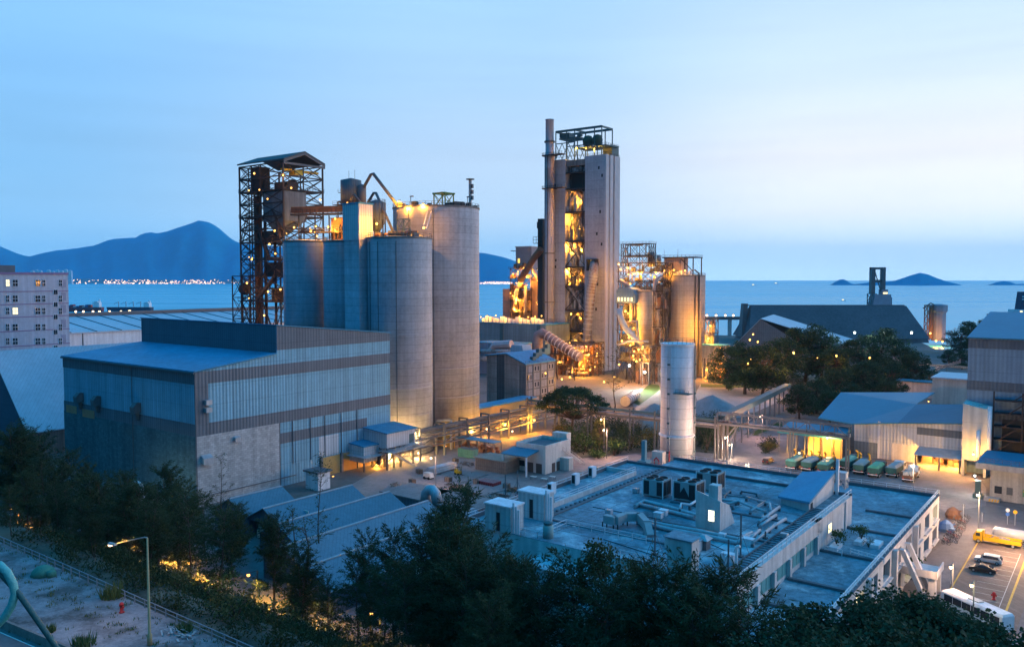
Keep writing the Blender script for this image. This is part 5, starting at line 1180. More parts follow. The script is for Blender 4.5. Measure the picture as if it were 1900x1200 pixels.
# left walkway with low wall and handrail
wq0,wq1=P(1040,948,ZU)[1],P(1168,880,ZU)[1]
m=MB().box(gp_-3.4,gp_-2.8,wq0,wq1,ZU+.08,ZU+.95).box(ox0+.4,gp_-3.4,wq1,wq1+.4,ZU+.08,ZU+.9).build('roof_wall',OW,f)
MB().rail([(gp_-3.1,wq0,ZU+.95),(gp_-3.1,wq1,ZU+.95)],.9,3.,.07).build('roof_wall_railing',WHITE,f)
# sloped skylight house
s1,s2=P(1453,955,ZU),P(1523,962,ZU)
f=thing('stair_house','large wedge shaped stair house with a sloping blue roof, beside the terrace railing','stair house',(-45,146,ZU))
qa,qb=145,160.2;pa,pb=-49.6,oxm-3.2
qc_=onq(1553,pb,873);zt=Z(873,pb,qc_)
A=[(pa,qa+2.5,ZU+.08),(pa,qb,ZU+.08),(pb,qb,ZU+.08),(pb,qa,ZU+.08)]
B=[(pa,qa+2.5,ZU+1.1),(pa,qb,zt-1.2),(pb,qb,zt),(pb,qa,ZU+1.6)]
MB().loft(A,B).build('wall',OW,f)
up=lambda v,d:[(x+(-.4 if x<-45 else .25),y+(-.5 if y<150 else .3),z+d) for x,y,z in v]
MB().loft(up(B,.03),up(B,.4)).build('roof',mat('blue_screed',(.12,.29,.41),var=.25,scale=.2),f)
MB().bar((pb+.6,qb-.2,ZU),(pb+.6,qb-.2,zt+2.6),.5).build('mast',WHITE,f)
MB().box(pb+.02,pb+.08,qa+.8,qa+1.9,ZU+.1,ZU+1.4).build('vent_opening',BLACK,f)
# roof hut with lit window
c=P(1330,985,ZU);f=thing('roof_hut','blue shed shaped roof hut with one bright window, centre of the office roof','roof hut',(*c,ZU))
x0,x1,y0,y1=c[0]-3.6,c[0]+.6,c[1]-.2,c[1]+3.6;h=6.2
MB().loft([(x0,y0,ZU+.08),(x1,y0,ZU+.08),(x1,y1+2.4,ZU+.08),(x0,y1+2.4,ZU+.08)],[(x0,y0,ZU+h),(x1,y0,ZU+h-1.2),(x1,y1,ZU+h-2.6),(x0,y1,ZU+h-1.4)]).build('wall',OW,f)
MB().box(x1-2.2,x1-.6,y0+.5,y0+2.1,ZU+h-2.4,ZU+h+1.1).build('chimney',OW,f)
wi=MB().box(x0+2.2,x0+3.3,y0-.1,y0,ZU+1.5,ZU+3.4).build('window',WHITE,f)
MB().box(x0+2.28,x0+2.7,y0-.15,y0-.1,ZU+1.6,ZU+2.4).box(x0+2.8,x0+3.22,y0-.15,y0-.1,ZU+1.6,ZU+2.4).box(x0+2.28,x0+2.7,y0-.15,y0-.1,ZU+2.5,ZU+3.3).box(x0+2.8,x0+3.22,y0-.15,y0-.1,ZU+2.5,ZU+3.3).build('pane',emit('hut_window',(1.,.95,.6),3.),wi)
# chillers
for (px,py),l,s_ in (((1219,920),'left chiller unit with round roof fans',1),((1278,928),'front chiller unit with a dark V opening',1.1),((1318,908),'rear chiller unit with three rows of roof fans',1.05)):
    c=P(px,py,ZU);x,y=c;w_,d_,h=4.*s_,3.4*s_,3.4*s_
    f=thing('chiller_unit',l+' on the office roof','chiller',(x,y,ZU),'rooftop chillers')
    MB().box(x-w_/2,x+w_/2,y-d_/2,y+d_/2,ZU+.35,ZU+h).build('casing',mat('chiller_grey',(.34,.36,.36),var=.2),f)
    m=MB()
    for sx in (-1,1):
        for sy in (-1,1):m.bar((x+sx*w_*.51,y+sy*d_*.51,ZU+.08),(x+sx*w_*.51,y+sy*d_*.51,ZU+h+.1),.16)
    m.build('frame',WHITE,f)
    MB().box(x+w_*.5,x+w_*.5+.06,y-d_*.46,y-d_*.04,ZU+.6,ZU+h-.3).box(x+w_*.5,x+w_*.5+.06,y+d_*.04,y+d_*.46,ZU+.6,ZU+h-.3).box(x-w_*.46,x-w_*.2,y-d_*.5-.06,y-d_*.5,ZU+.6,ZU+h-.3).box(x+w_*.2,x+w_*.46,y-d_*.5-.06,y-d_*.5,ZU+.6,ZU+h-.3).build('coil',BLACK,f)
    if s_>1.08:MB().ext([(x-w_*.35,y-d_*.5-.08,ZU+.7),(x+w_*.25,y-d_*.5-.08,ZU+.7),(x-.1,y-d_*.5-.08,ZU+h-.9)],(0,.05,0)).build('intake',BLACK,f)
    for i in (-1,1):
        for j in (-1,1):
            cx_,cy_=x+i*w_*.24,y+j*d_*.24;MB().lathe(cx_,cy_,[(.78,ZU+h),(.78,ZU+h+.22),(.66,ZU+h+.22),(.6,ZU+h+.02)],16).build('fan',BLACK,f)
# AC units along the left parapet
for px,py,l in ((1027,918,'leftmost wall hung air conditioner on the office roof walkway'),(1071,900,'middle air conditioner against the office roof parapet'),(1102,886,'far air conditioner against the office roof parapet, toward the stub post')):
    x,y=P(px,py,ZU);x-=.4
    f=thing('air_conditioner',l,'air conditioner',(x,y,ZU),'air conditioners on the walkway')
    MB().box(x-.5,x+.5,y-.8,y+.8,ZU+.3,ZU+2.3).box(x-.4,x+.4,y-.7,y+.7,ZU+.08,ZU+.3).build('casing',WHITE,f)
    MB().box(x-.35,x+.35,y-.86,y-.8,ZU+.5,ZU+2.1).build('grille',BLACK,f)
# equipment cabinets front left
for px,py,w_,d_,h,l in ((925,985,5.2,3.6,4.2,'front white louvred equipment cabinet on the office roof, dark gap in its face'),(985,962,5.2,3.2,4.4,'second white equipment cabinet behind the louvred one on the office roof')):
    x,y=P(px,py,ZU);y+=1.5
    f=thing('equipment_cabinet',l,'equipment cabinet',(x,y,ZU),'equipment cabinets')
    MB().box(x-w_/2,x+w_/2,y-d_/2,y+d_/2,ZU+.08,ZU+h).build('casing',mat('cabinet_white',(.5,.52,.52),corr=.9,var=.2,streak=.4),f)
    MB().box(x-w_/2-.15,x+w_/2+.15,y-d_/2-.15,y+d_/2+.15,ZU+h,ZU+h+.25).build('roof',WHITE,f)
    m=MB().box(x-.2,x+.5,y-d_/2-.05,y-d_/2,ZU+.2,ZU+h-1).build('door_gap',BLACK,f)
    m=MB()
    for k in range(3):m.tube([(x+w_/2+.3+k*.5,y-d_/2+.5,ZU+.1),(x+w_/2+.3+k*.5,y-d_/2+.5,ZU+h+.9-k*.5)],.2,8)
    m.build('vent_pipe',WHITE,f)
x,y=P(1015,940,ZU);solo('meter_box',MB().box(x-.7,x+.7,y-.6,y+.6,ZU+.08,ZU+3).box(x-.2,x+1.5,y-1,y+.3,ZU+.08,ZU+1.6),mat('cabinet_blue',(.2,.32,.34),var=.2),'pale blue stepped cabinet right of the white equipment cabinets','cabinet',(x,y,ZU))
x,y=P(1017,998,ZU);f=thing('water_tank','small round pale green water tank inside the front corner railing','tank',(x,y,ZU));MB().lathe(x,y,[(.85,ZU+.08),(.85,ZU+1.9),(.6,ZU+2.2)],16).build('drum',mat('tank_green',(.3,.42,.4),var=.2),f,True);MB().lathe(x,y,[(.75,ZU+2.3),(.75,ZU+2.55),(.2,ZU+2.8)],16).build('lid',STEELG,f)
# ducts on the roof
f=thing('air_duct','jointed rectangular air duct on trestles in the middle front of the office roof','duct',P3(1150,990,ZU))
pts=[P3(1122,978,ZU),P3(1142,982,ZU),P3(1160,975,ZU),P3(1186,974,ZU),P3(1200,990,ZU),P3(1206,997,ZU)]
pts=[(a,b,c+1.5 if i<5 else c+.1) for i,(a,b,c) in enumerate(pts)]
m=MB()
for a,b in zip(pts[:-1],pts[1:]):m.bar(a,b,1.1,1.3)
m.build('casing',mat('chiller_grey',(.34,.36,.36)),f)
m=MB()
for a in pts[:-1]:m.bar((a[0]-.4,a[1],ZU),(a[0]-.4,a[1],ZU+.9),.15).bar((a[0]+.4,a[1],ZU),(a[0]+.4,a[1],ZU+.9),.15)
m.build('trestle',BLACK,f)
def pipes(name,label,lines,r_,m_,h=.5):
    f=thing(name,label,'pipework',P3(*lines[0][0],ZU))
    sm=MB()
    for l in lines:
        pt=[P3(a,b,ZU+h) for a,b in l];MB().tube(pt,r_,8).build('pipe',m_,f,True)
        for a in pt:sm.box(a[0]-.2,a[0]+.2,a[1]-.2,a[1]+.2,ZU,ZU+h-r_)
    sm.build('pipe_rest',ROOFD,f);return f
pipes('chiller_pipe','long insulated pipes running from the chillers across the office roof',[[(1178,939),(1195,929),(1240,940),(1295,956),(1313,950)],[(1185,935),(1250,950),(1288,960)],[(1183,962),(1230,973),(1300,985),(1370,1000),(1395,988)],[(1186,968),(1240,981),(1310,994),(1366,1006),(1400,992)]],.36,GALV)
pipes('chiller_pipe','white bent pipes in front of the front chiller',[[(1262,942),(1264,934),(1280,936),(1291,929)],[(1293,926),(1306,926),(1309,940)]],.22,WHITE,1.)
pipes('roof_pipe','parallel pipes and valves between the hut and the wedge shaped stair house',[[(1350,935),(1370,929),(1395,940),(1420,948)],[(1392,948),(1420,930),(1445,938)],[(1408,968),(1446,940)],[(1410,975),(1440,955)],[(1428,980),(1458,962)],[(1390,1000),(1410,983)],[(1396,1006),(1440,972)],[(1385,922),(1428,934),(1430,948)],[(1330,925),(1366,930)]],.26,GALV,.8)
pipes('roof_pipe','thin dark pipes near the rear chiller',[[(1332,930),(1355,910)],[(1375,911),(1405,916),(1408,926)],[(1345,918),(1340,934),(1360,940)]],.15,STEELB,.6)
# penthouses front
for px,py,w_,d_,h,l in ((1260,1062,3.7,2.4,4.6,'white square plant cabin beside the front railing of the office roof'),(1262,1022,5.2,3.6,1.7,'low wide white roof box behind the square plant cabin')):
    x,y=P(px,py,ZU);y+=d_/2
    f=thing('roof_cabin',l,'roof cabin',(x,y,ZU),'cabins on the office roof');MB().box(x-w_/2,x+w_/2,y-d_/2,y+d_/2,ZU+.08,ZU+h).build('wall',OW,f);MB().box(x-w_/2-.15,x+w_/2+.15,y-d_/2-.15,y+d_/2+.15,ZU+h,ZU+h+.15).build('roof',ROOFC,f)
x,y=P(1305,1018,ZU);f=thing('roof_vent','square roof ventilator with a pyramid cap beside the low wide roof box','ventilator',(x,y,ZU));MB().box(x-.8,x+.8,y-.8,y+.8,ZU+.08,ZU+1.6).build('louvre',STEELB,f);MB().loft([(x-1.1,y-1.1,ZU+1.6),(x+1.1,y-1.1,ZU+1.6),(x+1.1,y+1.1,ZU+1.6),(x-1.1,y+1.1,ZU+1.6)],[(x-.3,y-.3,ZU+2.2),(x+.3,y-.3,ZU+2.2),(x+.3,y+.3,ZU+2.2),(x-.3,y+.3,ZU+2.2)]).build('cap',GALV,f)
for px,py,w_,l in ((1222,961,1.3,'left one of two small concrete blocks on the office roof'),(1231,956,1.3,'right one of two small concrete blocks on the office roof'),(1388,1012,1.6,'low white slab on the office roof under the dark antenna mast'),(1352,1042,1.8,'white tray on the office roof left of the white stub pipe')):
    x,y=P(px,py,ZU);solo('roof_block',MB().box(x-w_/2,x+w_/2,y-.5,y+.5,ZU+.08,ZU+.3+w_*.5).box(x-w_/2-.1,x+w_/2+.1,y-.6,y+.6,ZU+.3+w_*.5,ZU+.42+w_*.5),WHITE,l,'block',(x,y,ZU),'small blocks on the office roof')
for px,py,py2,l in ((1215,1030,960,'slim red and white antenna mast on the office roof left of the low roof box'),(1374,1034,954,'dark antenna mast with stays, right of the roof hut'),(1351,1065,1000,'thin mast left of the white stub pipe near the front railing'),(938,944,880,'left of two dark lightning masts on the office roof edge'),(960,920,872,'right of two dark lightning masts on the office roof edge'),(1420,1000,985,'short stub post on the office roof')):
    x,y=P(px,py,ZU);zt=Z(py2,x,y);f=thing('antenna_mast',l,'mast',(x,y,ZU),'masts on the office roof')
    MB().tube([(x,y,ZU),(x,y,zt)],.13,6).build('pole',STEELB,f);m=MB()
    for a in (0,2.1,4.2):m.bar((x,y,ZU+(zt-ZU)*.6),(x+1.6*math.cos(a),y+1.6*math.sin(a),ZU+.1),.05)
    m.cb(x,y,ZU+.05,.7,.7,.3).build('stay',STEELB,f)
x,y=P(1195,858,ZU);solo('stub_tower',MB().box(x-.45,x+.45,y-.45,y+.45,ZU,ZU+5).box(x-1.1,x+1.1,y-1.1,y+1.1,ZU,ZU+.6),mat('cabinet_blue',(.2,.32,.34)),'teal square vent tower at the far edge of the office roof','vent tower',(x,y,ZU))
for px,py,h,l in ((1366,1052,3.,'white stub pipe standing near the front right railing'),(1348,1058,2.,'short white stub pipe beside the thin mast')):
    x,y=P(px,py,ZU);solo('stub_pipe',MB().tube([(x,y,ZU),(x,y,ZU+h)],.25,8).tube([(x,y,ZU+h),(x+.5,y,ZU+h+.15)],.2,8),WHITE,l,'pipe',(x,y,ZU))
x,y=P(1562,905,ZU);solo('water_cooler_frame',MB().lattice(x-.8,x+.8,y-.8,y+.8,[ZU,ZU+2]).box(x-.9,x+.9,y-.9,y+.9,ZU+2,ZU+3.2),GALV,'white tank on a small frame behind the wedge shaped stair house','tank',(x,y,ZU))
# terrace planters
def bush(name,label,o,r_,h,m_,n=260,cat='shrub',group=None,seed=0,plant=True,rs=None):
    f=thing(name,label,cat,o,group,plant);r3=random.Random(seed);x,y,z=o if plant else (0,0,0)
    m=MB()
    for k in range(5):a=k*1.256;m.tube([(x,y,z),(x+.25*r_*math.cos(a),y+.25*r_*math.sin(a),z+h*.4),(x+.6*r_*math.cos(a),y+.6*r_*math.sin(a),z+h*.75)],[.05*r_+.02,.04*r_,.02],5)
    m.build('stem',BARK,f)
    m=MB();cl=[(Vector((r3.gauss(0,.5)*r_,r3.gauss(0,.5)*r_,h*r3.uniform(.4,.9)))) for _ in range(9)]
    s_=rs or max(.12,r_*.16)
    for _ in range(n):
        c=r3.choice(cl)+Vector((r3.gauss(0,.28)*r_,r3.gauss(0,.28)*r_,r3.gauss(0,.14)*h))
        u=Vector((r3.gauss(0,1),r3.gauss(0,1),r3.gauss(0,1))).normalized()*s_*r3.uniform(.6,1.3);v=u.cross(Vector((r3.gauss(0,1),r3.gauss(0,1),r3.gauss(0,1)))).normalized()*s_*.6
        c+=Vector((x,y,z));m.poly([c-u,c-v*.8,c+u,c+v*.8])
    m.build('foliage',m_,f);return f
BARK=mat('bark',(.09,.065,.05),var=.4,scale=1.,streak=.3,bump=.4)
def leafm(name,c,c2):
    if name in MATS:return MATS[name]
    m,t,b=nt(name);L=t.links;ge=N(t,'ShaderNodeNewGeometry');oi=N(t,'ShaderNodeObjectInfo');tc=N(t,'ShaderNodeTexCoord')
    nz=N(t,'ShaderNodeTexNoise',i_Scale=.5,i_Detail=2.);L.new(tc.outputs['Object'],nz.inputs['Vector'])
    f=math_(t,'MULTIPLY',math_(t,'ADD',ge.outputs['Random Per Island'],math_(t,'MULTIPLY',nz.outputs[0],1.)),.55)
    f=math_(t,'ADD',f,math_(t,'MULTIPLY',math_(t,'SUBTRACT',oi.outputs['Random'],.5),.35))
    mx=N(t,'ShaderNodeMixRGB');L.new(f,mx.inputs[0]);mx.inputs[1].default_value=(*c,1);mx.inputs[2].default_value=(*c2,1)
    L.new(mx.outputs[0],b.inputs['Base Color']);b.inputs['Roughness'].default_value=.75;b.inputs['Specular IOR Level'].default_value=.2
    tr=N(t,'ShaderNodeBsdfTranslucent');L.new(mx.outputs[0],tr.inputs[0]);ms=N(t,'ShaderNodeMixShader');ms.inputs[0].default_value=.25
    L.new(b.outputs[0],ms.inputs[1]);L.new(tr.outputs[0],ms.inputs[2]);L.new(ms.outputs[0],t.nodes['Material Output'].inputs[0])
    MATS[name]=m;return m
LEAFD=leafm('dark_needles',(.018,.036,.016),(.06,.085,.034));LEAFG=leafm('green_leaves',(.03,.065,.02),(.08,.13,.04));LEAFY=leafm('olive_leaves',(.06,.07,.02),(.14,.13,.05))
LEAFB=leafm('deep_leaves',(.014,.038,.02),(.045,.085,.036))
for px,py,l in ((1552,1016,'potted shrub nearest the terrace wall on the office terrace'),(1598,1006,'fuller potted shrub in the middle of the office terrace')):
    x,y=P(px,py,ZL);solo('planter_box',MB().box(x-.7,x+.7,y-2.2,y+1,ZL+.06,ZL+.7),WHITE,'white planter trough under the '+l.split(' on ')[0],'planter',(x,y,ZL));bush('potted_shrub',l,(x,y,ZL+.6),1.2,2.4,LEAFG,380,'shrub',None,px)
x,y=P(1628,1012,ZL);solo('planter_box',MB().box(x-.7,x+.7,y-2.2,y+1.2,ZL+.06,ZL+.7),WHITE,'white planter trough with a sparse dry plant near the outer terrace railing','planter',(x,y,ZL));bush('potted_shrub','sparse dry potted plant near the outer terrace railing',(x-1,y-2,ZL+.1),.9,1.3,LEAFY,90,'shrub',None,5)
for a,b,l in (((1530,1023),(1562,1031),'short white railing beside the planter nearest the terrace wall'),((1578,1028),(1640,1046),'longer white terrace railing along the dark roof kerb')):
    A=P3(*a,ZL+.06);B=P3(*b,ZL+.06);solo('terrace_rail',MB().rail([A,B],1.,1.4,.12),WHITE,l,'railing',A)

# roof seams, drains and cable runs
f=thing('roof_seams','thin dark sealing joints and drain covers across the office roof','roof joints',(-64,130,ZU));m=MB()
for q in (110,116.5,123,129.5,142,148.5,155):m.box(-79,oxm-3.6,q,q+.09,ZU+.08,ZU+.1)
for p in (-73,-67,-61,-55,-49):m.box(p,p+.09,108,qf-1,ZU+.08,ZU+.098)
m.one=1;m.build('joint',ROOFD,f);m=MB()
for p,q in ((-72,113),(-60,119),(-52,113),(-75,150),(-58,157)):m.lathe(p,q,[(.3,ZU+.08),(.3,ZU+.16),(.12,ZU+.2)],10)
m.build('drain',GALV,f)
f=thing('cable_run','bundle of thin cables laid over the office roof to the masts','cables',(-60,120,ZU))
for pts in ([(1100,940),(1180,955),(1222,962)],[(1222,962),(1300,1000),(1374,1034)],[(1260,900),(1330,916),(1400,925)],[(1120,1000),(1215,1030),(1250,1040)]):MB().tube([P3(a,b,ZU+.14) for a,b in pts],.06,5).build('cable',BLACK,f)
for k,(px,py,l) in enumerate(((1130,955,'small grey fan box left of the jointed air duct'),(1290,1010,'small grey box left of the pyramid capped ventilator'),(1420,968,'small grey valve box among the parallel roof pipes'),(1340,1000,'small white box in front of the roof hut'),(1180,915,'small grey box left of the chillers'),(1455,1000,'small grey box near the roof edge grating'))):
    x,y=P(px,py,ZU);f=thing('roof_box',l,'roof box',(x,y,ZU),'small boxes on the office roof');MB().box(x-.55,x+.55,y-.45,y+.45,ZU+.2,ZU+1.).build('casing',GALV if k!=3 else WHITE,f)
    for i in (-.4,.4):MB().box(x+i-.07,x+i+.07,y-.4,y+.4,ZU+.08,ZU+.2).build('foot',ROOFD,f)
# ------------------------------------------------------------------ gabled sheds in front of the hall
sheds=[(-156,105.4,118.5,'first gabled shed roof beside the white block wall, shortest of the five'),(-143.7,105.2,129,'second gabled shed, orange lit open gable end'),(-132.4,100,130,'third gabled shed roof, in the middle of the row of five'),(-120.3,92,129.6,'fourth long gabled shed, with a small round hood at its far end'),(-108.5,88.1,131,'fifth and nearest gabled shed, large dark gable among the trees')]
for i,(rp,qa,qb,l) in enumerate(sheds):
    f=thing('gabled_shed',l,'shed',(rp,qa,0),'row of gabled sheds');w_=5.9
    if i==1:
        MB().ext([(rp-w_,qb-.3,0),(rp-w_,qb-.3,4),(rp,qb-.3,6.9),(rp+w_,qb-.3,4),(rp+w_,qb-.3,0)],(0,.3,0)).box(rp-w_,rp-w_+.3,qa,qb,0,4).box(rp+w_-.3,rp+w_,qa,qb,0,4).ext([(rp-w_,qa,3.7),(rp-w_,qa,4),(rp,qa,6.9),(rp+w_,qa,4),(rp+w_,qa,3.7)],(0,.3,0)).build('wall',mat('navy_cladding',(.07,.1,.14)),f)
        m=MB();r3=random.Random(4)
        for k in range(60):
            x=r3.uniform(rp-4.5,rp+4.5);y=qa+r3.uniform(.8,7);m.cb(x,y,0 if k%3 else r3.uniform(1,2.4),r3.uniform(.3,1.2),r3.uniform(.3,1),r3.uniform(.3,1.6))
        m.build('stored_clutter',CREAM,f)
        MB().box(rp-4.8,rp+4.8,qa+7.5,qa+7.7,0,5.5).build('partition',CREAM,f)
    else:
        MB().ext([(rp-w_,qa,0),(rp-w_,qa,4),(rp,qa,6.9),(rp+w_,qa,4),(rp+w_,qa,0)],(0,qb-qa,0)).build('wall',mat('navy_cladding',(.07,.1,.14)),f)
    for sg in (-1,1):
        MB().ext([(rp,qa-.5,6.95),(rp+sg*(w_+.05),qa-.5,4.0),(rp+sg*(w_+.05),qa-.5,4.16),(rp,qa-.5,7.12)],(0,qb-qa+1,0)).build('roof',mat('old_roof',(.15,.225,.27),seam=.9,var=.3,scale=.12) if i>2 else mat('shed_roof',(.08,.18,.23),seam=.9,var=.3,scale=.12),f)
    MB().bar((rp,qa-.5,7.12),(rp,qb+.5,7.12),.6,.16).bar((rp+w_,qa-.5,4.05),(rp+w_,qb+.5,4.05),.22,.22).build('ridge_cap',GALV,f)
x,y=P(800,925,5);solo('round_hood',MB().tube([(x-1.8,y,4.5),(x-1.6,y,6),(x-.8,y,7),(x+.4,y,7.2),(x+1.4,y,6.4),(x+1.8,y,4.5)],1.2,10),GALV,'round grey vent hood bent over the far end of the fourth shed','hood',(x,y,4),smooth=True)
x,y=P(815,945,0);f=thing('shed_hut','small flat roofed blue hut at the far end of the nearest shed','hut',(x,y,0));MB().box(x-2,x+2,y-1.6,y+1.6,0,4.2).build('wall',STEELG,f);MB().box(x-2.3,x+2.3,y-1.9,y+1.9,4.2,4.5).build('roof',ROOFBL,f)
# long flat slab roof between sheds and yard
a=P(757,899,4.2);b=P(850,935,4.2);f=thing('low_store','long low store with a pale flat roof between the sheds and the yard','store',(a[0],a[1],0))
MB().box(a[0],b[0]+6,b[1]-3,a[1]+1,0,4.2).build('wall',CORRD,f);MB().box(a[0]-.4,b[0]+6.4,b[1]-3.4,a[1]+1.4,4.2,4.5).build('roof',mat('yard_concrete',(.36,.32,.32)),f)
# guard posts
x,y=P(590,905,0);f=thing('gate_hut','white gate hut with a dark roof under the factory openings','hut',(x,y,0));MB().box(x-2.5,x+2.5,y-2,y+2,0,4.5).build('wall',WHITE,f);MB().box(x-3,x+3,y-2.5,y+2.5,4.5,4.9).build('roof',STEELB,f)
# ------------------------------------------------------------------ pipe bridge: along the silos, then across to the truss
gpz=(-172,238)
f=thing('pipe_bridge','long grey pipe bridge on steel portals running past the silos','pipe bridge',(-172,180,0))
def Zr(px,py,p):q=onq(px,p,py);return q,Z(py,p,q)
zA=Z(812,-172,onq(780,-172,812));zB=Z(765,-172,onq(1000,-172,765));qA,qB=onq(722,-172,800),onq(1036,-172,770)
fr=lambda t:(qA+(qB-qA)*t,zA+(zB-zA)*t)
m=MB();m2=MB()
for i in range(9):
    q,z=fr(i/8)
    for x in (-173.6,-170.2):m.bar((x,q,0),(x,q,z+3.6),.5)
    m.bar((-173.6,q,z+3.5),(-170.2,q,z+3.5),.4).bar((-173.6,q,z),(-170.2,q,z),.4)
m.build('portal',STEELB,f)
for x,dz,r_ in ((-173.2,.4,.3),(-172.6,1.1,.2),(-171.9,.45,.35),(-171.2,.4,.25),(-170.6,1.0,.3),(-173.2,-2.6,.2),(-171,-3,.25)):
    MB().tube([(x,qA,zA+dz),(x,qB,zB+dz)],r_,8).build('pipe',DUCT if dz<1 else STEELB,f,True)
MB().bar((-172,qA,zA+2.2),(-172,qB,zB+2.2),1.6,.9).build('cable_tray',STEELB,f)
for x in (-173.7,-170.1):m2.bar((x,qA,zA-.1),(x,qB,zB-.1),.3,.5)
for i in range(16):
    q,z=fr(i/16);q2,z2=fr((i+1)/16);m2.bar((-170.1,q,z-(.1 if i%2 else 2.4)),(-170.1,q2,z2-(2.4 if i%2 else .1)),.18)
m2.bar((-170.1,qA,zA-2.5),(-170.1,qB,zB-2.5),.25).build('girder',STEELB,f)
q2=237;zc=10.4
pE=onp(1336,q2,775)
f=thing('pipe_bridge','level pipe bridge on slim posts passing behind the white silo to the lattice truss','pipe bridge',(-172,q2,0))
m=MB();xs=[-170,-158,-145,-129,-120,pE-1]
for x in xs:
    for y in (q2-1.2,q2+1.2):m.bar((x,y,0),(x,y,zc+2.6),.45)
    m.bar((x,q2-1.2,zc-.3),(x,q2+1.2,zc-.3),.35)
m.build('post',STEELB,f)
for y,dz,r_ in ((q2-1,.2,.35),(q2-.3,.3,.4),(q2+.5,.2,.3),(q2+1,1.,.25),(q2-.8,1.8,.25)):
    MB().tube([(-171,y,zc+dz),(pE,y,zc+dz)],r_,8).build('pipe',STEELG if dz>.9 else DUCT,f,True)
MB().bar((-171,q2-1.4,zc-.5),(pE,q2-1.4,zc-.5),.3,.5).bar((-171,q2+1.4,zc-.5),(pE,q2+1.4,zc-.5),.3,.5).bar((-171,q2-1.4,zc+1.4),(pE,q2-1.4,zc+1.4),.2).build('girder',STEELB,f)
# truss bridge
pA,pB=onp(1334,q2,775),onp(1578,q2,780);zt,zb=Z(765,pA,q2),Z(784,pA,q2)
f=thing('truss_bridge','open lattice truss bridge with handrails crossing in front of the blue roofed warehouse','truss bridge',(pA,q2,0))
m=MB();n=10
for y in (q2-1.3,q2+1.3):
    m.bar((pA,y,zt),(pB,y,zt),.3).bar((pA,y,zb),(pB,y,zb),.4,.6)
    for i in range(n+1):
        x=pA+(pB-pA)*i/n;m.bar((x,y,zb),(x,y,zt),.22)
        if i<n and y<q2:
            x2=pA+(pB-pA)*(i+1)/n;m.bar((x,y,zt if i%2 else zb),(x2,y,zb if i%2 else zt),.18)
for i in range(n+1):x=pA+(pB-pA)*i/n;m.bar((x,q2-1.3,zt),(x,q2+1.3,zt),.2)
m.build('truss',STEELB,f);MB().box(pA,pB,q2-1.2,q2+1.2,zb,zb+.15).build('deck',GALV,f)
MB().tube([(pA,q2-.5,zb+.6),(pB,q2-.5,zb+.6)],.35,8).tube([(pA,q2+.5,zb+.6),(pB,q2+.5,zb+.6)],.3,8).build('pipe',DUCT,f,True)
m=MB()
for x in (pA+.4,pA+2.2):
    for y in (q2-1.3,q2+1.3):m.bar((x,y,0),(x,y,zb),.5)
m.bar((pA+2.2,q2-1.3,zb-5),(pA+6,q2-1.3,zb),.35).bar((pA+6.5,q2-1.3,zb-.1),(pA+2.4,q2-1.3,zb-9),.3)
for x in (pB-.6,(pA+pB)/2+3):m.bar((x,q2+1.3,0),(x,q2+1.3,zb),.4).bar((x,q2-1.3,0),(x,q2-1.3,zb),.4)
m.build('tower_leg',STEELB,f)
# conveyor gallery running away behind
a=Vector((pA,q2+1.5,zb+1));b=Vector(P3(1462,716,9.5));b.z=9.5
f=thing('conveyor_gallery','low covered conveyor gallery on legs receding behind the truss into the trees','conveyor',tuple(a))
MB().bar(a,b,2.4,1.6).build('casing',STEELG,f);MB().bar(a+Vector((0,0,.95)),b+Vector((0,0,.95)),2.6,.2).build('roof',STEELG,f)
m=MB()
for i in range(12):
    c=a.lerp(b,i/12);m.bar((c.x,c.y,0),c-Vector((0,0,.8)),.4)
m.build('leg',STEELB,f);MB().bar(a+Vector((-1.5,0,-.3)),b+Vector((-1.5,0,-.3)),.25).bar(a+Vector((-1.5,0,.6)),b+Vector((-1.5,0,.6)),.12).build('handrail',GALV,f)
# ------------------------------------------------------------------ small white yard building
cp2,cq2=P(1012,880)
f=thing('yard_office','small white flat roofed yard building with a blue canopy and outside stairs','building',(cp2,cq2,0))
l=onp(958,cq2,860);rq2=cq2+13;h=Z(827,cp2,cq2)
MB().box(l,cp2,cq2,rq2,0,h-1).build('wall',mat('yard_white',(.62,.6,.56),var=.18,scale=.2,streak=.35),f)
MB().box(l,cp2,cq2,cq2+.35,h-1,h).box(l,cp2,rq2-.35,rq2,h-1,h).box(l,l+.35,cq2+.35,rq2-.35,h-1,h).box(cp2-.35,cp2,cq2+.35,rq2-.35,h-1,h).box(l+4,l+9,rq2-.3,rq2+2,h-1,h+1.4).build('parapet',mat('yard_white',(.62,.6,.56)),f)
MB().box(l+.4,cp2-.4,cq2+.4,rq2-.4,h-.98,h-.9).build('flat_roof',ROOFD,f)
ca,cb_=l-1,l+8
MB().loft([(ca,cq2-6,h-2.6),(cb_,cq2-6,h-2.6),(cb_,cq2,h-1.7),(ca,cq2,h-1.7)],[(ca,cq2-6,h-2.35),(cb_,cq2-6,h-2.35),(cb_,cq2,h-1.45),(ca,cq2,h-1.45)]).build('canopy',ROOFBL,f)
m=MB()
for x in (ca+.4,cb_-.4):m.box(x-.2,x+.2,cq2-5.8,cq2-5.4,0,h-2.6)
m.build('canopy_post',WHITE,f)
for x in (l+4,cp2-3.2):MB().box(x,x+2,cq2-.08,cq2,0,2.8).build('door',mat('door_brown',(.12,.09,.08),var=.2),f)
for q in (cq2+3.2,cq2+5.6):MB().box(cp2,cp2+.08,q,q+1.6,0,2.6).build('door',mat('door_brown',(.12,.09,.08)),f)
w0=MB().box(l+1.2,l+3,cq2-.1,cq2,1.4,3).build('window',GLASSD,f)
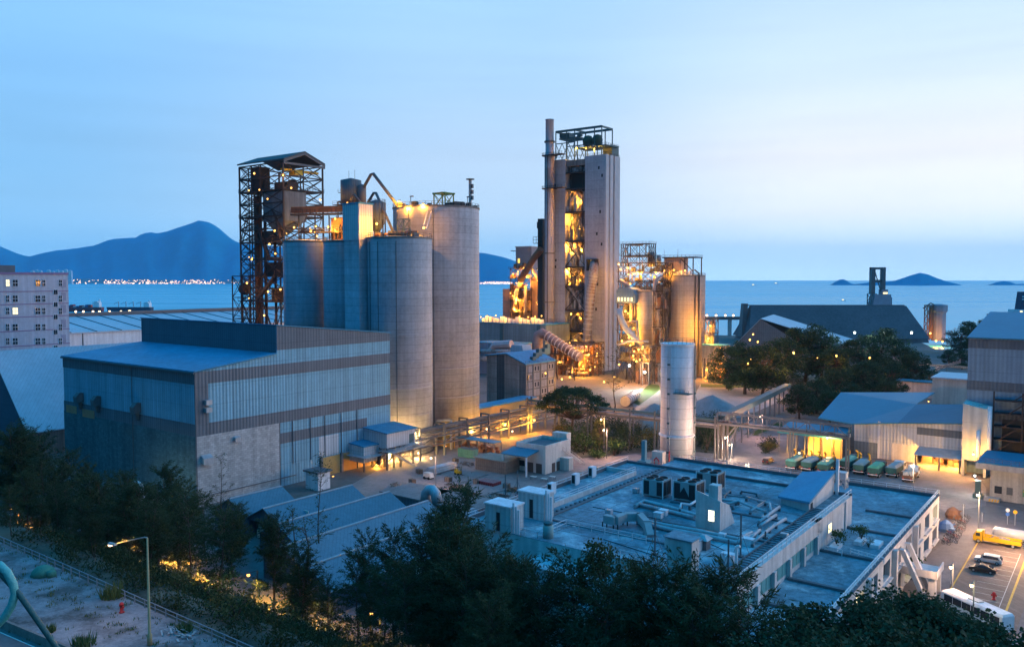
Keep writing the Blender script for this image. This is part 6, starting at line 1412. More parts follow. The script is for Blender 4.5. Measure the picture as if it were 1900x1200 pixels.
MB().stairs((cp2+.9,rq2+5,.1),(cp2+.9,rq2-4.5,h-2.6),1.3,14).build('staircase',CREAM,f)
MB().box(cp2,cp2+3,rq2-5.5,rq2-3.2,0,3.4).box(cp2,cp2+3.2,rq2-5.7,rq2-3,3.4,3.6).build('lean_to',CREAM,f)
r3=random.Random(12)
for px,py,l_ in ((1010,893,'table with a pale top outside the white yard building'),(1025,889,'second table outside the white yard building, nearer the stairs'),(990,889,'workbench under the blue canopy of the yard building')):
    x,y=P(px,py);f=thing('work_table',l_,'table',(x,y,0),'tables at the yard building');MB().box(x-.9,x+.9,y-.5,y+.5,.8,.88).build('table_top',CREAM,f);m=MB()
    for i in (-.8,.8):
        for j in (-.4,.4):m.bar((x+i,y+j,0),(x+i,y+j,.8),.08)
    m.build('leg',STEELB,f)
# lumber shed, crates, drums, old stock
f=thing('timber_shed','weathered flat roofed shed behind the red drums in the yard','shed',(*P(915,872),0))
x,y=P(915,872);MB().box(x-5,x+6,y-2,y+5,0,3.4).build('wall',mat('weathered_timber',(.28,.2,.16),corr=.7,var=.4),f);MB().box(x-5.4,x+6.4,y-2.4,y+5.4,3.4,3.65).build('roof',mat('tan_roof',(.3,.25,.2),var=.4),f)
f=thing('stock_rack','long open racks of old machine parts along the silo foot','rack',(*P(895,835),0))
x,y=P(880,838);MB().box(x-9,x+8,y,y+4,3.6,3.8).build('roof',ROOFB,f)
m=MB()
for k in range(6):m.bar((x-9+k*3.4,y+.2,0),(x-9+k*3.4,y+.2,3.6),.2).bar((x-9+k*3.4,y+3.8,0),(x-9+k*3.4,y+3.8,3.6),.2)
m.build('post',STEELB,f);m=MB()
for k in range(26):m.cb(x+r3.uniform(-8.5,7.5),y+r3.uniform(.5,3.4),r3.choice((0,1.2)),r3.uniform(.6,2),r3.uniform(.6,1.4),r3.uniform(.5,1.3))
m.build('stored_parts',RUST,f)
f0=None
DR=mat('red_drum',(.24,.04,.05),var=.3,scale=.8)
def drum(o,first):
    if first:return dup(first,p2w(*o))
    f=thing('oil_drum','dark red oil drum in the tight block of drums in the yard','drum',o,'block of red drums')
    x,y,z=o;MB().lathe(x,y,[(.3,z),(.31,z+.3),(.33,z+.31),(.31,z+.33),(.31,z+.6),(.33,z+.61),(.31,z+.63),(.31,z+.9)],10).build('body',DR,f,True);MB().lathe(x,y,[(.32,z+.9),(.32,z+.94),(.1,z+.94)],10).build('lid',mat('drum_lid',(.3,.22,.22),var=.3),f)
    return f
x0,y0=P(900,899)
for i in range(8):
    for j in range(5):
        d=drum((x0+i*.75-2.5,y0+j*.75,0 if (i,j)!=(9,9) else .9),f0);f0=f0 or d
f=thing('pallet_stack','stack of wooden pallets at the left end of the red drums','pallets',(*P(883,897),0))
x,y=P(883,897);m=MB()
for k in range(8):m.box(x-.6,x+.6,y-.5,y+.5,k*.16,k*.16+.05).box(x-.6,x+.6,y-.5,y-.4,k*.16+.05,k*.16+.16).box(x-.6,x+.6,y+.4,y+.5,k*.16+.05,k*.16+.16).box(x-.6,x+.6,y-.05,y+.05,k*.16+.05,k*.16+.16)
m.build('slats',mat('weathered_timber',(.28,.2,.16)),f)
x,y=P(818,875);f=thing('pipe_stack','stack of long grey steel pipes on bearers in the yard beside the loading stairs','pipes',(x,y,0))
m=MB()
for k,n in enumerate((6,5,4)):
    for i in range(n):m.tube([(x-2+i*.62+k*.31,y-4,.45+k*.55),(x-2+i*.62+k*.31,y+6,.45+k*.55)],.28,8)
m.build('pipes',GALV,f,True);MB().box(x-2.6,x+2.2,y-2.6,y-2.3,0,.17).box(x-2.6,x+2.2,y+3,y+3.3,0,.17).build('bearer',BARK,f)
x,y=P(795,888);f=thing('compressor','small yellowish wheeled compressor beside the pipe stack','compressor',(x,y,0));MB().loft([(x-1.4,y-.8,.5),(x+1.4,y-.8,.5),(x+1.4,y+.8,.5),(x-1.4,y+.8,.5)],[(x-1.2,y-.7,1.8),(x+1.,y-.7,1.8),(x+1.,y+.7,1.8),(x-1.2,y+.7,1.8)]).build('body',CREAM,f)
for i in (-.8,.8):MB().tube([(x+i,y-.95,.4),(x+i,y+.95,.4)],.4,10).build('wheel',RUBBER,f)
for k,(px,py,l) in enumerate(((865,862,'jumbled heap of rusty machine parts in front of the stock racks'),(955,912,'clump of rubbish and weeds on the yard near the office railing'),(905,925,'spoil and planks lying at the yard edge'),(855,910,'heap of scrap timber beside the low store'),(742,905,'row of junk and crates under the loading stairs'))):
    x,y=P(px,py);m=MB()
    for i in range(26):
        a=Vector((x+r3.gauss(0,1.6),y+r3.gauss(0,.9),r3.uniform(0,.7)));b=a+Vector((r3.uniform(-1,1),r3.uniform(-1,1),r3.uniform(0,.5)));m.bar(a,b,r3.uniform(.1,.5),r3.uniform(.1,.5))
    solo('scrap_heap',m,RUST if k%2 else mat('weathered_timber',(.28,.2,.16)),l,'scrap heap',(x,y,0))
# ------------------------------------------------------------------ blue roofed warehouse and lit canopy, right
q=268
wl,wm,wr=onp(1585,q,800),onp(1667,q,800),onp(1797,q,800)
f=thing('blue_warehouse','wide warehouse with bright blue roofs and pale corrugated front, behind the parked trucks','warehouse',(wl,q,0))
zl,zm,zr=Z(787,wl,q),Z(785,wm,q),Z(786,wr,q)
MB().ext([(wl,q,0),(wl,q,zl),(wm,q,zm),(wr,q,zr),(wr,q,4.6),(onp(1703,q),q,4.6),(onp(1703,q),q,0)],(0,.4,0)).build('front_wall',CORRP,f)
MB().box(wl,wl+.4,q+.4,q+52,0,zl-.3).box(wr-.4,wr,q+.4,q+52,0,zr-.3).box(wl,wr,q+52,q+52.4,0,zl-.3).build('wall',CORR,f)
B1=P3(1735,729,14.2);B2=P3(1560,729,14.2);B3=P3(1700,751,13.6);B4=P3(1800,752,14.6)
def sheet(m,pts,t=.3):m.loft([(x,y,z) for x,y,z in pts],[(x,y,z+t) for x,y,z in pts])
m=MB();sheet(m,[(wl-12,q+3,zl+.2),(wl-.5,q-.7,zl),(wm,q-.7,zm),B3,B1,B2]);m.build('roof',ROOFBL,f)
m=MB();sheet(m,[(wm,q-.75,zm+.02),(wr+.5,q-.75,zr),B4,B3]);m.build('roof',mat('blue_roof_shaded',(.02,.15,.23),seam=.9,var=.2,scale=.06,rough=.6),f)  # same blue roof, darker colour for the shade on this slope
MB().box(wl+.02,onp(1634,q),q-.08,q,0,zl*.48).build('dado',mat('slate_panel',(.16,.2,.24),corr=1.,var=.2),f)
MB().box(onp(1707,q),wr-.2,q-.1,q,Z(815,wr,q),Z(801,wr,q)).build('dark_band',CORRD,f)
MB().box(onp(1634,q),onp(1638,q),q-.2,q,0,zm).build('downpipe',WHITE,f)
MB().box(onp(1660,q),onp(1708,q),q-.07,q,0,5.2).build('pale_panel',CREAM,f)
a,b=onp(1704,q-6),wr
m=MB();m.loft([(a,q-8,3.9),(b,q-8,3.9),(b,q,5.0),(a,q,5.0)],[(a,q-8,4.1),(b,q-8,4.1),(b,q,5.2),(a,q,5.2)]).build('porch_roof',GALV,f)
m=MB()
for x in (a+.3,(a+b)/2,b-1.2):m.box(x,x+.5,q-7.6,q-7.1,0,3.9)
m.build('porch_post',STEELB,f)
MB().box(a,b,q+10,q+10.3,0,5).build('inner_wall',mat('lit_ochre_wall',(.5,.33,.12),var=.3),f)
r3=random.Random(31);m=MB()
for k in range(34):m.cb(r3.uniform(a+1,b-1),q+r3.uniform(1,9),0,r3.uniform(.6,2.2),r3.uniform(.6,1.6),r3.uniform(.6,3.2))
m.build('machinery',RUST,f)
# open shelter with an amber lit wall
q5=259
f=thing('truck_shelter','open truck shelter with a blue roof and an amber lit rear wall','shelter',(onp(1445,q5),q5,0))
x0,x1,x2=onp(1447,q5),onp(1500,q5),onp(1567,q5);zr_=Z(805,x1,q5)
MB().loft([(x0,q5-.6,zr_-.5),(x2,q5-.6,zr_-.5),(x2,q5+11,zr_+.6),(x0,q5+11,zr_+.6)],[(x0,q5-.6,zr_+.4),(x2,q5-.6,zr_+.4),(x2,q5+11,zr_+1.5),(x0,q5+11,zr_+1.5)]).build('roof',ROOFBL,f)
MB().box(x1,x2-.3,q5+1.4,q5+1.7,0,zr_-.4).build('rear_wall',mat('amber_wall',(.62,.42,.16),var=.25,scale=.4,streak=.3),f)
m=MB()
for k in range(8):x=x0+.3+(x2-x0-.6)*k/7;m.bar((x,q5+.2,0),(x,q5+.2,zr_-.4),.22);m.bar((x,q5+10,0),(x,q5+10,zr_),.22)
m.build('post',STEELB,f)
# tall right hand building
q=264
f=thing('mill_tower','tall banded blue grey mill building at the right edge with an annexed pale shaft','mill',(onp(1798,q),q,0))
x0=onp(1798,q);zt=Z(627,x0,q)
MB().box(x0,x0+60,q,q+45,0,zt).build('wall',mat('blue_cladding',(.2,.28,.36),corr=1.1,var=.22,streak=.3),f)
m=MB();
for y0,y1 in ((629,645),(705,722),(762,776)):m.box(x0-.05,x0+60,q-.1,q,Z(y1,x0,q),Z(y0,x0,q))
m.build('cladding_band',CORRD,f)
MB().loft([(x0-.3,q-.6,zt),(x0+60,q-.6,zt),(x0+60,q+46,zt),(x0-.3,q+46,zt)],[(x0-.3,q-.6,zt+.3),(x0+60,q-.6,zt+.3),(x0+60,q+46,zt+6),(x0-.3,q+46,zt+6)]).build('roof',ROOFBL,f)
xs,xe=x0-.2,onp(1838,q-5);zs_=Z(749,xs,q-5)
MB().loft([(xs,q-5,4.4),(xe,q-5,4.4),(xe,q-.12,4.4),(xs,q-.12,4.4)],[(xs,q-5,zs_),(xe,q-5,zs_-1),(xe,q-.12,zs_-.6),(xs,q-.12,zs_+.6)]).box(xs,xs+.7,q-5,q-.2,0,4.4).box(xe-.7,xe,q-5,q-.2,0,4.4).build('annex_wall',mat('pale_shaft',(.58,.56,.52),corr=2.2,var=.15,streak=.3),f)
xp=onp(1822,q-5);MB().tube([(xp,q-5.5,5),(xp,q-5.5,13)],.5,10).tube([(xe+.6,q-5.5,3),(xe+.6,q-5.5,zs_)],.55,10).build('duct',WHITE,f,True)
m=MB();z=Z(845,x0+6,q);
for k in range(5):
    zz=7+k*3.6;m.box(xe+1,x0+60,q-3.5,q-.2,zz,zz+.25).bar((xe+1.5+k,q-3.4,zz),(xe+6+k,q-3.4,zz+3.6),.3)
for x in (xe+1.2,xe+8,xe+15):m.bar((x,q-3.4,0),(x,q-3.4,24),.4)
m.build('steel_frame',STEEL,f);MB().box(xe+3,x0+60,q-.2,q-.05,5,16).build('opening',BLACK,f)
# low control building
ap_,aq_=P(1836,926);f=thing('control_building','low concrete control building with a flat blue roof and striped bollard plinth, right edge','building',(ap_,aq_,0))
h=Z(868,ap_,aq_)
MB().box(ap_,ap_+40,aq_,aq_+16,0,h).build('wall',mat('control_concrete',(.42,.39,.36),var=.3,streak=.6,scale=.2),f)
MB().box(ap_-3,ap_+40,aq_-2.4,aq_+16.4,h,h+1.4).build('roof_slab',CONCP,f);MB().box(ap_-2.6,ap_+40,aq_-2,aq_+16,h+1.4,h+1.55).build('roof',ROOFBL,f)
MB().rail([(ap_-2.6,aq_-2,h+1.55),(ap_+40,aq_-2,h+1.55)],1.1,1.8,.09).build('railing',STEELB,f)
for dx,w_,m_ in ((1.,1.6,GLASSD),(7,1.8,mat('sign_green',(.1,.3,.15),var=.1)),(3.6,1.3,STEELB)):MB().box(ap_+dx,ap_+dx+w_,aq_-.1,aq_,1.8,3.6).build('notice_board' if dx>2 else 'window',m_,f)
MB().box(ap_+7.2,ap_+8.6,aq_-.14,aq_-.1,2.9,3.4).build('notice_panel',YEL,f)
MB().box(ap_+11,ap_+13,aq_-.12,aq_,0,3.1).build('door',mat('orange_door',(.5,.15,.05),var=.2),f)
MB().box(ap_-1,ap_+2.4,aq_-2.4,aq_-.1,0,.8).build('plinth',CONCP,f)
m=MB()
for k in range(4):m.ext([(ap_+k*.6,aq_-2.43,.05),(ap_+.3+k*.6,aq_-2.43,.05),(ap_+.6+k*.6,aq_-2.43,.75),(ap_+.3+k*.6,aq_-2.43,.75)],(0,.03,0))
m.build('warning_stripe',YEL,f);MB().box(ap_-3.6,ap_-1.4,aq_-1,aq_+1,0,1.1).box(ap_-3.2,ap_-2,aq_-.6,aq_+.6,1.1,4.4).build('switch_cabinet',STEELG,f)
# orange lit works behind
f=thing('lit_workshop','pale roofed workshop flooded with orange light between the blue roof and the right hand mill','workshop',(*P(1730,752),0))
q=330;x0=onp(1733,q);x1=onp(1800,q)
za,zb=Z(742,x0,q),Z(702,x0,q)
MB().box(x0,x1+8,q,q+20,0,zb).build('wall',CREAM,f);MB().box(x0-.5,x1+8,q-.5,q+20.5,zb,zb+.6).build('roof',ROOFL,f)
m=MB().box(onp(1790,q),onp(1797,q),q-.1,q,2,8);m.build('opening',LITY,f)
m=MB();r3=random.Random(6)
for k in range(16):m.cb(r3.uniform(x0,x1),q-r3.uniform(1,6),0,r3.uniform(1,3),2,r3.uniform(1,4))
m.build('machinery',RUST,f)
f=thing('crawler_crane','reddish lattice boom machine parked behind the lit workshop','crane',(*P(1745,690),0))
a=P3(1735,688,6);b=P3(1782,672,15);c=P3(1762,700,4)
m=MB();A=Vector(a);B=Vector(b)
for o in ((0,0,0),(0,0,1.6),(0,1.6,0)):m.bar(A+Vector(o),B+Vector(o)*.4,.45)
for k in range(8):
    u=A.lerp(B,k/8);v_=A.lerp(B,(k+1)/8);m.bar(u,v_+Vector((0,0,1.4)),.3)
m.build('boom',mat('pink_steel',(.42,.25,.22),var=.3),f);x,y=a[0],a[1];MB().box(x-3,x+3,y-2,y+2,1.2,4.5).box(x-3.6,x+3.6,y-2.6,y-1.2,0,1.2).box(x-3.6,x+3.6,y+1.2,y+2.6,0,1.2).build('cab_and_tracks',RUST,f)
x,y=P(1700,735);f=thing('blue_hut','small shed with a bright blue roof beside the trees behind the warehouse','shed',(x,y,0));MB().box(x-8,x+8,y-3,y+5,0,7).build('wall',CREAM,f);MB().box(x-8.6,x+8.6,y-3.6,y+5.6,7,7.4).build('roof',ROOFBL,f)
f=thing('far_conveyor','long pale conveyor pipe line on posts in front of the far trees, right','conveyor',(*P(1640,672),0))
a=P3(1600,668,8);b=P3(1800,682,8);MB().bar(a,b,1.6,1).build('casing',CORRR,f)
m=MB()
for k in range(6):
    c=Vector(a).lerp(Vector(b),k/5);m.bar((c.x,c.y,0),c,.4)
m.build('post',STEELB,f)

# loose things about the yard
r3=random.Random(51)
f=thing('container','teal green steel container on the yard in front of the silo foot',"container",(*P(868,848),0))
x,y=P(868,848);MB().box(x-3,x+3,y-1.2,y+1.2,.15,2.7).build('box',mat('teal_container',(.08,.24,.22),corr=.5,var=.3,streak=.4),f);MB().box(x-3.05,x+3.05,y-1.25,y+1.25,2.7,2.8).build('roof',STEELG,f)
for k,(px,py,l) in enumerate(((778,878,'wooden crate at the pipe stack end'),(832,893,'wooden crate alone on the open yard'),(845,858,'wooden crate against the stock racks'),(940,905,'wooden crate between red drums and canopy post'),(765,897,'wooden crate at the foot of the loading stairs'))):
    x,y=P(px,py);f=thing('crate',l,'crate',(x,y,0),'crates about the yard',True,r3.uniform(-.5,.5));OFF[f.name]=(x,y,0)
    MB().box(x-.8,x+.8,y-.6,y+.6,.1,1.2).build('box',mat('weathered_timber',(.28,.2,.16)),f);m=MB()
    for i in (-.75,0,.75):m.box(x+i-.08,x+i+.08,y-.66,y+.66,0,1.26)
    m.one=1;m.build('batten',BARK,f)
for k,(a,b,l) in enumerate((((820,905),(905,880),'long low concrete kerb across the yard'),((860,930),(950,905),'concrete kerb at the yard edge near the office railing'),((790,915),(850,925),'short concrete kerb beside the low store'),((1065,880),(1150,858),'kerb along the pink lit yard road'))):
    A=P3(*a,.12);B=P3(*b,.12);solo('kerb',MB().bar(A,B,.35,.3),CONC2,l,'kerb',A)
for k,(px,py,l) in enumerate(((842,900,'bundle of dark planks lying on the yard, left'),(872,915,'bundle of dark planks before the red drums'),(925,918,'bundle of dark planks near the rubbish clump'))):
    x,y=P(px,py);m=MB()
    for i in range(7):m.bar((x-2.5+r3.uniform(-.4,.4),y+i*.28-1,.1+.1*(i%2)),(x+2.8+r3.uniform(-.4,.4),y+i*.3-1+r3.uniform(-.2,.2),.1+.1*(i%2)),.22,.1)
    solo('plank_bundle',m,BARK,l,'planks',(x,y,0),'plank bundles')
x,y=P(850,880);f=thing('forklift','small yellow forklift standing in the yard by the stock racks','forklift',(x,y,0))
MB().box(x-1,x+.9,y-.55,y+.55,.35,1.1).box(x-1,x-.3,y-.5,y+.5,1.1,1.4).build('body',YEL,f);m=MB()
for i in (-.5,.5):m.bar((x-.6,y+i,1.1),(x-.5,y+i,2.1),.07).bar((x+.5,y+i,1.1),(x+.3,y+i,2.1),.07)
m.box(x-.6,x+.45,y-.55,y+.55,2.1,2.16).build('cage',STEEL,f);MB().box(x+.95,x+1.1,y-.4,y-.3,.1,2.4).box(x+.95,x+1.1,y+.3,y+.4,.1,2.4).box(x+1.1,x+2.1,y-.35,y-.22,.1,.18).box(x+1.1,x+2.1,y+.22,y+.35,.1,.18).build('mast_and_forks',STEEL,f)
for i in (-.65,.55):
    for j in (-.5,.5):MB().tube([(x+i,y+j-.1,.32),(x+i,y+j+.1,.32)],.32,10).build('wheel',RUBBER,f)
# ------------------------------------------------------------------ vehicles (local: x forward, built on z=0)
AQ=R(53.13);AP=R(143.13)                       # headings: away along q, left along -p
def wheel(f,x,y,r_,w_,name='wheel'):
    o=MB().tube([(x,y-w_/2,r_),(x,y+w_/2,r_)],r_,14).build(name,RUBBER,f,True)
    s_=1 if y>0 else -1
    MB().tube([(x,y+s_*(w_/2-.02),r_),(x,y+s_*(w_/2+.02),r_)],r_*.6,10).build('rim',GALV,o);return o
REDL=mat('tail_lens',(.5,.02,.02),var=.1,rough=.3)
def tipper(tarp,label,o,arm=True,cabm=YEL,cargo=False):
    f=thing('covered_truck',label,'truck',o,'trucks parked in front of the warehouse',False,AQ+rnd.uniform(-.07,.07))
    MB().box(-4.2,3.9,-.5,.5,.75,1.05).box(-4.2,4,-.9,.9,.9,1.05).build('chassis',STEEL,f)
    if cargo:
        MB().box(-4.1,1.7,-1.25,1.25,1.1,1.7).build('cargo_bed',RUST,f)
        r3=random.Random(3);m=MB()
        for k in range(16):m.cb(r3.uniform(-3.7,1.2),r3.uniform(-.9,.9),1.7,r3.uniform(.6,1.1),r3.uniform(.5,.9),r3.uniform(.4,.9))
        m.build('sacks',CREAM,f)
    else:
        MB().loft([(-4.1,-1.2,1.1),(1.7,-1.2,1.1),(1.7,1.2,1.1),(-4.1,1.2,1.1)],[(-4.3,-1.28,2.5),(1.8,-1.28,2.5),(1.8,1.28,2.5),(-4.3,1.28,2.5)]).build('skip_body',mat('skip_teal',(.06,.16,.14),var=.3,streak=.3),f)
        MB().loft([(-4.36,-1.34,2.4),(1.84,-1.34,2.4),(1.84,1.34,2.4),(-4.36,1.34,2.4)],[(-3.9,-.75,2.95),(1.4,-.75,3.0),(1.4,.75,3.0),(-3.9,.75,2.95)]).build('tarpaulin',tarp,f)
    c=MB().loft([(2.1,-1.2,.6),(4.2,-1.2,.6),(4.2,1.2,.6),(2.1,1.2,.6)],[(2.1,-1.2,1.7),(4.25,-1.2,1.7),(4.25,1.2,1.7),(2.1,1.2,1.7)]).loft([(2.1,-1.2,1.7),(4.25,-1.2,1.7),(4.25,1.2,1.7),(2.1,1.2,1.7)],[(2.2,-1.1,2.9),(3.8,-1.1,2.9),(3.8,1.1,2.9),(2.2,1.1,2.9)]).build('cab',cabm,f)
    MB().box(2.6,3.7,-1.22,-1.15,1.75,2.55).box(2.6,3.7,1.15,1.22,1.75,2.55).loft([(4.26,-1,1.75),(4.3,-1,1.75),(4.3,1,1.75),(4.26,1,1.75)],[(3.9,-.95,2.75),(3.95,-.95,2.75),(3.95,.95,2.75),(3.9,.95,2.75)]).build('cab_glass',GLASSD,c)
    for x in (-3.2,-1.9,3.2):
        for y in (-1.05,1.05):wheel(f,x,y,.52,.4)
    for y in (-1,.75):MB().box(-4.42,-4.36,y,y+.28,1.0,1.2).build('tail_light',REDL,f)
    MB().box(-4.4,-4.3,-1.2,1.2,.72,.9).build('bumper',WHITE,f)
    if arm:
        for y in (-1.0,1.0):MB().bar((1.9,y,1.2),(2.6,y,3.7),.28,.4).bar((2.6,y,3.7),(1.0,y,4.4),.25,.35).build('lifting_arm',YEL,f)
    return f
TEAL=mat('teal_tarpaulin',(.14,.42,.33),var=.35,scale=.6,rough=.55);SLATE=mat('slate_tarpaulin',(.22,.34,.36),var=.35,scale=.6,rough=.55);GREENT=mat('green_tarpaulin',(.13,.42,.24),var=.3,scale=.6,rough=.55);GREYT=mat('grey_tarpaulin',(.28,.32,.33),var=.35,scale=.6,rough=.55)
DKC=mat('cab_navy',(.04,.08,.1),var=.2,rough=.4)
tl=[(1467,867,TEAL,True,DKC,'teal covered truck at the left end of the parked row'),(1497,869,SLATE,True,YEL,'slate grey covered truck, second in the parked row from the shelter'),(1525,873,TEAL,True,DKC,'third truck of the parked row, brighter teal cover, in front of the amber wall'),
 (1569,867,TEAL,True,DKC,'fourth truck of the parked row, right of the amber wall, raised yellow arms'),(1592,874,SLATE,True,DKC,'fifth truck of the parked row, slate cover, yellow arms above the cab'),(1620,880,GREENT,False,DKC,'grass green covered truck, highest cover of the parked row'),
 (1655,880,GREYT,False,WHITE,'pale grey covered truck beside the truck of loose sacks')]
for px,py,tm,arm,cm_,l in tl:
    x,y=W(px,py,1);tipper(tm,l,(x+4.9*.6,y+4.9*.8,0),arm,cm_).scale=(1.16,1.16,1.16)
x,y=W(1684,888,1);tipper(TEAL,'rust brown open truck loaded with sacks, right end of the parked row',(x+4.3*.6,y+4.3*.8,0),False,WHITE,True).scale=(1.12,1.12,1.12)
# yellow excavator arm stubs behind the row, pick-up
def car(name,label,cat,o,rz,paint,L_=4.5,Wd=1.75,h=1.5,van=False,group=None):
    f=thing(name,label,cat,o,group,False,rz)
    prof=[(-L_/2,.35),(L_/2-.1,.3),(L_/2,.6),(L_/2-.15,.82),(L_/2-1.05,.95)] + ([(L_/2-1.6,h-.12),(.2,h),(-L_/2+.5,h-.05),(-L_/2+.08,.95)] if van else [(L_/2-1.75,h-.12),(.0,h),(-L_/2+1.3,h-.1),(-L_/2+.45,1.0),(-L_/2+.02,.92)])
    n=len(prof);V=[]
    for yv,s_ in ((-Wd/2,1),(-Wd/2+.06,1),(Wd/2-.06,1),(Wd/2,1)):
        for x,z in prof:
            t_=max(0,(z-.95)/(h-.95));V.append((x*(1 if abs(yv)<Wd/2-.01 else .985),yv*(1-.17*t_),z))
    F_=[(k*n+i,k*n+(i+1)%n,(k+1)*n+(i+1)%n,(k+1)*n+i) for k in range(3) for i in range(n)]+[tuple(range(n-1,-1,-1)),tuple(range(3*n,4*n))]
    b=MB().add(V,F_).build('body',paint,f)
    yw=Wd/2*.9+.02;x0,x1=((-L_/2+.45,L_/2-1.5) if van else (-L_/2+1.1,L_/2-1.7));zt_=h-.14;m=MB()
    for s_ in (-1,1):
        a=[(x0,s_*(Wd/2+.004),1.0),(x1+.35,s_*(Wd/2+.004),1.0),(x1-.1,s_*(Wd/2*.855),zt_),(x0+.3,s_*(Wd/2*.855),zt_)]
        m.ext(a,(0,.03*s_,0))
    m.ext([(L_/2-1.02,-Wd*.4,1.0),(L_/2-1.02,Wd*.4,1.0),(L_/2-(1.6 if van else 1.72),Wd*.35,h-.15),(L_/2-(1.6 if van else 1.72),-Wd*.35,h-.15)],(.04,0,.03))
    m.ext([(-L_/2+(.06 if van else .5),-Wd*.38,1.05),(-L_/2+(.06 if van else .5),Wd*.38,1.05),(-L_/2+(.44 if van else 1.22),Wd*.34,h-.14),(-L_/2+(.44 if van else 1.22),-Wd*.34,h-.14)],(-.04,0,.02))
    m.build('window',GLASSD,b)
    for x in (-L_/2+.85,L_/2-.85):
        for y in (-Wd/2+.08,Wd/2-.08):wheel(f,x,y,.32,.22)
    for y in (-Wd/2+.15,Wd/2-.45):
        MB().box(L_/2-.12,L_/2+.01,y,y+.3,.58,.76).build('headlight',GALV,f);MB().box(-L_/2-.02,-L_/2+.05,y,y+.3,.72,.95).build('tail_light',REDL,f)
    for s_ in (-1,1):MB().box(L_/2-1.55,L_/2-1.4,s_*(Wd/2+.08)-.08,s_*(Wd/2+.08)+.08,.98,1.12).build('mirror',paint,f)
    return f
PW=mat('silver_white_paint',(.6,.6,.58),var=.06,rough=.25,spec=.6,bump=0);PB=mat('black_paint',(.012,.012,.014),var=.05,rough=.4,spec=.6,bump=0)
x,y=W(1834,1043);car('parked_car','silver white people carrier parked in the bay behind the black car','car',(x,y,0),AP,PW,4.7,1.8,1.65,True)
x,y=W(1823,1060);car('parked_car','black hatchback parked in the bay in front of the silver white car','car',(x,y,0),AP,PB,4.5,1.8,1.5,False)
x,y=W(1425,858);car('parked_car','dark car left of the truck row on the pink lit road','car',(x,y,0),AQ,mat('dark_paint',(.03,.03,.035),var=.1,rough=.4),5,1.9,1.6,True)
x,y=W(1850,1010)
f=thing('flatbed_truck','bright yellow flatbed truck parked above the two cars','truck',(x,y,0),None,False,AP)
cb_=MB().loft([(2.6,-1.05,.5),(4.25,-1.05,.5),(4.25,1.05,.5),(2.6,1.05,.5)],[(2.6,-1.05,1.5),(4.3,-1.05,1.4),(4.3,1.05,1.4),(2.6,1.05,1.5)]).loft([(2.6,-1.05,1.5),(4.3,-1.05,1.4),(4.3,1.05,1.4),(2.6,1.05,1.5)],[(2.65,-.95,2.5),(3.7,-.95,2.5),(3.7,.95,2.5),(2.65,.95,2.5)]).build('cab',YEL,f)
MB().box(3.0,3.8,1.0,1.07,1.5,2.15).box(3.0,3.8,-1.07,-1.0,1.5,2.15).loft([(4.25,-.9,1.5),(4.31,-.9,1.5),(4.31,.9,1.5),(4.25,.9,1.5)],[(3.75,-.85,2.4),(3.81,-.85,2.4),(3.81,.85,2.4),(3.75,.85,2.4)]).build('cab_glass',GLASSD,cb_)
MB().box(-4.2,2.5,-.4,.4,.6,.85).build('chassis',STEEL,f);MB().box(-4.3,2.5,-1.1,1.1,.95,1.1).build('bed',mat('bed_brown',(.16,.13,.1),var=.3),f)
for y_ in (-1.14,1.1):MB().box(-4.3,2.4,y_,y_+.05,.75,1.6).build('side_board',YEL,f)
MB().box(-4.35,-4.3,-1.12,1.12,.8,1.45).build('tail_board',YEL,f);MB().box(2.42,2.5,-1.05,1.05,1.1,2.5).build('head_board',YEL,f)
for xx in (-2.9,3.3):
    for yy in (-.9,.9):wheel(f,xx,yy,.45,.3)
for yy in (-.9,.6):MB().box(4.3,4.34,yy,yy+.3,.75,.95).build('headlight',GALV,f)
MB().bar((1.2,0,1.1),(.6,.3,1.9),.3).bar((.6,.3,1.9),(-1.6,-.2,1.6),.22).box(-2.2,-.4,-.6,.5,1.1,1.5).build('hoist',mat('hoist_grey',(.3,.26,.26),var=.3),f)
c=Vector((x,y,0))+Vector((.6,.8,0))*3.2+Vector((.8,-.6,0))*1.5
f=thing('tank_trailer','silvery white tank trailer standing behind the yellow flatbed truck','trailer',tuple(c),None,False,AP)
MB().tube([(-3.2,0,1.75),(-2.9,0,1.75),(2.3,0,1.75),(2.7,0,1.75)],[.5,1.2,1.2,.6],18).build('tank',mat('tank_white',(.42,.43,.46),var=.12,rough=.3,spec=.5),f,True)
MB().box(-3,2.4,-.5,.5,.5,.75).build('chassis',STEEL,f)
for xx in (-2.3,-1.2):
    for yy in (-.9,.9):wheel(f,xx,yy,.45,.3)
# white coach
a=Vector((*W(1760,1092,3.1),0));b=Vector((*W(1866,1138,3.1),0));c=(a+b)/2;rz=math.atan2(a.y-b.y,a.x-b.x);Lb=(a-b).length+1
f=thing('white_coach','white coach with dark windows, half hidden by trees at the bottom right','coach',tuple(c),None,False,rz)
V=[(-Lb/2,-1.25,.35),(Lb/2,-1.25,.35),(Lb/2,1.25,.35),(-Lb/2,1.25,.35)];V2=[(-Lb/2,-1.25,2.8),(Lb/2-.2,-1.25,2.8),(Lb/2-.2,1.25,2.8),(-Lb/2,1.25,2.8)];V3=[(-Lb/2+.2,-1.0,3.15),(Lb/2-.6,-1.0,3.15),(Lb/2-.6,1.0,3.15),(-Lb/2+.2,1.0,3.15)]
MB().loft(V,V2).loft(V2,V3).build('body',WHITE,f)
m=MB();n=6
for k in range(n):
    u=-Lb/2+.5+k*(Lb-1.2)/n
    for y_ in (-1.28,1.25):m.box(u,u+(Lb-1.2)/n-.12,y_,y_+.03,1.5,2.6)
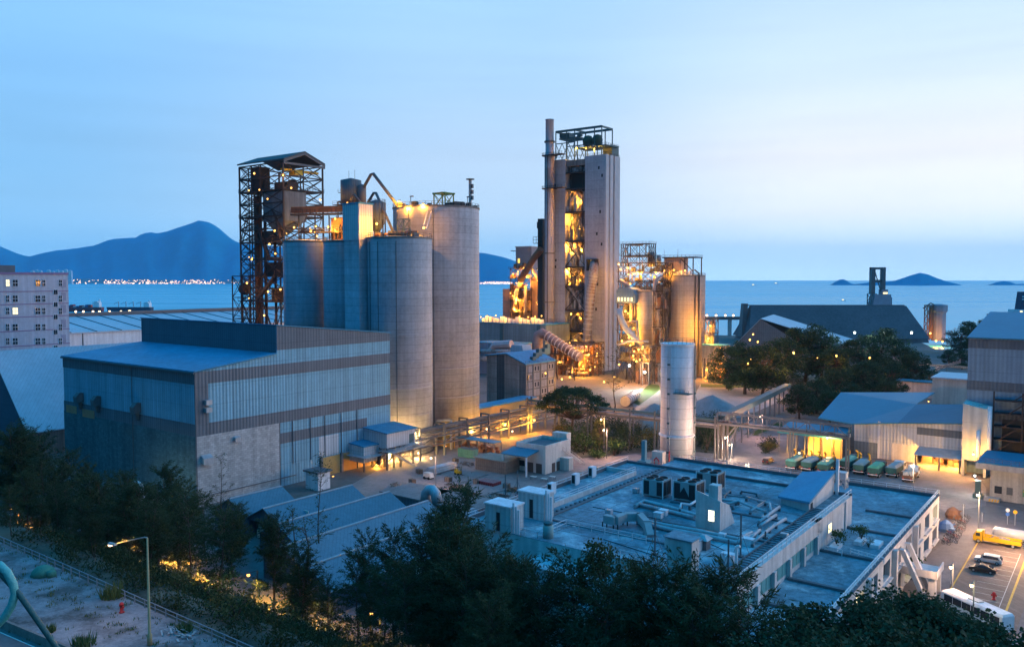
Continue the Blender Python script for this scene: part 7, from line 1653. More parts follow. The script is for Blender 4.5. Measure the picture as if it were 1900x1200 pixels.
m.loft([(Lb/2-.02,-1.1,1.3),(Lb/2+.03,-1.1,1.3),(Lb/2+.03,1.1,1.3),(Lb/2-.02,1.1,1.3)],[(Lb/2-.2,-1.1,2.7),(Lb/2-.14,-1.1,2.7),(Lb/2-.14,1.1,2.7),(Lb/2-.2,1.1,2.7)]).build('window',GLASSD,f)
for xx in (-Lb/2+2,Lb/2-2):
    for yy in (-1.1,1.1):wheel(f,xx,yy,.5,.3)
MB().box(-1,1,-.6,.6,3.15,3.35).build('roof_hatch',CREAM,f)
# bicycles by the porch
BF=[mat('bike_frame_dark',(.05,.05,.06),var=.3,rough=.4),mat('bike_frame_red',(.3,.05,.04),var=.3,rough=.4),mat('bike_frame_silver',(.4,.4,.42),var=.3,rough=.3)]
protos=[]
def bike(o,rz,k,l,g_):
    if len(protos)>k:return dup(protos[k],o,l,g_,rz)
    f=thing('bicycle',l,'bicycle',o,g_,False,rz)
    for x in (-.52,.52):
        m=MB();n=12
        m.tube([(x+.33*math.cos(i*2*math.pi/n),0,.34+.33*math.sin(i*2*math.pi/n)) for i in range(n+1)],.035,5,False)
        for i in range(4):m.bar((x+.32*math.cos(i*.785),0,.34+.32*math.sin(i*.785)),(x-.32*math.cos(i*.785),0,.34-.32*math.sin(i*.785)),.012)
        m.build('wheel',RUBBER,f)
    MB().bar((-.52,0,.34),(-.05,0,.3),.05).bar((-.05,0,.3),(-.2,0,.85),.05).bar((-.15,0,.75),(.38,0,.78),.05).bar((-.05,0,.3),(.4,0,.75),.05).bar((-.52,0,.34),(-.15,0,.75),.04).bar((.52,0,.34),(.38,0,.95),.05).build('frame',BF[k],f)
    MB().bar((.38,-.28,.98),(.38,.28,.98),.04).build('handlebar',STEEL,f);MB().box(-.34,-.08,-.07,.07,.86,.92).build('saddle',RUBBER,f)
    MB().box(.42,.72,-.18,.18,.74,.98).build('basket',STEELB,f)
    protos.append(f);return f
r3=random.Random(77);i=0
GB='bicycles crowded beside the office porch'
for row in range(2):
    for k in range(11):
        px=1752+row*17+k*2.4+(0 if row else 2);py=1010-k*4.6-row*3
        x,y=W(px,py);bike((x+r3.uniform(-.2,.2),y,0),AP+r3.uniform(-.35,.35),i%3,['bicycle with a dark frame in the crowd of bikes beside the office','bicycle with a red frame in the crowd of bikes beside the office','bicycle with a silver frame in the crowd of bikes beside the office'][i%3],GB+[' (dark)',' (red)',' (silver)'][i%3]);i+=1
for px,py,m_,l in ((1768,960,RUST,'brown covered lump of stored goods at the far office corner'),(1755,985,mat('blue_sheet',(.12,.2,.35),var=.3),'blue sheeted handcart between the bikes and the office wall')):
    x,y=P(px,py);mb=MB();mb.lathe(x,y,[(1.5,0),(1.7,.8),(1.2,1.9),(.3,2.5)],9).cb(x+1.3,y-1,0,1.2,.8,1.1).bar((x-1.5,y+.6,.2),(x+1.6,y+1.1,1.6),.3);solo('covered_goods',mb,m_,l,'covered goods',(x,y,0))
# signs, thin poles
for px,py,h,cm_,l in ((1869,972,3.2,WHITE,'pair of white and blue round signs on one post above the tank trailer'),(1883,974,3.,YEL,'yellow round sign on a thin post, beside the white and blue one')):
    x,y=P(px,py);f=thing('road_sign',l,'sign',(x,y,0));MB().bar((x,y,0),(x,y,h),.1).build('post',GALV,f)
    MB().tube([(x,y-.08,h),(x,y-.02,h)],.42,16).build('sign_face',cm_,f)
    if cm_ is WHITE:MB().tube([(x,y-.08,h-.9),(x,y-.02,h-.9)],.42,16).build('sign_face',mat('sign_blue',(.05,.15,.5),var=.1),f)
for px,py,py2,l in ((1787,968,935,'tall slim post at the roadside beside the office corner'),(1822,968,950,'short post with a small plate on the wet road'),(1764,1083,1048,'thin post standing in front of the coach'),(1774,1130,1095,'thin dark pole at the end of the coach')):
    x,y=P(px,py);zt=Z(py2,x,y);f=thing('post',l,'post',(x,y,0));MB().bar((x,y,0),(x,y,zt),.12).build('pole',GALV,f);MB().box(x-.25,x+.25,y-.04,y+.04,zt-.5,zt).build('plate',STEELB,f)
x,y=P(1844,1112);f=thing('fire_hydrant','small red hydrant at the parking edge near the coach','hydrant',(x,y,0));HP=lambda x,y,z,s,f:(MB().lathe(x,y,[(.22*s,z),(.22*s,z+.08*s),(.14*s,z+.1*s),(.14*s,z+.62*s),(.19*s,z+.64*s),(.19*s,z+.7*s),(.12*s,z+.82*s),(.03*s,z+.86*s)],12).build('barrel',RED,f,True),MB().tube([(x-.28*s,y,z+.5*s),(x+.28*s,y,z+.5*s)],.09*s,8).build('outlet',RED,f))
HP(x,y,0,1.6,f)
# ------------------------------------------------------------------ hillside road furniture
x,y=P(226,1136,14);f=thing('fire_hydrant','red fire hydrant on the pale verge beside the weeds, bottom left','hydrant',(x,y,14));HP(x,y,14.03,1.5,f)
x,y=P(278,1196,14.03);zt=Z(997,x,y)
f=thing('street_lamp','tall street lamp with a long arm and warm lit head on the verge','street lamp',(x,y,14.03))
MB().lathe(x,y,[(.28,14.03),(.28,15.2),(.16,15.4),(.1,zt)],10).build('post',mat('lamp_post_tan',(.42,.3,.16),var=.25,scale=.5),f,True)
hx=onp(207,y,1012);zh=Z(1012,hx,y)
MB().tube([(x,y,zt),(x-.6,y,zt-.05),(hx+.6,y,zh+.35)],.06,6).build('arm',GALV,f)
hd=MB().loft([(hx-.55,y-.22,zh+.1),(hx+.9,y-.2,zh+.22),(hx+.9,y+.2,zh+.22),(hx-.55,y+.22,zh+.1)],[(hx-.5,y-.14,zh+.32),(hx+.85,y-.12,zh+.45),(hx+.85,y+.12,zh+.45),(hx-.5,y+.14,zh+.32)]).build('lamp_head',GALV,f)
MB().box(hx-.5,hx-.05,y-.17,y+.17,zh-.06,zh+.1).build('lens',BULBT,hd)
l_=bpy.data.lights.new('lamp_light','POINT');l_.energy=900;l_.color=WARM;l_.shadow_soft_size=.2;lo=bpy.data.objects.new('lamp_light',l_);col.objects.link(lo);lo.parent=f;lo.location=(hx-.3-x,0,zh-.5-14.03)
fp=[(-150,53.2),(-133,53.2),(-118,53.3),(-97.5,53.2),(-97.5,53.2),(-60,53.2)]
FM=mat('fence_grey',(.26,.27,.3),var=.3,scale=1.)
f=thing('guard_rail','grey two rail fence along the edge of the hillside verge','fence',(-100,53.2,14))
m=MB();
for a,b in zip(fp[:-1],fp[1:]):m.bar((*a,15.05),(*b,15.05),.08).bar((*a,14.55),(*b,14.55),.06)
m.build('rail',FM,f);m=MB()
k=-150
while k<-60:m.bar((k,53.2,13.9),(k,53.2,15.1),.1);k+=2.4
m.build('post',FM,f)
x,y=P(335,1178,14);m=MB();r3=random.Random(5)
for k in range(34):
    a=Vector((x+r3.gauss(0,1.1),y+r3.gauss(0,.45),14.05+r3.uniform(0,.35)));b=a+Vector((r3.uniform(-1.2,1.2),r3.uniform(-.5,.5),r3.uniform(0,.3)));m.bar(a,b,r3.uniform(.08,.3),r3.uniform(.03,.08))
solo('rubbish_heap',m,mat('pale_rubbish',(.4,.37,.36),var=.5,scale=1.),'flat heap of pale planks and rubbish on the verge near the fence','rubbish',(x,y,14))
x,y=P(80,1066,14);solo('tarpaulin_heap',MB().lathe(x,y,[(1.6,14),(1.4,14.7),(.8,15.2),(.1,15.4)],10).cb(x+1.6,y+.3,14,1.2,1,.8),mat('green_sheet',(.05,.2,.15),var=.4,scale=1.),'dark green sheeted heap against the fence, left','heap',(x,y,14),smooth=True)
for px,py,r_,h,l in ((208,1108,1.3,1.9,'tall tuft of weeds beside the fence gap left of the hydrant'),(343,1170,.9,1.1,'small weed bush on the verge above the rubbish heap'),(155,1196,1.2,1.2,'yellow green weed tuft at the bottom edge by the road parapet'),(92,1172,.6,.9,'spindly weed beside the parapet')):
    x,y=P(px,py,14);f=thing('weed_tuft',l,'weeds',(x,y,14));m=MB();rr=random.Random(px)
    for k in range(160):blades(m,x,y,14,r_,1,h,rr)
    m.build('blades',mat('weed_blades',(.1,.13,.04)),f);m=MB()
    for k in range(4):m.tube([(x,y,14),(x+rr.uniform(-.3,.3),y+rr.uniform(-.3,.3),14+h*.8)],.02,4)
    m.build('stem',BARK,f)
# teal sign frame close to the camera, bottom left
def C3(px,py,d):
    r=ray(px,py);t_=d/r[1];return Vector((r[0]*t_,d,H+r[2]*t_))
TG=mat('teal_enamel',(.12,.42,.4),var=.25,scale=3.,rough=.4);TG2=mat('dark_teal_enamel',(.03,.1,.1),var=.25,scale=3.,rough=.4)
o=C3(10,1100,9)
f=thing('hoop_railing','curved teal hoop railing with a dark stay, very near, bottom left corner','railing',tuple(o),None,False)
loc=lambda px,py,d:C3(px,py,d)-o
MB().tube([loc(-70,1060,9.2),loc(-30,1045,9.1),loc(0,1048,9),loc(14,1062,9),loc(24,1082,9),loc(28,1100,9),loc(22,1122,9),loc(8,1145,9),loc(-12,1165,9),loc(-60,1200,9)],.045,12).build('hoop',TG,f,True)
MB().tube([loc(-20,1052,9),loc(0,1062,9),loc(34,1100,9),loc(108,1205,9),loc(240,1420,9)],.032,10).build('stay',TG2,f,True)
# ------------------------------------------------------------------ trees (local, 20 m tall prototypes; copies share their meshes)
def trunk(m,pts,r0,r1):
    n=len(pts);m.tube(pts,[r0+(r1-r0)*i/(n-1) for i in range(n)],7)
def tree_proto(kind,seed):
    r3=random.Random(seed);m=MB();t_=MB();L_=20.
    U=lambda a,b:r3.uniform(a,b)
    def leaf(c,u,wd):                       # a slender leaf spray
        v=u.cross(Vector((U(-1,1),U(-1,1),U(-1,1))))
        if v.length<1e-4:return
        v=v.normalized()*wd;m.poly([c,c+u*.45+v,c+u,c+u*.45-v])
    if kind=='sapling':                     # thin leader with a few airy sprays
        p=[Vector((0,0,0))]
        for i in range(8):p.append(p[-1]+Vector((U(-.25,.25),U(-.25,.25),L_/8)))
        trunk(t_,p,.14,.02)
        for i in range(34):
            u=U(.3,1.0);k=min(7,int(u*8));b=p[k].lerp(p[k+1],u*8-k);a=U(0,6.283);ln=U(1.2,3.6)*(1.15-u)+.5;dr=Vector((math.cos(a),math.sin(a),U(.5,1.2)));tip=b+dr*ln
            t_.tube([b,b.lerp(tip,.5),tip],[.035,.022,.01],4)
            for j in range(int(5+ln*4)):
                q=b.lerp(tip,U(.35,1.05))+Vector((U(-.25,.25),U(-.25,.25),U(-.25,.25)));leaf(q,(dr*.4+Vector((U(-.8,.8),U(-.8,.8),U(-.8,.4))))*U(.35,.7),U(.04,.08))
    elif kind=='feather':                     # she-oak: leaning stems, airy drooping sprays
        stems=[]
        for s_ in range(r3.choice((1,2,2))):
            p=[Vector((s_*.5,0,0))];lean=Vector((U(-.12,.12),U(-.12,.12),1))
            for i in range(8):p.append(p[-1]+lean*L_/8+Vector((U(-.3,.3),U(-.3,.3),0)))
            trunk(t_,p,.26,.03);stems.append(p)
        for p in stems:
            for i in range(100):
                u=U(.22,1.0);k=min(7,int(u*8));b=p[k].lerp(p[k+1],u*8-k)
                a=U(0,6.283);ln=math.sin(math.pi*min(1,.1+u*.82))**.75*U(1.8,5.4)+.7;dr=Vector((math.cos(a),math.sin(a),U(.15,.7)+max(0,u-.7)*2.2))
                tip=b+dr*ln;mid=b+dr*ln*.5+Vector((0,0,ln*.06))
                if i%2==0:t_.tube([b,mid,tip],[.05,.035,.012],4)
                for j in range(int(18+ln*12)):
                    q=b.lerp(tip,U(.25,1.05))+Vector((U(-.35,.35),U(-.35,.35),U(-.3,.3)))
                    leaf(q,(dr*.5+Vector((U(-.8,.8),U(-.8,.8),U(-.9,.35))))*U(.55,1.05),U(.045,.1))
    elif kind=='broad':
        p=[Vector((0,0,0)),Vector((U(-.4,.4),U(-.4,.4),4)),Vector((U(-.8,.8),U(-.8,.8),8)),Vector((U(-1,1),U(-1,1),13))];trunk(t_,p,.5,.12)
        cl=[]
        for i in range(72):
            a=U(0,6.283);u=U(.0,1);h=3.6+u*15.4;rr_=(1.5+5.6*math.sin(math.pi*min(1,.16+u*.82))**.7)*U(.35,1.05);c=Vector((rr_*math.cos(a),rr_*math.sin(a),h))
            b=p[2].lerp(p[3],U(0,1)) if u>.4 else p[1].lerp(p[2],U(.3,1));t_.tube([b,b.lerp(c,.55)+Vector((0,0,-.4)),c],[.13,.08,.02],4)
            cl.append((c,U(1.1,2.2)))
        for c,s_ in cl:
            for j in range(150):
                d=Vector((U(-1,1),U(-1,1),U(-.75,.75)));d*=s_*U(.5,1)/max(.3,d.length)
                leaf(c+d,Vector((U(-1,1),U(-1,1),U(-.8,.6)))*U(.32,.6),U(.12,.22))
    elif kind=='umbrella':                  # wide flat topped shade tree
        p=[Vector((0,0,0)),Vector((.2,.1,4)),Vector((0,.3,7.5))];trunk(t_,p,.55,.35)
        cl=[]
        for i in range(95):
            a=U(0,6.283);rr_=9.5*math.sqrt(U(0,1));h=19-(rr_/9.5)**2*6.5+U(-1.4,.4);c=Vector((rr_*math.cos(a),rr_*math.sin(a),h))
            if i%2:t_.tube([p[2],p[2].lerp(c,.5)+Vector((0,0,-1)),c],[.22,.12,.03],5)
            cl.append((c,U(1.2,2.)))
        for c,s_ in cl:
            for j in range(110):
                d=Vector((U(-1,1),U(-1,1),U(-.6,.6)));d*=s_*U(.5,1)/max(.3,d.length);leaf(c+d,Vector((U(-1,1),U(-1,1),U(-.5,.5)))*U(.4,.7),U(.15,.28))
    return t_,m
LEAFU=leafm('undergrowth_leaves',(.012,.024,.01),(.05,.065,.022))
PR={}
KIND={'sapling':(2,LEAFD),'feather':(5,LEAFD),'broad':(3,LEAFB),'umbrella':(1,LEAFB),}
for k,(n,lm) in KIND.items():PR[k]=[tree_proto(k,s*17+5) for s in range(n)]
PM={};tcount=0
NM={'sapling':'casuarina_sapling','feather':'casuarina_tree','broad':'broadleaf_tree','umbrella':'shade_tree',}
def tree(px,ytop,d,kind,label,wf=1.,group=None,lm=None,z0=None):
    """crown top at (px,ytop) when standing d metres ahead"""
    global tcount
    p,q=Dp(px,d);zb=(hgt(p,q) if q<85 else 0) if z0 is None else z0;h=Z(ytop,p,q)-zb;s_=h/20.;vr=tcount%KIND[kind][0];tcount+=1
    lm=lm or KIND[kind][1];key=(kind,vr,lm.name)
    f=thing(NM[kind],label,'tree',p2w(p,q,zb-.15),group,False,rnd.uniform(0,6.28));f.scale=(s_*wf,s_*wf,s_)
    if key not in PM:
        t_,m=PR[kind][vr];a=t_.build('trunk',BARK,f,True);b=m.build('crown',lm,f);PM[key]=(a.data,b.data)
    else:
        for nm,me in zip(('trunk','crown'),PM[key]):
            o=bpy.data.objects.new(nm,me);col.objects.link(o);o.parent=f
    return f
GF='dark casuarinas along the foot of the slope'
for a in [
 (22,800,178,'casuarina at the left edge in front of the navy shed gable'),(66,852,160,'casuarina below the rust red shed wall, left'),(128,838,184,'casuarina in front of the factory corner at far left, by the lit courtyard'),(175,888,152,'casuarina left of the yellow lit patch of ground'),(232,905,140,'casuarina with a bare trunk over the yellow ground patch'),
 (300,872,168,'casuarina in front of the lit arch at the factory foot'),(345,925,142,'bushy casuarina right behind the street lamp head'),(398,948,134,'broad casuarina right of the street lamp post'),(262,945,124,'slim casuarina left of the street lamp post'),
 (160,960,122,'small casuarina at the fence bend'),(60,930,134,'casuarina above the green sheeted heap'),(5,905,130,'casuarina cut by the left frame edge')]:
    tree(a[0],a[1],a[2],'feather',a[3],1.0,GF)
tree(398,842,166,'sapling','thin bare topped sapling against the white block wall',1.,GF)
tree(586,835,150,'sapling','tall thin airy sapling standing in front of the shed roofs',1.,GF)
tree(528,940,137,'sapling','airy thin casuarina over the second shed gable',1.8,GF)
tree(556,960,124,'sapling','airy thin casuarina before the third shed gable',2.,GF)
GM='mass of dark casuarinas in front of the office block'
for a in [(684,1000,121,'casuarina at the left end of the dark mass beside the nearest shed roof'),(728,985,118,'casuarina over the nearest shed roof, second of the dark mass'),(775,990,112,'casuarina in the dark mass above the small lit windows'),(822,962,118,'casuarina just left of the tallest one in the dark mass'),(857,922,121,'tallest casuarina of the dark mass, beside the office front corner'),(900,1012,112,'casuarina in front of the louvred equipment cabinet'),
 (750,1055,100,'casuarina at the bottom, left of centre, over the lit windows'),(845,1040,100,'casuarina at the bottom below the office front corner'),(945,1062,100,'casuarina below the entrance roof of the office block'),(1010,1075,96,'casuarina below the round water tank'),(1075,1052,98,'casuarina covering the middle of the office front railing'),
 (1190,1052,94,'casuarina left of the square roof cabin'),(1245,1085,91,'casuarina below the square roof cabin'),(1330,1070,91,'ragged casuarina beside the front right office corner'),(1300,1115,86,'low casuarina at the bottom right of the dark mass'),(1385,1130,84,'sparse casuarina before the office corner wall'),(1110,1095,88,'casuarina at the bottom centre'),(900,1110,88,'low casuarina at the bottom, left of centre')]:
    tree(a[0],a[1],a[2],'feather',a[3],.72 if a[1]<1005 else .95,GM)
for a in [(500,968,134,'casuarina before the second shed gable, behind the left flare lamp'),(548,1022,120,'casuarina before the fourth shed gable'),(602,1078,108,'low casuarina before the nearest shed gable'),(652,1035,112,'casuarina at the near eave corner of the nearest shed')]:
    tree(a[0],a[1],a[2],'feather',a[3],.85,GF)
for a in [(12,835,176,'casuarina at the left edge, second from the frame'),(45,812,186,'casuarina against the navy gable of the storage shed'),(90,865,172,'casuarina below the rust red shed wall, nearer'),(112,905,156,'casuarina over the left end of the lane'),(205,905,165,'casuarina between courtyard lamps and lane'),(225,880,180,'casuarina under the courtyard lamps'),(270,915,158,'casuarina nearest the lit arch'),(318,935,150,'casuarina left of the factory corner, near the lane'),(372,922,158,'casuarina under the factory front corner'),(425,940,158,'casuarina before the first shed wall'),(30,960,140,'low casuarina at the left end of the fence'),(140,930,146,'casuarina behind the fence bend')]:
    tree(a[0],a[1],a[2],'feather',a[3],1.05,GF)
tree(1135,1004,99,'broad','rounded leafy crown rising above the office front railing, bottom centre',.8,None,LEAFD)
GR='dense leafy trees at the bottom right'
for a in [(1500,1142,82,'leafy crown at the left end of the bottom right trees'),(1552,1112,86,'leafy crown under the terrace corner, bottom right'),(1610,1120,84,'leafy crown below the office facade'),(1668,1090,90,'tallest leafy crown left of the porch, bottom right'),(1722,1092,92,'leafy crown left of the coach'),(1775,1128,86,'leafy crown hiding the coach front'),(1832,1142,84,'leafy crown below the coach'),(1890,1150,82,'leafy crown in the bottom right corner'),(1580,1160,74,'low leafy crown at the bottom edge, right'),(1700,1150,76,'low leafy crown at the bottom edge below the porch'),(1450,1172,76,'small leafy crown by the office corner wall'),(1800,1170,72,'nearest leafy crown at the bottom right edge')]:
    tree(a[0],a[1],a[2],'broad',a[3],1.05,GR)
tree(1062,714,282,'umbrella','wide flat topped shade tree beside the concrete mill house',1.32,None,LEAFB)
tree(1115,772,262,'broad','small round tree lit golden by a lamp beside the pipe bridge',.75,None,LEAFY)
tree(1141,640,335,'sapling','slim dark wispy tree in front of the kiln tower corner',1.5)
for a in [(1352,640,410,'tree beside the block house at the foot of the pale silo'),(1385,634,392,'bushy tree left of the orange flare lamp'),(1418,640,388,'round tree right under the cluster of orange lamps'),(1452,628,402,'tree left of the bright orange street lamp'),(1497,600,440,'tallest tree in front of the pale shed roof'),(1527,610,436,'tree next to the tallest one, before the pale shed roof'),(1560,645,410,'tree in front of the right end of the pale shed'),(1600,622,420,'tree below the left white floodlight'),
 (1640,607,430,'tall tree between the two white floodlights'),(1676,640,410,'tree below the right white floodlight'),(1702,652,395,'tree at the right end of the mid wood'),(1655,668,366,'reddish lit tree at the front right of the mid wood'),(1612,668,360,'tree at the front middle of the mid wood'),(1560,682,350,'dark tree above the conveyor gallery'),(1520,700,335,'dark tree hiding the end of the conveyor gallery'),(1488,712,320,'dark tree beside the conveyor gallery, behind the truss'),(1546,722,312,'low tree above the left edge of the blue roof'),(1590,712,330,'low tree at the far edge of the blue roof'),(1650,705,345,'low tree behind the blue roof, right of its middle')]:
    tree(a[0],a[1],a[2],'broad',a[3],1.4,'mid wood before the storage hall')
for a in [(1812,592,600,'spreading tree beyond the right hand mill, against the water'),(1785,606,585,'tree left of the spreading one, against the water'),(1765,648,520,'rounded tree below the quay silo'),(1840,606,590,'tree in front of the bulk carrier hull'),(1790,650,500,'low tree at the top left of the right hand mill')]:
    tree(a[0],a[1],a[2],'broad',a[3],1.5,'trees by the water on the right')
for px,py,r_,h,m_,l in ((1088,838,4,6,LEAFG,'dense bush left of the golden lit tree'),(1070,830,3.6,7,LEAFG,'bush under the wide shade tree'),(1140,845,3,4.5,LEAFG,'low bush right of the golden lit tree'),(1195,836,4,7.5,LEAFY,'olive brown bush left of the white silo'),(1170,830,4,6,LEAFD,'dark bush behind the pipe bridge, left of the olive one'),(1312,835,4,9,LEAFD,'dark thicket right of the white silo under the pipe bridge'),(1350,815,3,5,LEAFY,'bush at the foot of the truss tower'),(1300,822,4,8,LEAFD,'dark thicket just behind the white silo'),(1110,850,2.4,2.5,LEAFG,'low hedge clump at the yard edge'),(1040,815,3,5,LEAFY,'golden lit bush behind the white yard building'),
   (1690,1075,1.6,4.5,LEAFG,'bright shrub climbing beside the office porch'),(1352,725,2,4,LEAFG,'small bush at the edge of the gravel yard'),(1425,835,2.,2.4,LEAFY,'bush at the left end of the truck shelter'),(1385,715,3,5,LEAFD,'low bush in front of the mid wood, left'),(1420,718,3,4.6,LEAFD,'low bush in front of the mid wood, right of the left one'),(1455,722,4,6,LEAFD,'bush under the mid wood beside the conveyor gallery'),(1490,690,4,6,LEAFD,'bush under the mid wood, middle'),(1590,735,4,6,LEAFD,'bush behind the far edge of the blue roof'),(1375,690,4,7,LEAFD,'bush under the leftmost trees of the mid wood'),(860,930,1.6,4,LEAFG,'wispy shrub over the low store roof')):
    x,y=P(px,py);bush('shrub',l,(x,y,0),r_,h,m_,520,'shrub',None,px,True,.33)
GS='undergrowth bushes on the slope below the fence'
for i,(px,py,z_,l) in enumerate(((440,1180,11,'bush just below the fence at the bottom'),(492,1165,9,'bush between fence and right flare lamp'),(545,1185,8,'bush at the bottom edge under the right flare lamp'),(600,1175,7,'bush at the bottom right of the right flare lamp'),(330,1105,11,'bush below the fence behind the street lamp post'),(395,1130,10,'bush below the fence right of the street lamp'),(700,1185,4,'bush at the bottom edge in the dark mass, left'))):
    x,y=P(px,py,z_);bush('shrub',l,(x,y,hgt(x,y)),2.6,3.2,LEAFG if i%2 else LEAFY,420,'shrub',GS,i,True,.26)

um=MB();r3=random.Random(41);cl_=[]
for _ in range(620):
    p=r3.uniform(-152,-58);q=54.2+26*r3.random();cl_.append((p,q,r3.uniform(.5,1.9),r3.uniform(.8,3.)))
for p,q,w_,h_ in cl_:
    for k in range(int(26*w_*h_)):
        x=p+r3.gauss(0,.55)*w_;y=max(53.7,q+r3.gauss(0,.55)*w_);b=Vector((x,y,hgt(x,y)+h_*r3.random()**1.3))
        u=Vector((r3.uniform(-1,1),r3.uniform(-1,1),r3.uniform(-.1,1.2)))*r3.uniform(.25,.6);v=u.cross(Vector((r3.uniform(-1,1),r3.uniform(-1,1),.3)))
        v=v.normalized()*.1;um.poly([b,b+u*.5+v,b+u,b+u*.5-v])
struct('undergrowth',um,LEAFU,'stuff',True)
def thicket(name,poly_,n,h,m_,seed,lab=None):
    '''ground cover too dense to count, filling a pixel outline on the ground'''
    pts=pix(*poly_);xs=[a for a,b in pts];ys=[b for a,b in pts];r3=random.Random(seed);um=MB()
    def inside(x,y):
        c=False;j=len(pts)-1
        for i in range(len(pts)):
            (x1,y1),(x2,y2)=pts[i],pts[j]
            if (y1>y)!=(y2>y) and x<(x2-x1)*(y-y1)/(y2-y1)+x1:c=not c
            j=i
        return c
    k=0
    while k<n:
        p,q=r3.uniform(min(xs),max(xs)),r3.uniform(min(ys),max(ys))
        if not inside(p,q):continue
        k+=1;w_=r3.uniform(.6,1.8);h_=h*r3.uniform(.35,1.2)
        for _ in range(int(22*w_*max(1,h_*.6))):
            b=Vector((p+r3.gauss(0,.6)*w_,q+r3.gauss(0,.6)*w_,h_*r3.random()**1.2));u=Vector((r3.uniform(-1,1),r3.uniform(-1,1),r3.uniform(-.2,1.1)))*r3.uniform(.3,.75);v=u.cross(Vector((r3.uniform(-1,1),r3.uniform(-1,1),.3)))
            v=v.normalized()*.15;um.poly([b,b+u*.5+v,b+u,b+u*.5-v])
    struct(name,um,m_,'stuff',True)
    flat('soil_bed',pts,.028,SOIL)
thicket('undergrowth',(1035,790,1110,778,1222,790,1222,836,1150,842,1080,850,1045,832),260,3.6,LEAFU,61)
thicket('undergrowth',(1288,790,1332,788,1334,842,1290,838),90,5,LEAFU,62)
thicket('undergrowth',(1340,690,1440,690,1560,705,1720,690,1725,725,1600,735,1520,775,1462,760,1475,722,1345,708),420,3.2,LEAFU,63)
thicket('undergrowth',(1405,826,1432,812,1440,832,1420,842),24,1.2,LEAFU,64)
thicket('undergrowth',(780,903,880,925,870,940,800,935),40,1.6,LEAFU,65)
for px,yt,d,l in ((35,880,150,'casuarina behind the left fence end'),(95,905,148,'casuarina over the green sheeted heap'),(118,955,132,'low casuarina at the fence, right of the heap'),(195,938,145,'casuarina just left of the lamp head'),(285,960,128,'casuarina between the lamp head and post, behind the fence'),(420,955,150,'casuarina at the corner of the factory foot'),(705,1060,108,'casuarina in the left of the dark mass, low'),(800,1010,108,'casuarina in the middle of the dark mass'),(860,985,112,'casuarina under the tallest of the dark mass'),(930,1045,106,'casuarina left of the entrance roof'),(150,865,190,'casuarina over the lit courtyard'),(330,905,160,'casuarina at the factory corner foot'),(255,905,160,'casuarina left of the lit arch')):
    tree(px,yt,d,'feather',l,1.0,GF if px<660 else GM)
# ------------------------------------------------------------------ the lit lamps, and a few street lamps added for their light
def LQ_(px,py,p,pw,l,colr=SOD,r=.3):
    q=onq(px,p,py);return lamp((p,q,Z(py,p,q)),l,pw*1000,colr,r)
def LP_(px,py,d,power,label,colr=SOD,r=.35,post=None):
    p,q=Dp(px,d) if d>0 else (onp(px,-d,py),-d);z=Z(py,p,q);return lamp((p,q,z),label,power,colr,r,'floodlight',post)
K=.8
def many(lst,colr=SOD,r=.35,post=None):
    for px,py,d,pw,l in lst:LP_(px,py,d,pw*1000*K,l,colr,r,post)
many([(596,371,291,2.7,'orange floodlight at the right upright of the lattice tower'),(610,421,284,3,'sodium lamp under the silo top gallery'),(547,422,290,1.5,'sodium lamp at the lattice tower corner beside the narrow silo'),(511,428,294,0.6,'small lamp inside the lattice tower above the silo rim'),(501,453,294,0.9,'lamp in the lattice tower just below silo rim height'),(458,525,300,1.2,'orange lamp in the low bay at the left foot of the lattice tower'),(497,541,296,0.9,'yellow lamp in the lattice tower, lower middle'),(520,537,294,0.6,'lamp beside the narrow silo wall, low in the lattice tower'),(489,585,296,1.2,'lowest orange lamp of the lattice tower, above the factory roof'),(528,325,294,0.9,'lamp under the gable roof of the lattice tower'),(475,322,298,0.6,'lamp at the machinery in the upper left of the lattice tower'),
 (646,377,286,4,'yellow lamp under the raised filter drum'),(700,415,258,6,'flaring yellow lamp in front of the filter tank'),(787,422,264,6,'flaring yellow lamp on the rim between the two big silos'),(741,374,282,4,'left bright lamp on the rim of the tallest silo'),(757,384,279,4,'middle bright lamp on the rim of the tallest silo'),(786,379,277,4,'bright lamp on the tallest silo rim, above the chutes')],r=.33)
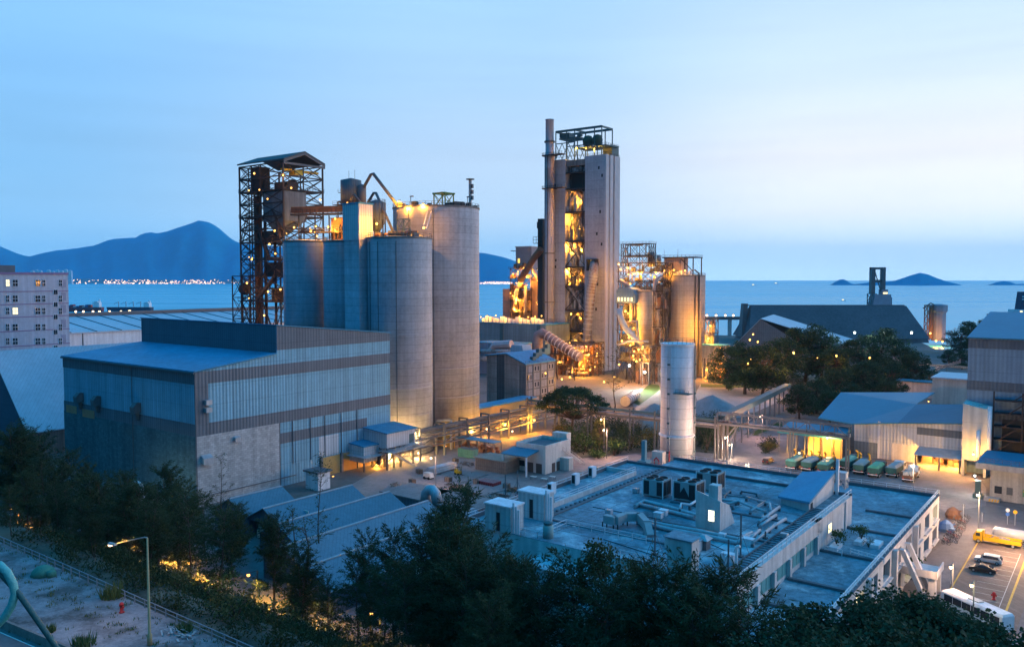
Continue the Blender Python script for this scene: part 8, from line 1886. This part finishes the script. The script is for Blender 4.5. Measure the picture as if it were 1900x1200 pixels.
# kiln tower bays and neighbours
many([(1060,303,-428.2,10.6,'lamp in the top room of the kiln tower bay, left'),(1084,303,-428.2,6.2,'lamp in the top room of the kiln tower bay, right'),(1066,362,-428.2,19.9,'lamp flooding the yellow bay below the dark casing'),(1078,372,-428.2,15.3,'lamp beside the curved duct in the yellow bay'),(1062,404,-428.2,10.6,'lamp in the low yellow bay of the kiln tower'),(1075,425,-428.2,5.3,'lamp on the inner pipe of the kiln tower, mid height'),(1071,438,-428.2,5.3,'small lamp pair in the kiln tower above the lit floor'),(1060,455,-428.2,12.2,'lamp in the lit floor at half height of the kiln tower'),(1080,462,-428.2,6.2,'lamp at the right of the lit floor at half height'),(1056,502,-428.2,9.1,'lamp in the kiln tower bay beside the duct hood'),(1076,518,-428.2,10.6,'lamp behind the braces of the kiln tower'),(1060,582,428,14,'lamp in the lowest lit bay of the kiln tower'),(1058,600,-428.2,7.6,'lowest lamp in the kiln tower bay'),
 (1070,274,-427,5,'left lamp under the cyclones on the kiln tower roof'),(1087,276,-427,5,'middle lamp under the cyclones on the kiln tower roof'),(1103,276,-427,4,'right lamp under the cyclones on the kiln tower roof'),
 (978,512,-441.5,28.6,'largest flaring lamp on the brown mill building'),(972,497,-441.5,9.1,'lamp just above the flaring one on the brown mill'),(952,508,-441.5,7.8,'lamp at the left rail of the brown mill'),(961,504,-441.5,6.5,'lamp between the left rail and flaring lamp of the brown mill'),(962,556,-441.5,15.6,'lamp flooding the yellow wall of the brown mill'),(957,575,-441.5,10.4,'lowest lamp on the brown mill frame'),
 (892,588,-399.2,1.4,'lamp at the left end of the clinker store roof beside the silo'),(904,586,-399.2,1.4,'second lamp along the clinker store roof from the silo'),(920,585,-399.2,1.4,'third lamp along the clinker store roof from the silo'),(935,588,-399.2,1.6,'fourth lamp along the clinker store roof, brightest'),(964,587,-399.2,1.4,'fifth lamp along the clinker store roof'),(980,588,-399.2,1.4,'sixth lamp along the clinker store roof'),(993,587,-399.2,1.4,'seventh lamp along the clinker store roof'),(1005,586,-399.2,1.4,'lamp at the right end of the clinker store roof beside the chimney'),
 (1057,636,-395.5,7.8,'lamp on the lean to roof under the kiln tower'),(1070,639,-395.5,15.6,'lamp under the lean to roof edge'),(1087,642,-402,10.4,'lamp at the foot of the long downcomer duct'),(1099,650,-401.5,18.2,'lamp at the right corner of the tower foot frame'),(1085,665,-401.5,10.4,'lower lamp on the tower foot frame'),(1043,703,350,8,'lamp on a post left of the shade tree top'),(1058,699,360,6,'lamp above the shade tree, on the pipe rack'),(1122,708,340,16,'bright lamp right of the shade tree by the conifer'),(1141,699,352,6,'lamp beside the conifer')],r=.36)
many([(1148,490,455,23.8,'brightest lamp at the kiln tower edge, upper lit frame'),(1152,500,452,9.6,'lamp just below the brightest one at the kiln tower edge'),(1165,497,462,10.6,'lamp in the upper lit frame, left part'),(1183,505,462,10.6,'lamp in the upper lit frame, centre left'),(1191,505,462,10.6,'lamp in the upper lit frame, centre right'),(1216,505,462,15.8,'lamp at the right of the upper lit frame'),(1233,502,461,1.5,'lamp on the left rim of the broad pale silo'),(1250,501,461,1.5,'second lamp on the rim of the broad pale silo'),(1271,502,461,1.8,'third lamp on the rim of the broad pale silo'),(1285,502,461,1.5,'lamp on the right rim of the broad pale silo'),(1161,577,440,18.0,'lamp under the barrel roofed house'),(1155,632,438,12.0,'lamp in the lower lit frame, left'),(1186,648,420,14.0,'lamp flooding the yellow pump frame'),(1176,660,421,5.4,'lamp at the left of the yellow pump frame'),(1150,676,420,6,'lamp low in front of the tower corner'),(1319,604,448,20.0,'upper lamp in the lit stair frame right of the pale silo'),(1316,628,448,20.0,'lower lamp in the lit stair frame right of the pale silo'),(1313,686,446,12,'lamp in the bay under the block house'),(1342,690,440,6,'lamp at the right side of the block house'),
 (1408,634,420,5,'upper lamp of the orange cluster in the mid wood'),(1393,630,425,5,'lamp left in the orange cluster over the mid wood'),(1399,620,430,5,'topmost lamp of the orange cluster over the mid wood'),(1475,654,372,22,'flaring orange street lamp in the mid wood'),(1555,660,398,6,'dim orange lamp deep in the mid wood')],r=.45)
LP_(1766,716,322,7000,'big orange flare lamp on the lit workshop front',SOD,.7)
many([(1198,690,400,40,'white blazing lamp at the doorway right of the conifer'),(1169,678,400,3.5,'white lamp left of the blazing doorway'),(1588,617,436,14,'left white floodlight on a mast above the mid wood'),(1641,617,440,5,'middle smaller white lamp above the mid wood'),(1694,617,440,14,'right white floodlight on a mast above the mid wood')],WHT,.6)
many([(1729,618,716,12,'orange lamp at the foot of the quay silo elevator'),(1740,632,716,8,'orange lamp among the quay silo legs'),(1752,633,716,10,'orange lamp at the right leg of the quay silo')],SOD,.8)
for i,px in enumerate((1312,1329,1346,1361,1376,1387)):
    lab=['pier lamp nearest the pale silo','second pier lamp from the pale silo','third pier lamp from the pale silo','fourth pier lamp from the pale silo','fifth pier lamp, next to the storage hall','last pier lamp, at the storage hall end'][i]
    x=(px-CX)/F*806;lamp((x,806,H-(585-HOR)/F*806),lab,0,WARM,1.,'pier_lamp',None,'lamps along the pier',False)
for i,px in enumerate((140,154,172,184,203,224,240)):
    lab=['quay lamp nearest the lilac apartment block','second quay lamp from the lilac apartment block','third quay lamp from the apartment block','fourth quay lamp from the apartment block','fifth quay lamp, left of the crane masts','sixth quay lamp, at the crane masts','brightest quay lamp, on the navy ship berth'][i]
    x=(px-CX)/F*1300;lamp((x,1300,H-(578-HOR)/F*1300),lab,0,WARM,1.6 if i<6 else 2.4,'quay_lamp',0,'lamps along the left quay',False)
# loading bays at the factory corner
p1f=-178.7
many([(727,834,247,7.0,'brighter lamp over the loading stairs at the factory corner'),(735,829,248,5.9,'second bright lamp over the loading stairs'),(706,838,245,4.5,'lamp under the lower hung house'),(768,803,246,4,'lamp at the roof edge of the conveyor house'),(775,840,250,5,'lamp beside the yellow door at the silo foot')],(1.,.6,.2),.35)
LQ_(655,878,p1f+2.5,2.2,'lamp inside the yellow lit factory opening, right');LQ_(618,884,p1f+2.5,2.2,'lamp inside the yellow lit factory opening, left');LQ_(700,862,p1f+5,1.6,'lamp among the stilts of the conveyor house');LQ_(735,872,p1f+9,1.4,'low lamp by the loading stairs')
many([(938,786,280,10,'lamp on the pipe bridge before the mill house'),(825,828,268,12,'lamp in the arched opening at the silo foot'),(992,779,290,12,'lamp at the yellow doorway under the mill house'),(905,800,295,14,'lamp behind the pipe bridge, beside the silo foot'),(885,815,285,8,'lamp low behind the pipe bridge at the tallest silo'),(962,845,247,5,'glowing lamp at the corner of the yard building canopy'),(938,862,240,4,'lamp over the weathered timber shed')],SOD,.35)
f=thing('silo_foot_arch','arched opening glowing orange at the foot of the tallest silo','archway',(*Dp(826,266),0))
p,q=Dp(826,268);MB().ext([(p-3.6,q,0),(p-3.6,q,6),(p-2,q,8.4),(p+2,q,9),(p+3.6,q,9),(p+3.6,q,0)],(0,.4,0)).build('rear_panel',mat('lit_ochre_wall',(.5,.33,.12)),f)
MB().bar((p-3.8,q-2,0),(p-3.8,q-2,5.8),.6).bar((p-3.8,q-2,5.8),(p-1.8,q-2,8.8),.6).bar((p-1.8,q-2,8.8),(p+4,q-2,9.4),.6).bar((p+4,q-2,9.4),(p+4,q-2,0),.6).build('arch_frame',GALV,f)
# under the mill house and behind the bridge: lit wall
p0_,q0_=P(860,806);f=thing('lit_store','ochre store wall glowing yellow behind the pipe bridge','store',(p0_,q0_,0));MB().box(p0_-6,p0_,q0_,q0_+44,0,8).build('wall',mat('lit_ochre_wall',(.5,.33,.12)),f);MB().box(p0_-6.3,p0_+.5,q0_-.3,q0_+44.3,8,8.4).build('roof',ROOFB,f)
# small lamps around the office, sheds and trees
many([(1117,778,254,5,'lamp post lighting the golden tree')],WARM,.3,0)
def base_lamp(px,py,h,pw,label,colr):
    p,q=P(px,py);return lamp((p,q,h),label,pw,colr,.27,'street_lamp',0,'lamps along the service lane',True,BULB,'street lamp',True)
YL=(1.,.56,.06)
base_lamp(462,1132,6,13230,'left yellow flare lamp among the foreground trees',YL);base_lamp(568,1170,6,6614,'right yellow flare lamp among the foreground trees',YL);base_lamp(690,1212,6,3675,'yellow lamp low in the dark trees at the bottom',YL)
base_lamp(352,1090,4.5,18043,'yellow lane lamp right of the street lamp post',YL);base_lamp(240,1000,5,18043,'yellow lane lamp under the casuarinas, left',YL);base_lamp(300,1045,4.5,10024,'lane lamp half hidden left of the street lamp post',YL);base_lamp(22,985,5,18043,'orange lane lamp at the left edge behind the trees',(1.,.45,.12))
LP_(482,985,178,2500,'lamp inside the open second shed',SOD,.25)
many([(163,872,232,6,'white lamp lighting the courtyard wall at the factory left corner'),(186,898,222,1.5,'small white lamp in the courtyard before the factory'),(208,904,218,1.5,'small white lamp right of the courtyard one'),(284,926,205,4,'white lamp right of the lit arch'),(350,947,194,2,'small white lamp near the factory corner foot')],WHT,.28)
p,q=P(256,949,0)
f=thing('lit_arch','white arched entrance lit from within at the factory foot','entrance',(p,q,0))
m=MB();m.tube([(p-2.6,q,0),(p-2.6,q,5)]+[(p-2.6*math.cos(a),q,5+2.2*math.sin(a)) for a in (.5,1,1.57,2.1,2.6)]+[(p+2.6,q,5),(p+2.6,q,0)],.35,6).build('arch',WHITE,f)
MB().box(p+1,p+1.7,q-.4,q,0,4.4).build('doorpost',WHITE,f)
lamp((p,q+.8,4.5),'lamp inside the lit arch',1800,WHT,.25)
x,y=P(302,942,0);solo('lit_low_wall',MB().box(x-5,x+5,y-.2,y+.2,0,2.2).box(x-5.2,x+5.2,y-.35,y+.35,2.2,2.4),WHITE,'low white wall lit by a lamp at the factory foot','wall',(x,y,0))
# truck yard and car park
LP_(1700,772,262,0,'unlit looking lamp on the warehouse eave') if 0 else None
many([(1535,812,-256.5,7.5,'lamp inside the truck shelter washing the amber wall'),(1725,845,-266,9.4,'lamp in the left lit porch bay of the warehouse'),(1772,850,-266,9.4,'lamp in the right lit porch bay of the warehouse'),(1806,842,-254,5.8,'glaring lamp at the foot of the pale annex shaft'),(1483,840,-257,8,'lamp low in the truck shelter, left')],(1.,.47,.09),.3)
LP_(1820,882,206,1500,'greenish white lamp under the control building eave',WHT,.25)
many([(1390,862,228,10,'bright lamp by the road bend beside the truss tower'),(1358,825,250,4,'white lamp on the path under the truss')],(1.,.75,.5),.25,0)
many([(1440,845,245,9,'lamp on a post at the pink lit road bend'),(1800,1000,190,7,'lamp post over the car park by the bicycles'),(1880,1080,165,9,'lamp post at the right edge of the car park'),(1230,838,252,3,'lamp at the foot of the white silo'),(1130,850,238,6,'street lamp on the pink lit yard road')],(1.,.55,.33),.25,0) if 0 else None
def post_lamp(px,py,h,pw,label,colr):
    p,q=P(px,py);return lamp((p,q,h),label,pw,colr,.28,'street_lamp',0,'street lamps on the plant roads',True,BULBT,'street lamp')
post_lamp(1345,868,9,6000,'street lamp by the truss tower lighting the pink road',(1.,.52,.36))
post_lamp(1120,852,9,5000,'street lamp between white silo and yard building on the pink road',(1.,.52,.38))
post_lamp(1690,930,9,6500,'street lamp on the apron in front of the warehouse porch',(1.,.66,.36))
post_lamp(1912,1040,10,17000,'added street lamp at the right frame edge beside the yellow truck',(1.,.62,.34))  # added to warm the car park; no lamp post seen here
post_lamp(1762,1128,7,1900,'added unseen lamp behind the leafy crowns to light the office facade',(1.,.6,.34))  # unseen lamp, added to brighten the facade
post_lamp(800,905,8,2600,'street lamp in the yard between sheds and pipe stack',(1.,.6,.4))
post_lamp(1420,700,8,3500,'street lamp on the far lane in front of the mid wood',(1.,.5,.36))
post_lamp(1660,665,8,3500,'street lamp behind the mid wood, right',(1.,.5,.36))
post_lamp(1800,1180,8,600,'street lamp half hidden in the bottom right trees',(1.,.8,.4))

# many more small lamps burn among the steelwork; nothing tells those of one frame apart
def sprinkle(n,x0,x1,y0,y1,q,label,group,pw=0,seed=1,colr=SOD,r=.38):
    r3=random.Random(seed);first=None
    for i in range(n):
        px,py=r3.uniform(x0,x1),r3.uniform(y0,y1);p,q_,z=Q3(px,py,q) if q>0 else D3z(px,py,-q)
        if first is None:first=lamp((p,q_,z),label,pw,colr,r,'work_lamp',None,group)
        else:dup(first,p2w(p,q_,z),s=r3.choice((.5,.65,.8,1.,1.2)))
sprinkle(14,1149,1226,488,536,-466,'small sodium lamp among many in the upper lit frame right of the kiln tower','work lamps of the upper lit frame',1500,1)
sprinkle(9,1149,1178,570,640,-444,'small sodium lamp among many in the lower lit frame right of the kiln tower','work lamps of the lower lit frame',1950,2)
sprinkle(9,1168,1206,640,690,-424,'small sodium lamp among many on the yellow pump frame','work lamps of the pump frame',1650,3)
sprinkle(12,946,1008,500,580,440,'small sodium lamp among many on the brown mill galleries','work lamps of the brown mill',1800,4)
sprinkle(12,1036,1110,655,688,390,'small sodium lamp among many in the steel clutter at the tower foot','work lamps at the tower foot',2250,5)
sprinkle(22,1051,1082,350,640,427.4,'small lamp among many inside the open bay of the kiln tower','work lamps of the tower bay',975,6,r=.25)
sprinkle(12,455,590,330,590,-292,'small orange lamp among many in the lattice tower','work lamps of the lattice tower',60,7,r=.25)
sprinkle(7,560,690,384,440,-281,'small orange lamp among many along the silo top gallery','work lamps of the silo top gallery',1350,8,r=.25)
sprinkle(8,810,1010,775,830,-284,'small yellow lamp among many under the pipe bridge','work lamps under the pipe bridge',1950,9,(1.,.45,.05),.28)
sprinkle(6,655,780,830,880,-247,'small warm lamp among many on the loading platforms','work lamps of the loading platforms',2100,10,(1.,.5,.1),.22)

# low hut with lit windows glimpsed through the trees at the bottom
x,y=Dp(985,106);zg=hgt(x,y) if y<85 else 0
f=thing('gate_hut','low hut with bright windows glimpsed through the dark trees, bottom centre','hut',(x,y,zg),None,True)
MB().box(x-6,x+6,y-2.5,y+2.5,zg-1,zg+4).build('wall',WHITE,f);MB().box(x-6.5,x+6.5,y-3,y+3,zg+4,zg+4.3).build('roof',ROOFC,f)
for k in range(5):MB().box(x-5.4+k*2.3,x-3.8+k*2.3,y-2.56,y-2.5,zg+1.4,zg+3.2).build('window',emit('hut_window',(1.,.95,.6),3.),f)

sprinkle(4,1345,1620,640,690,-375,'small orange lamp among many half hidden in the mid wood','work lamps of the mid wood',900,21,r=.35)
sprinkle(5,1310,1345,640,700,-440,'small orange lamp among many around the block house','work lamps of the block house',1200,22)
sprinkle(6,1700,1795,735,760,-322,'small orange lamp among many before the lit workshop','work lamps of the workshop yard',900,23,r=.3)

post_lamp(1812,985,8,8000,'added street lamp at the top corner of the car park by the yellow truck',(1.,.6,.32))  # added for warm light on the truck; only thin poles stand here
post_lamp(1410,815,8,5500,'added street lamp on the bend of the pink lit road under the truss',(1.,.5,.34))  # added to bring pink light onto the road bend
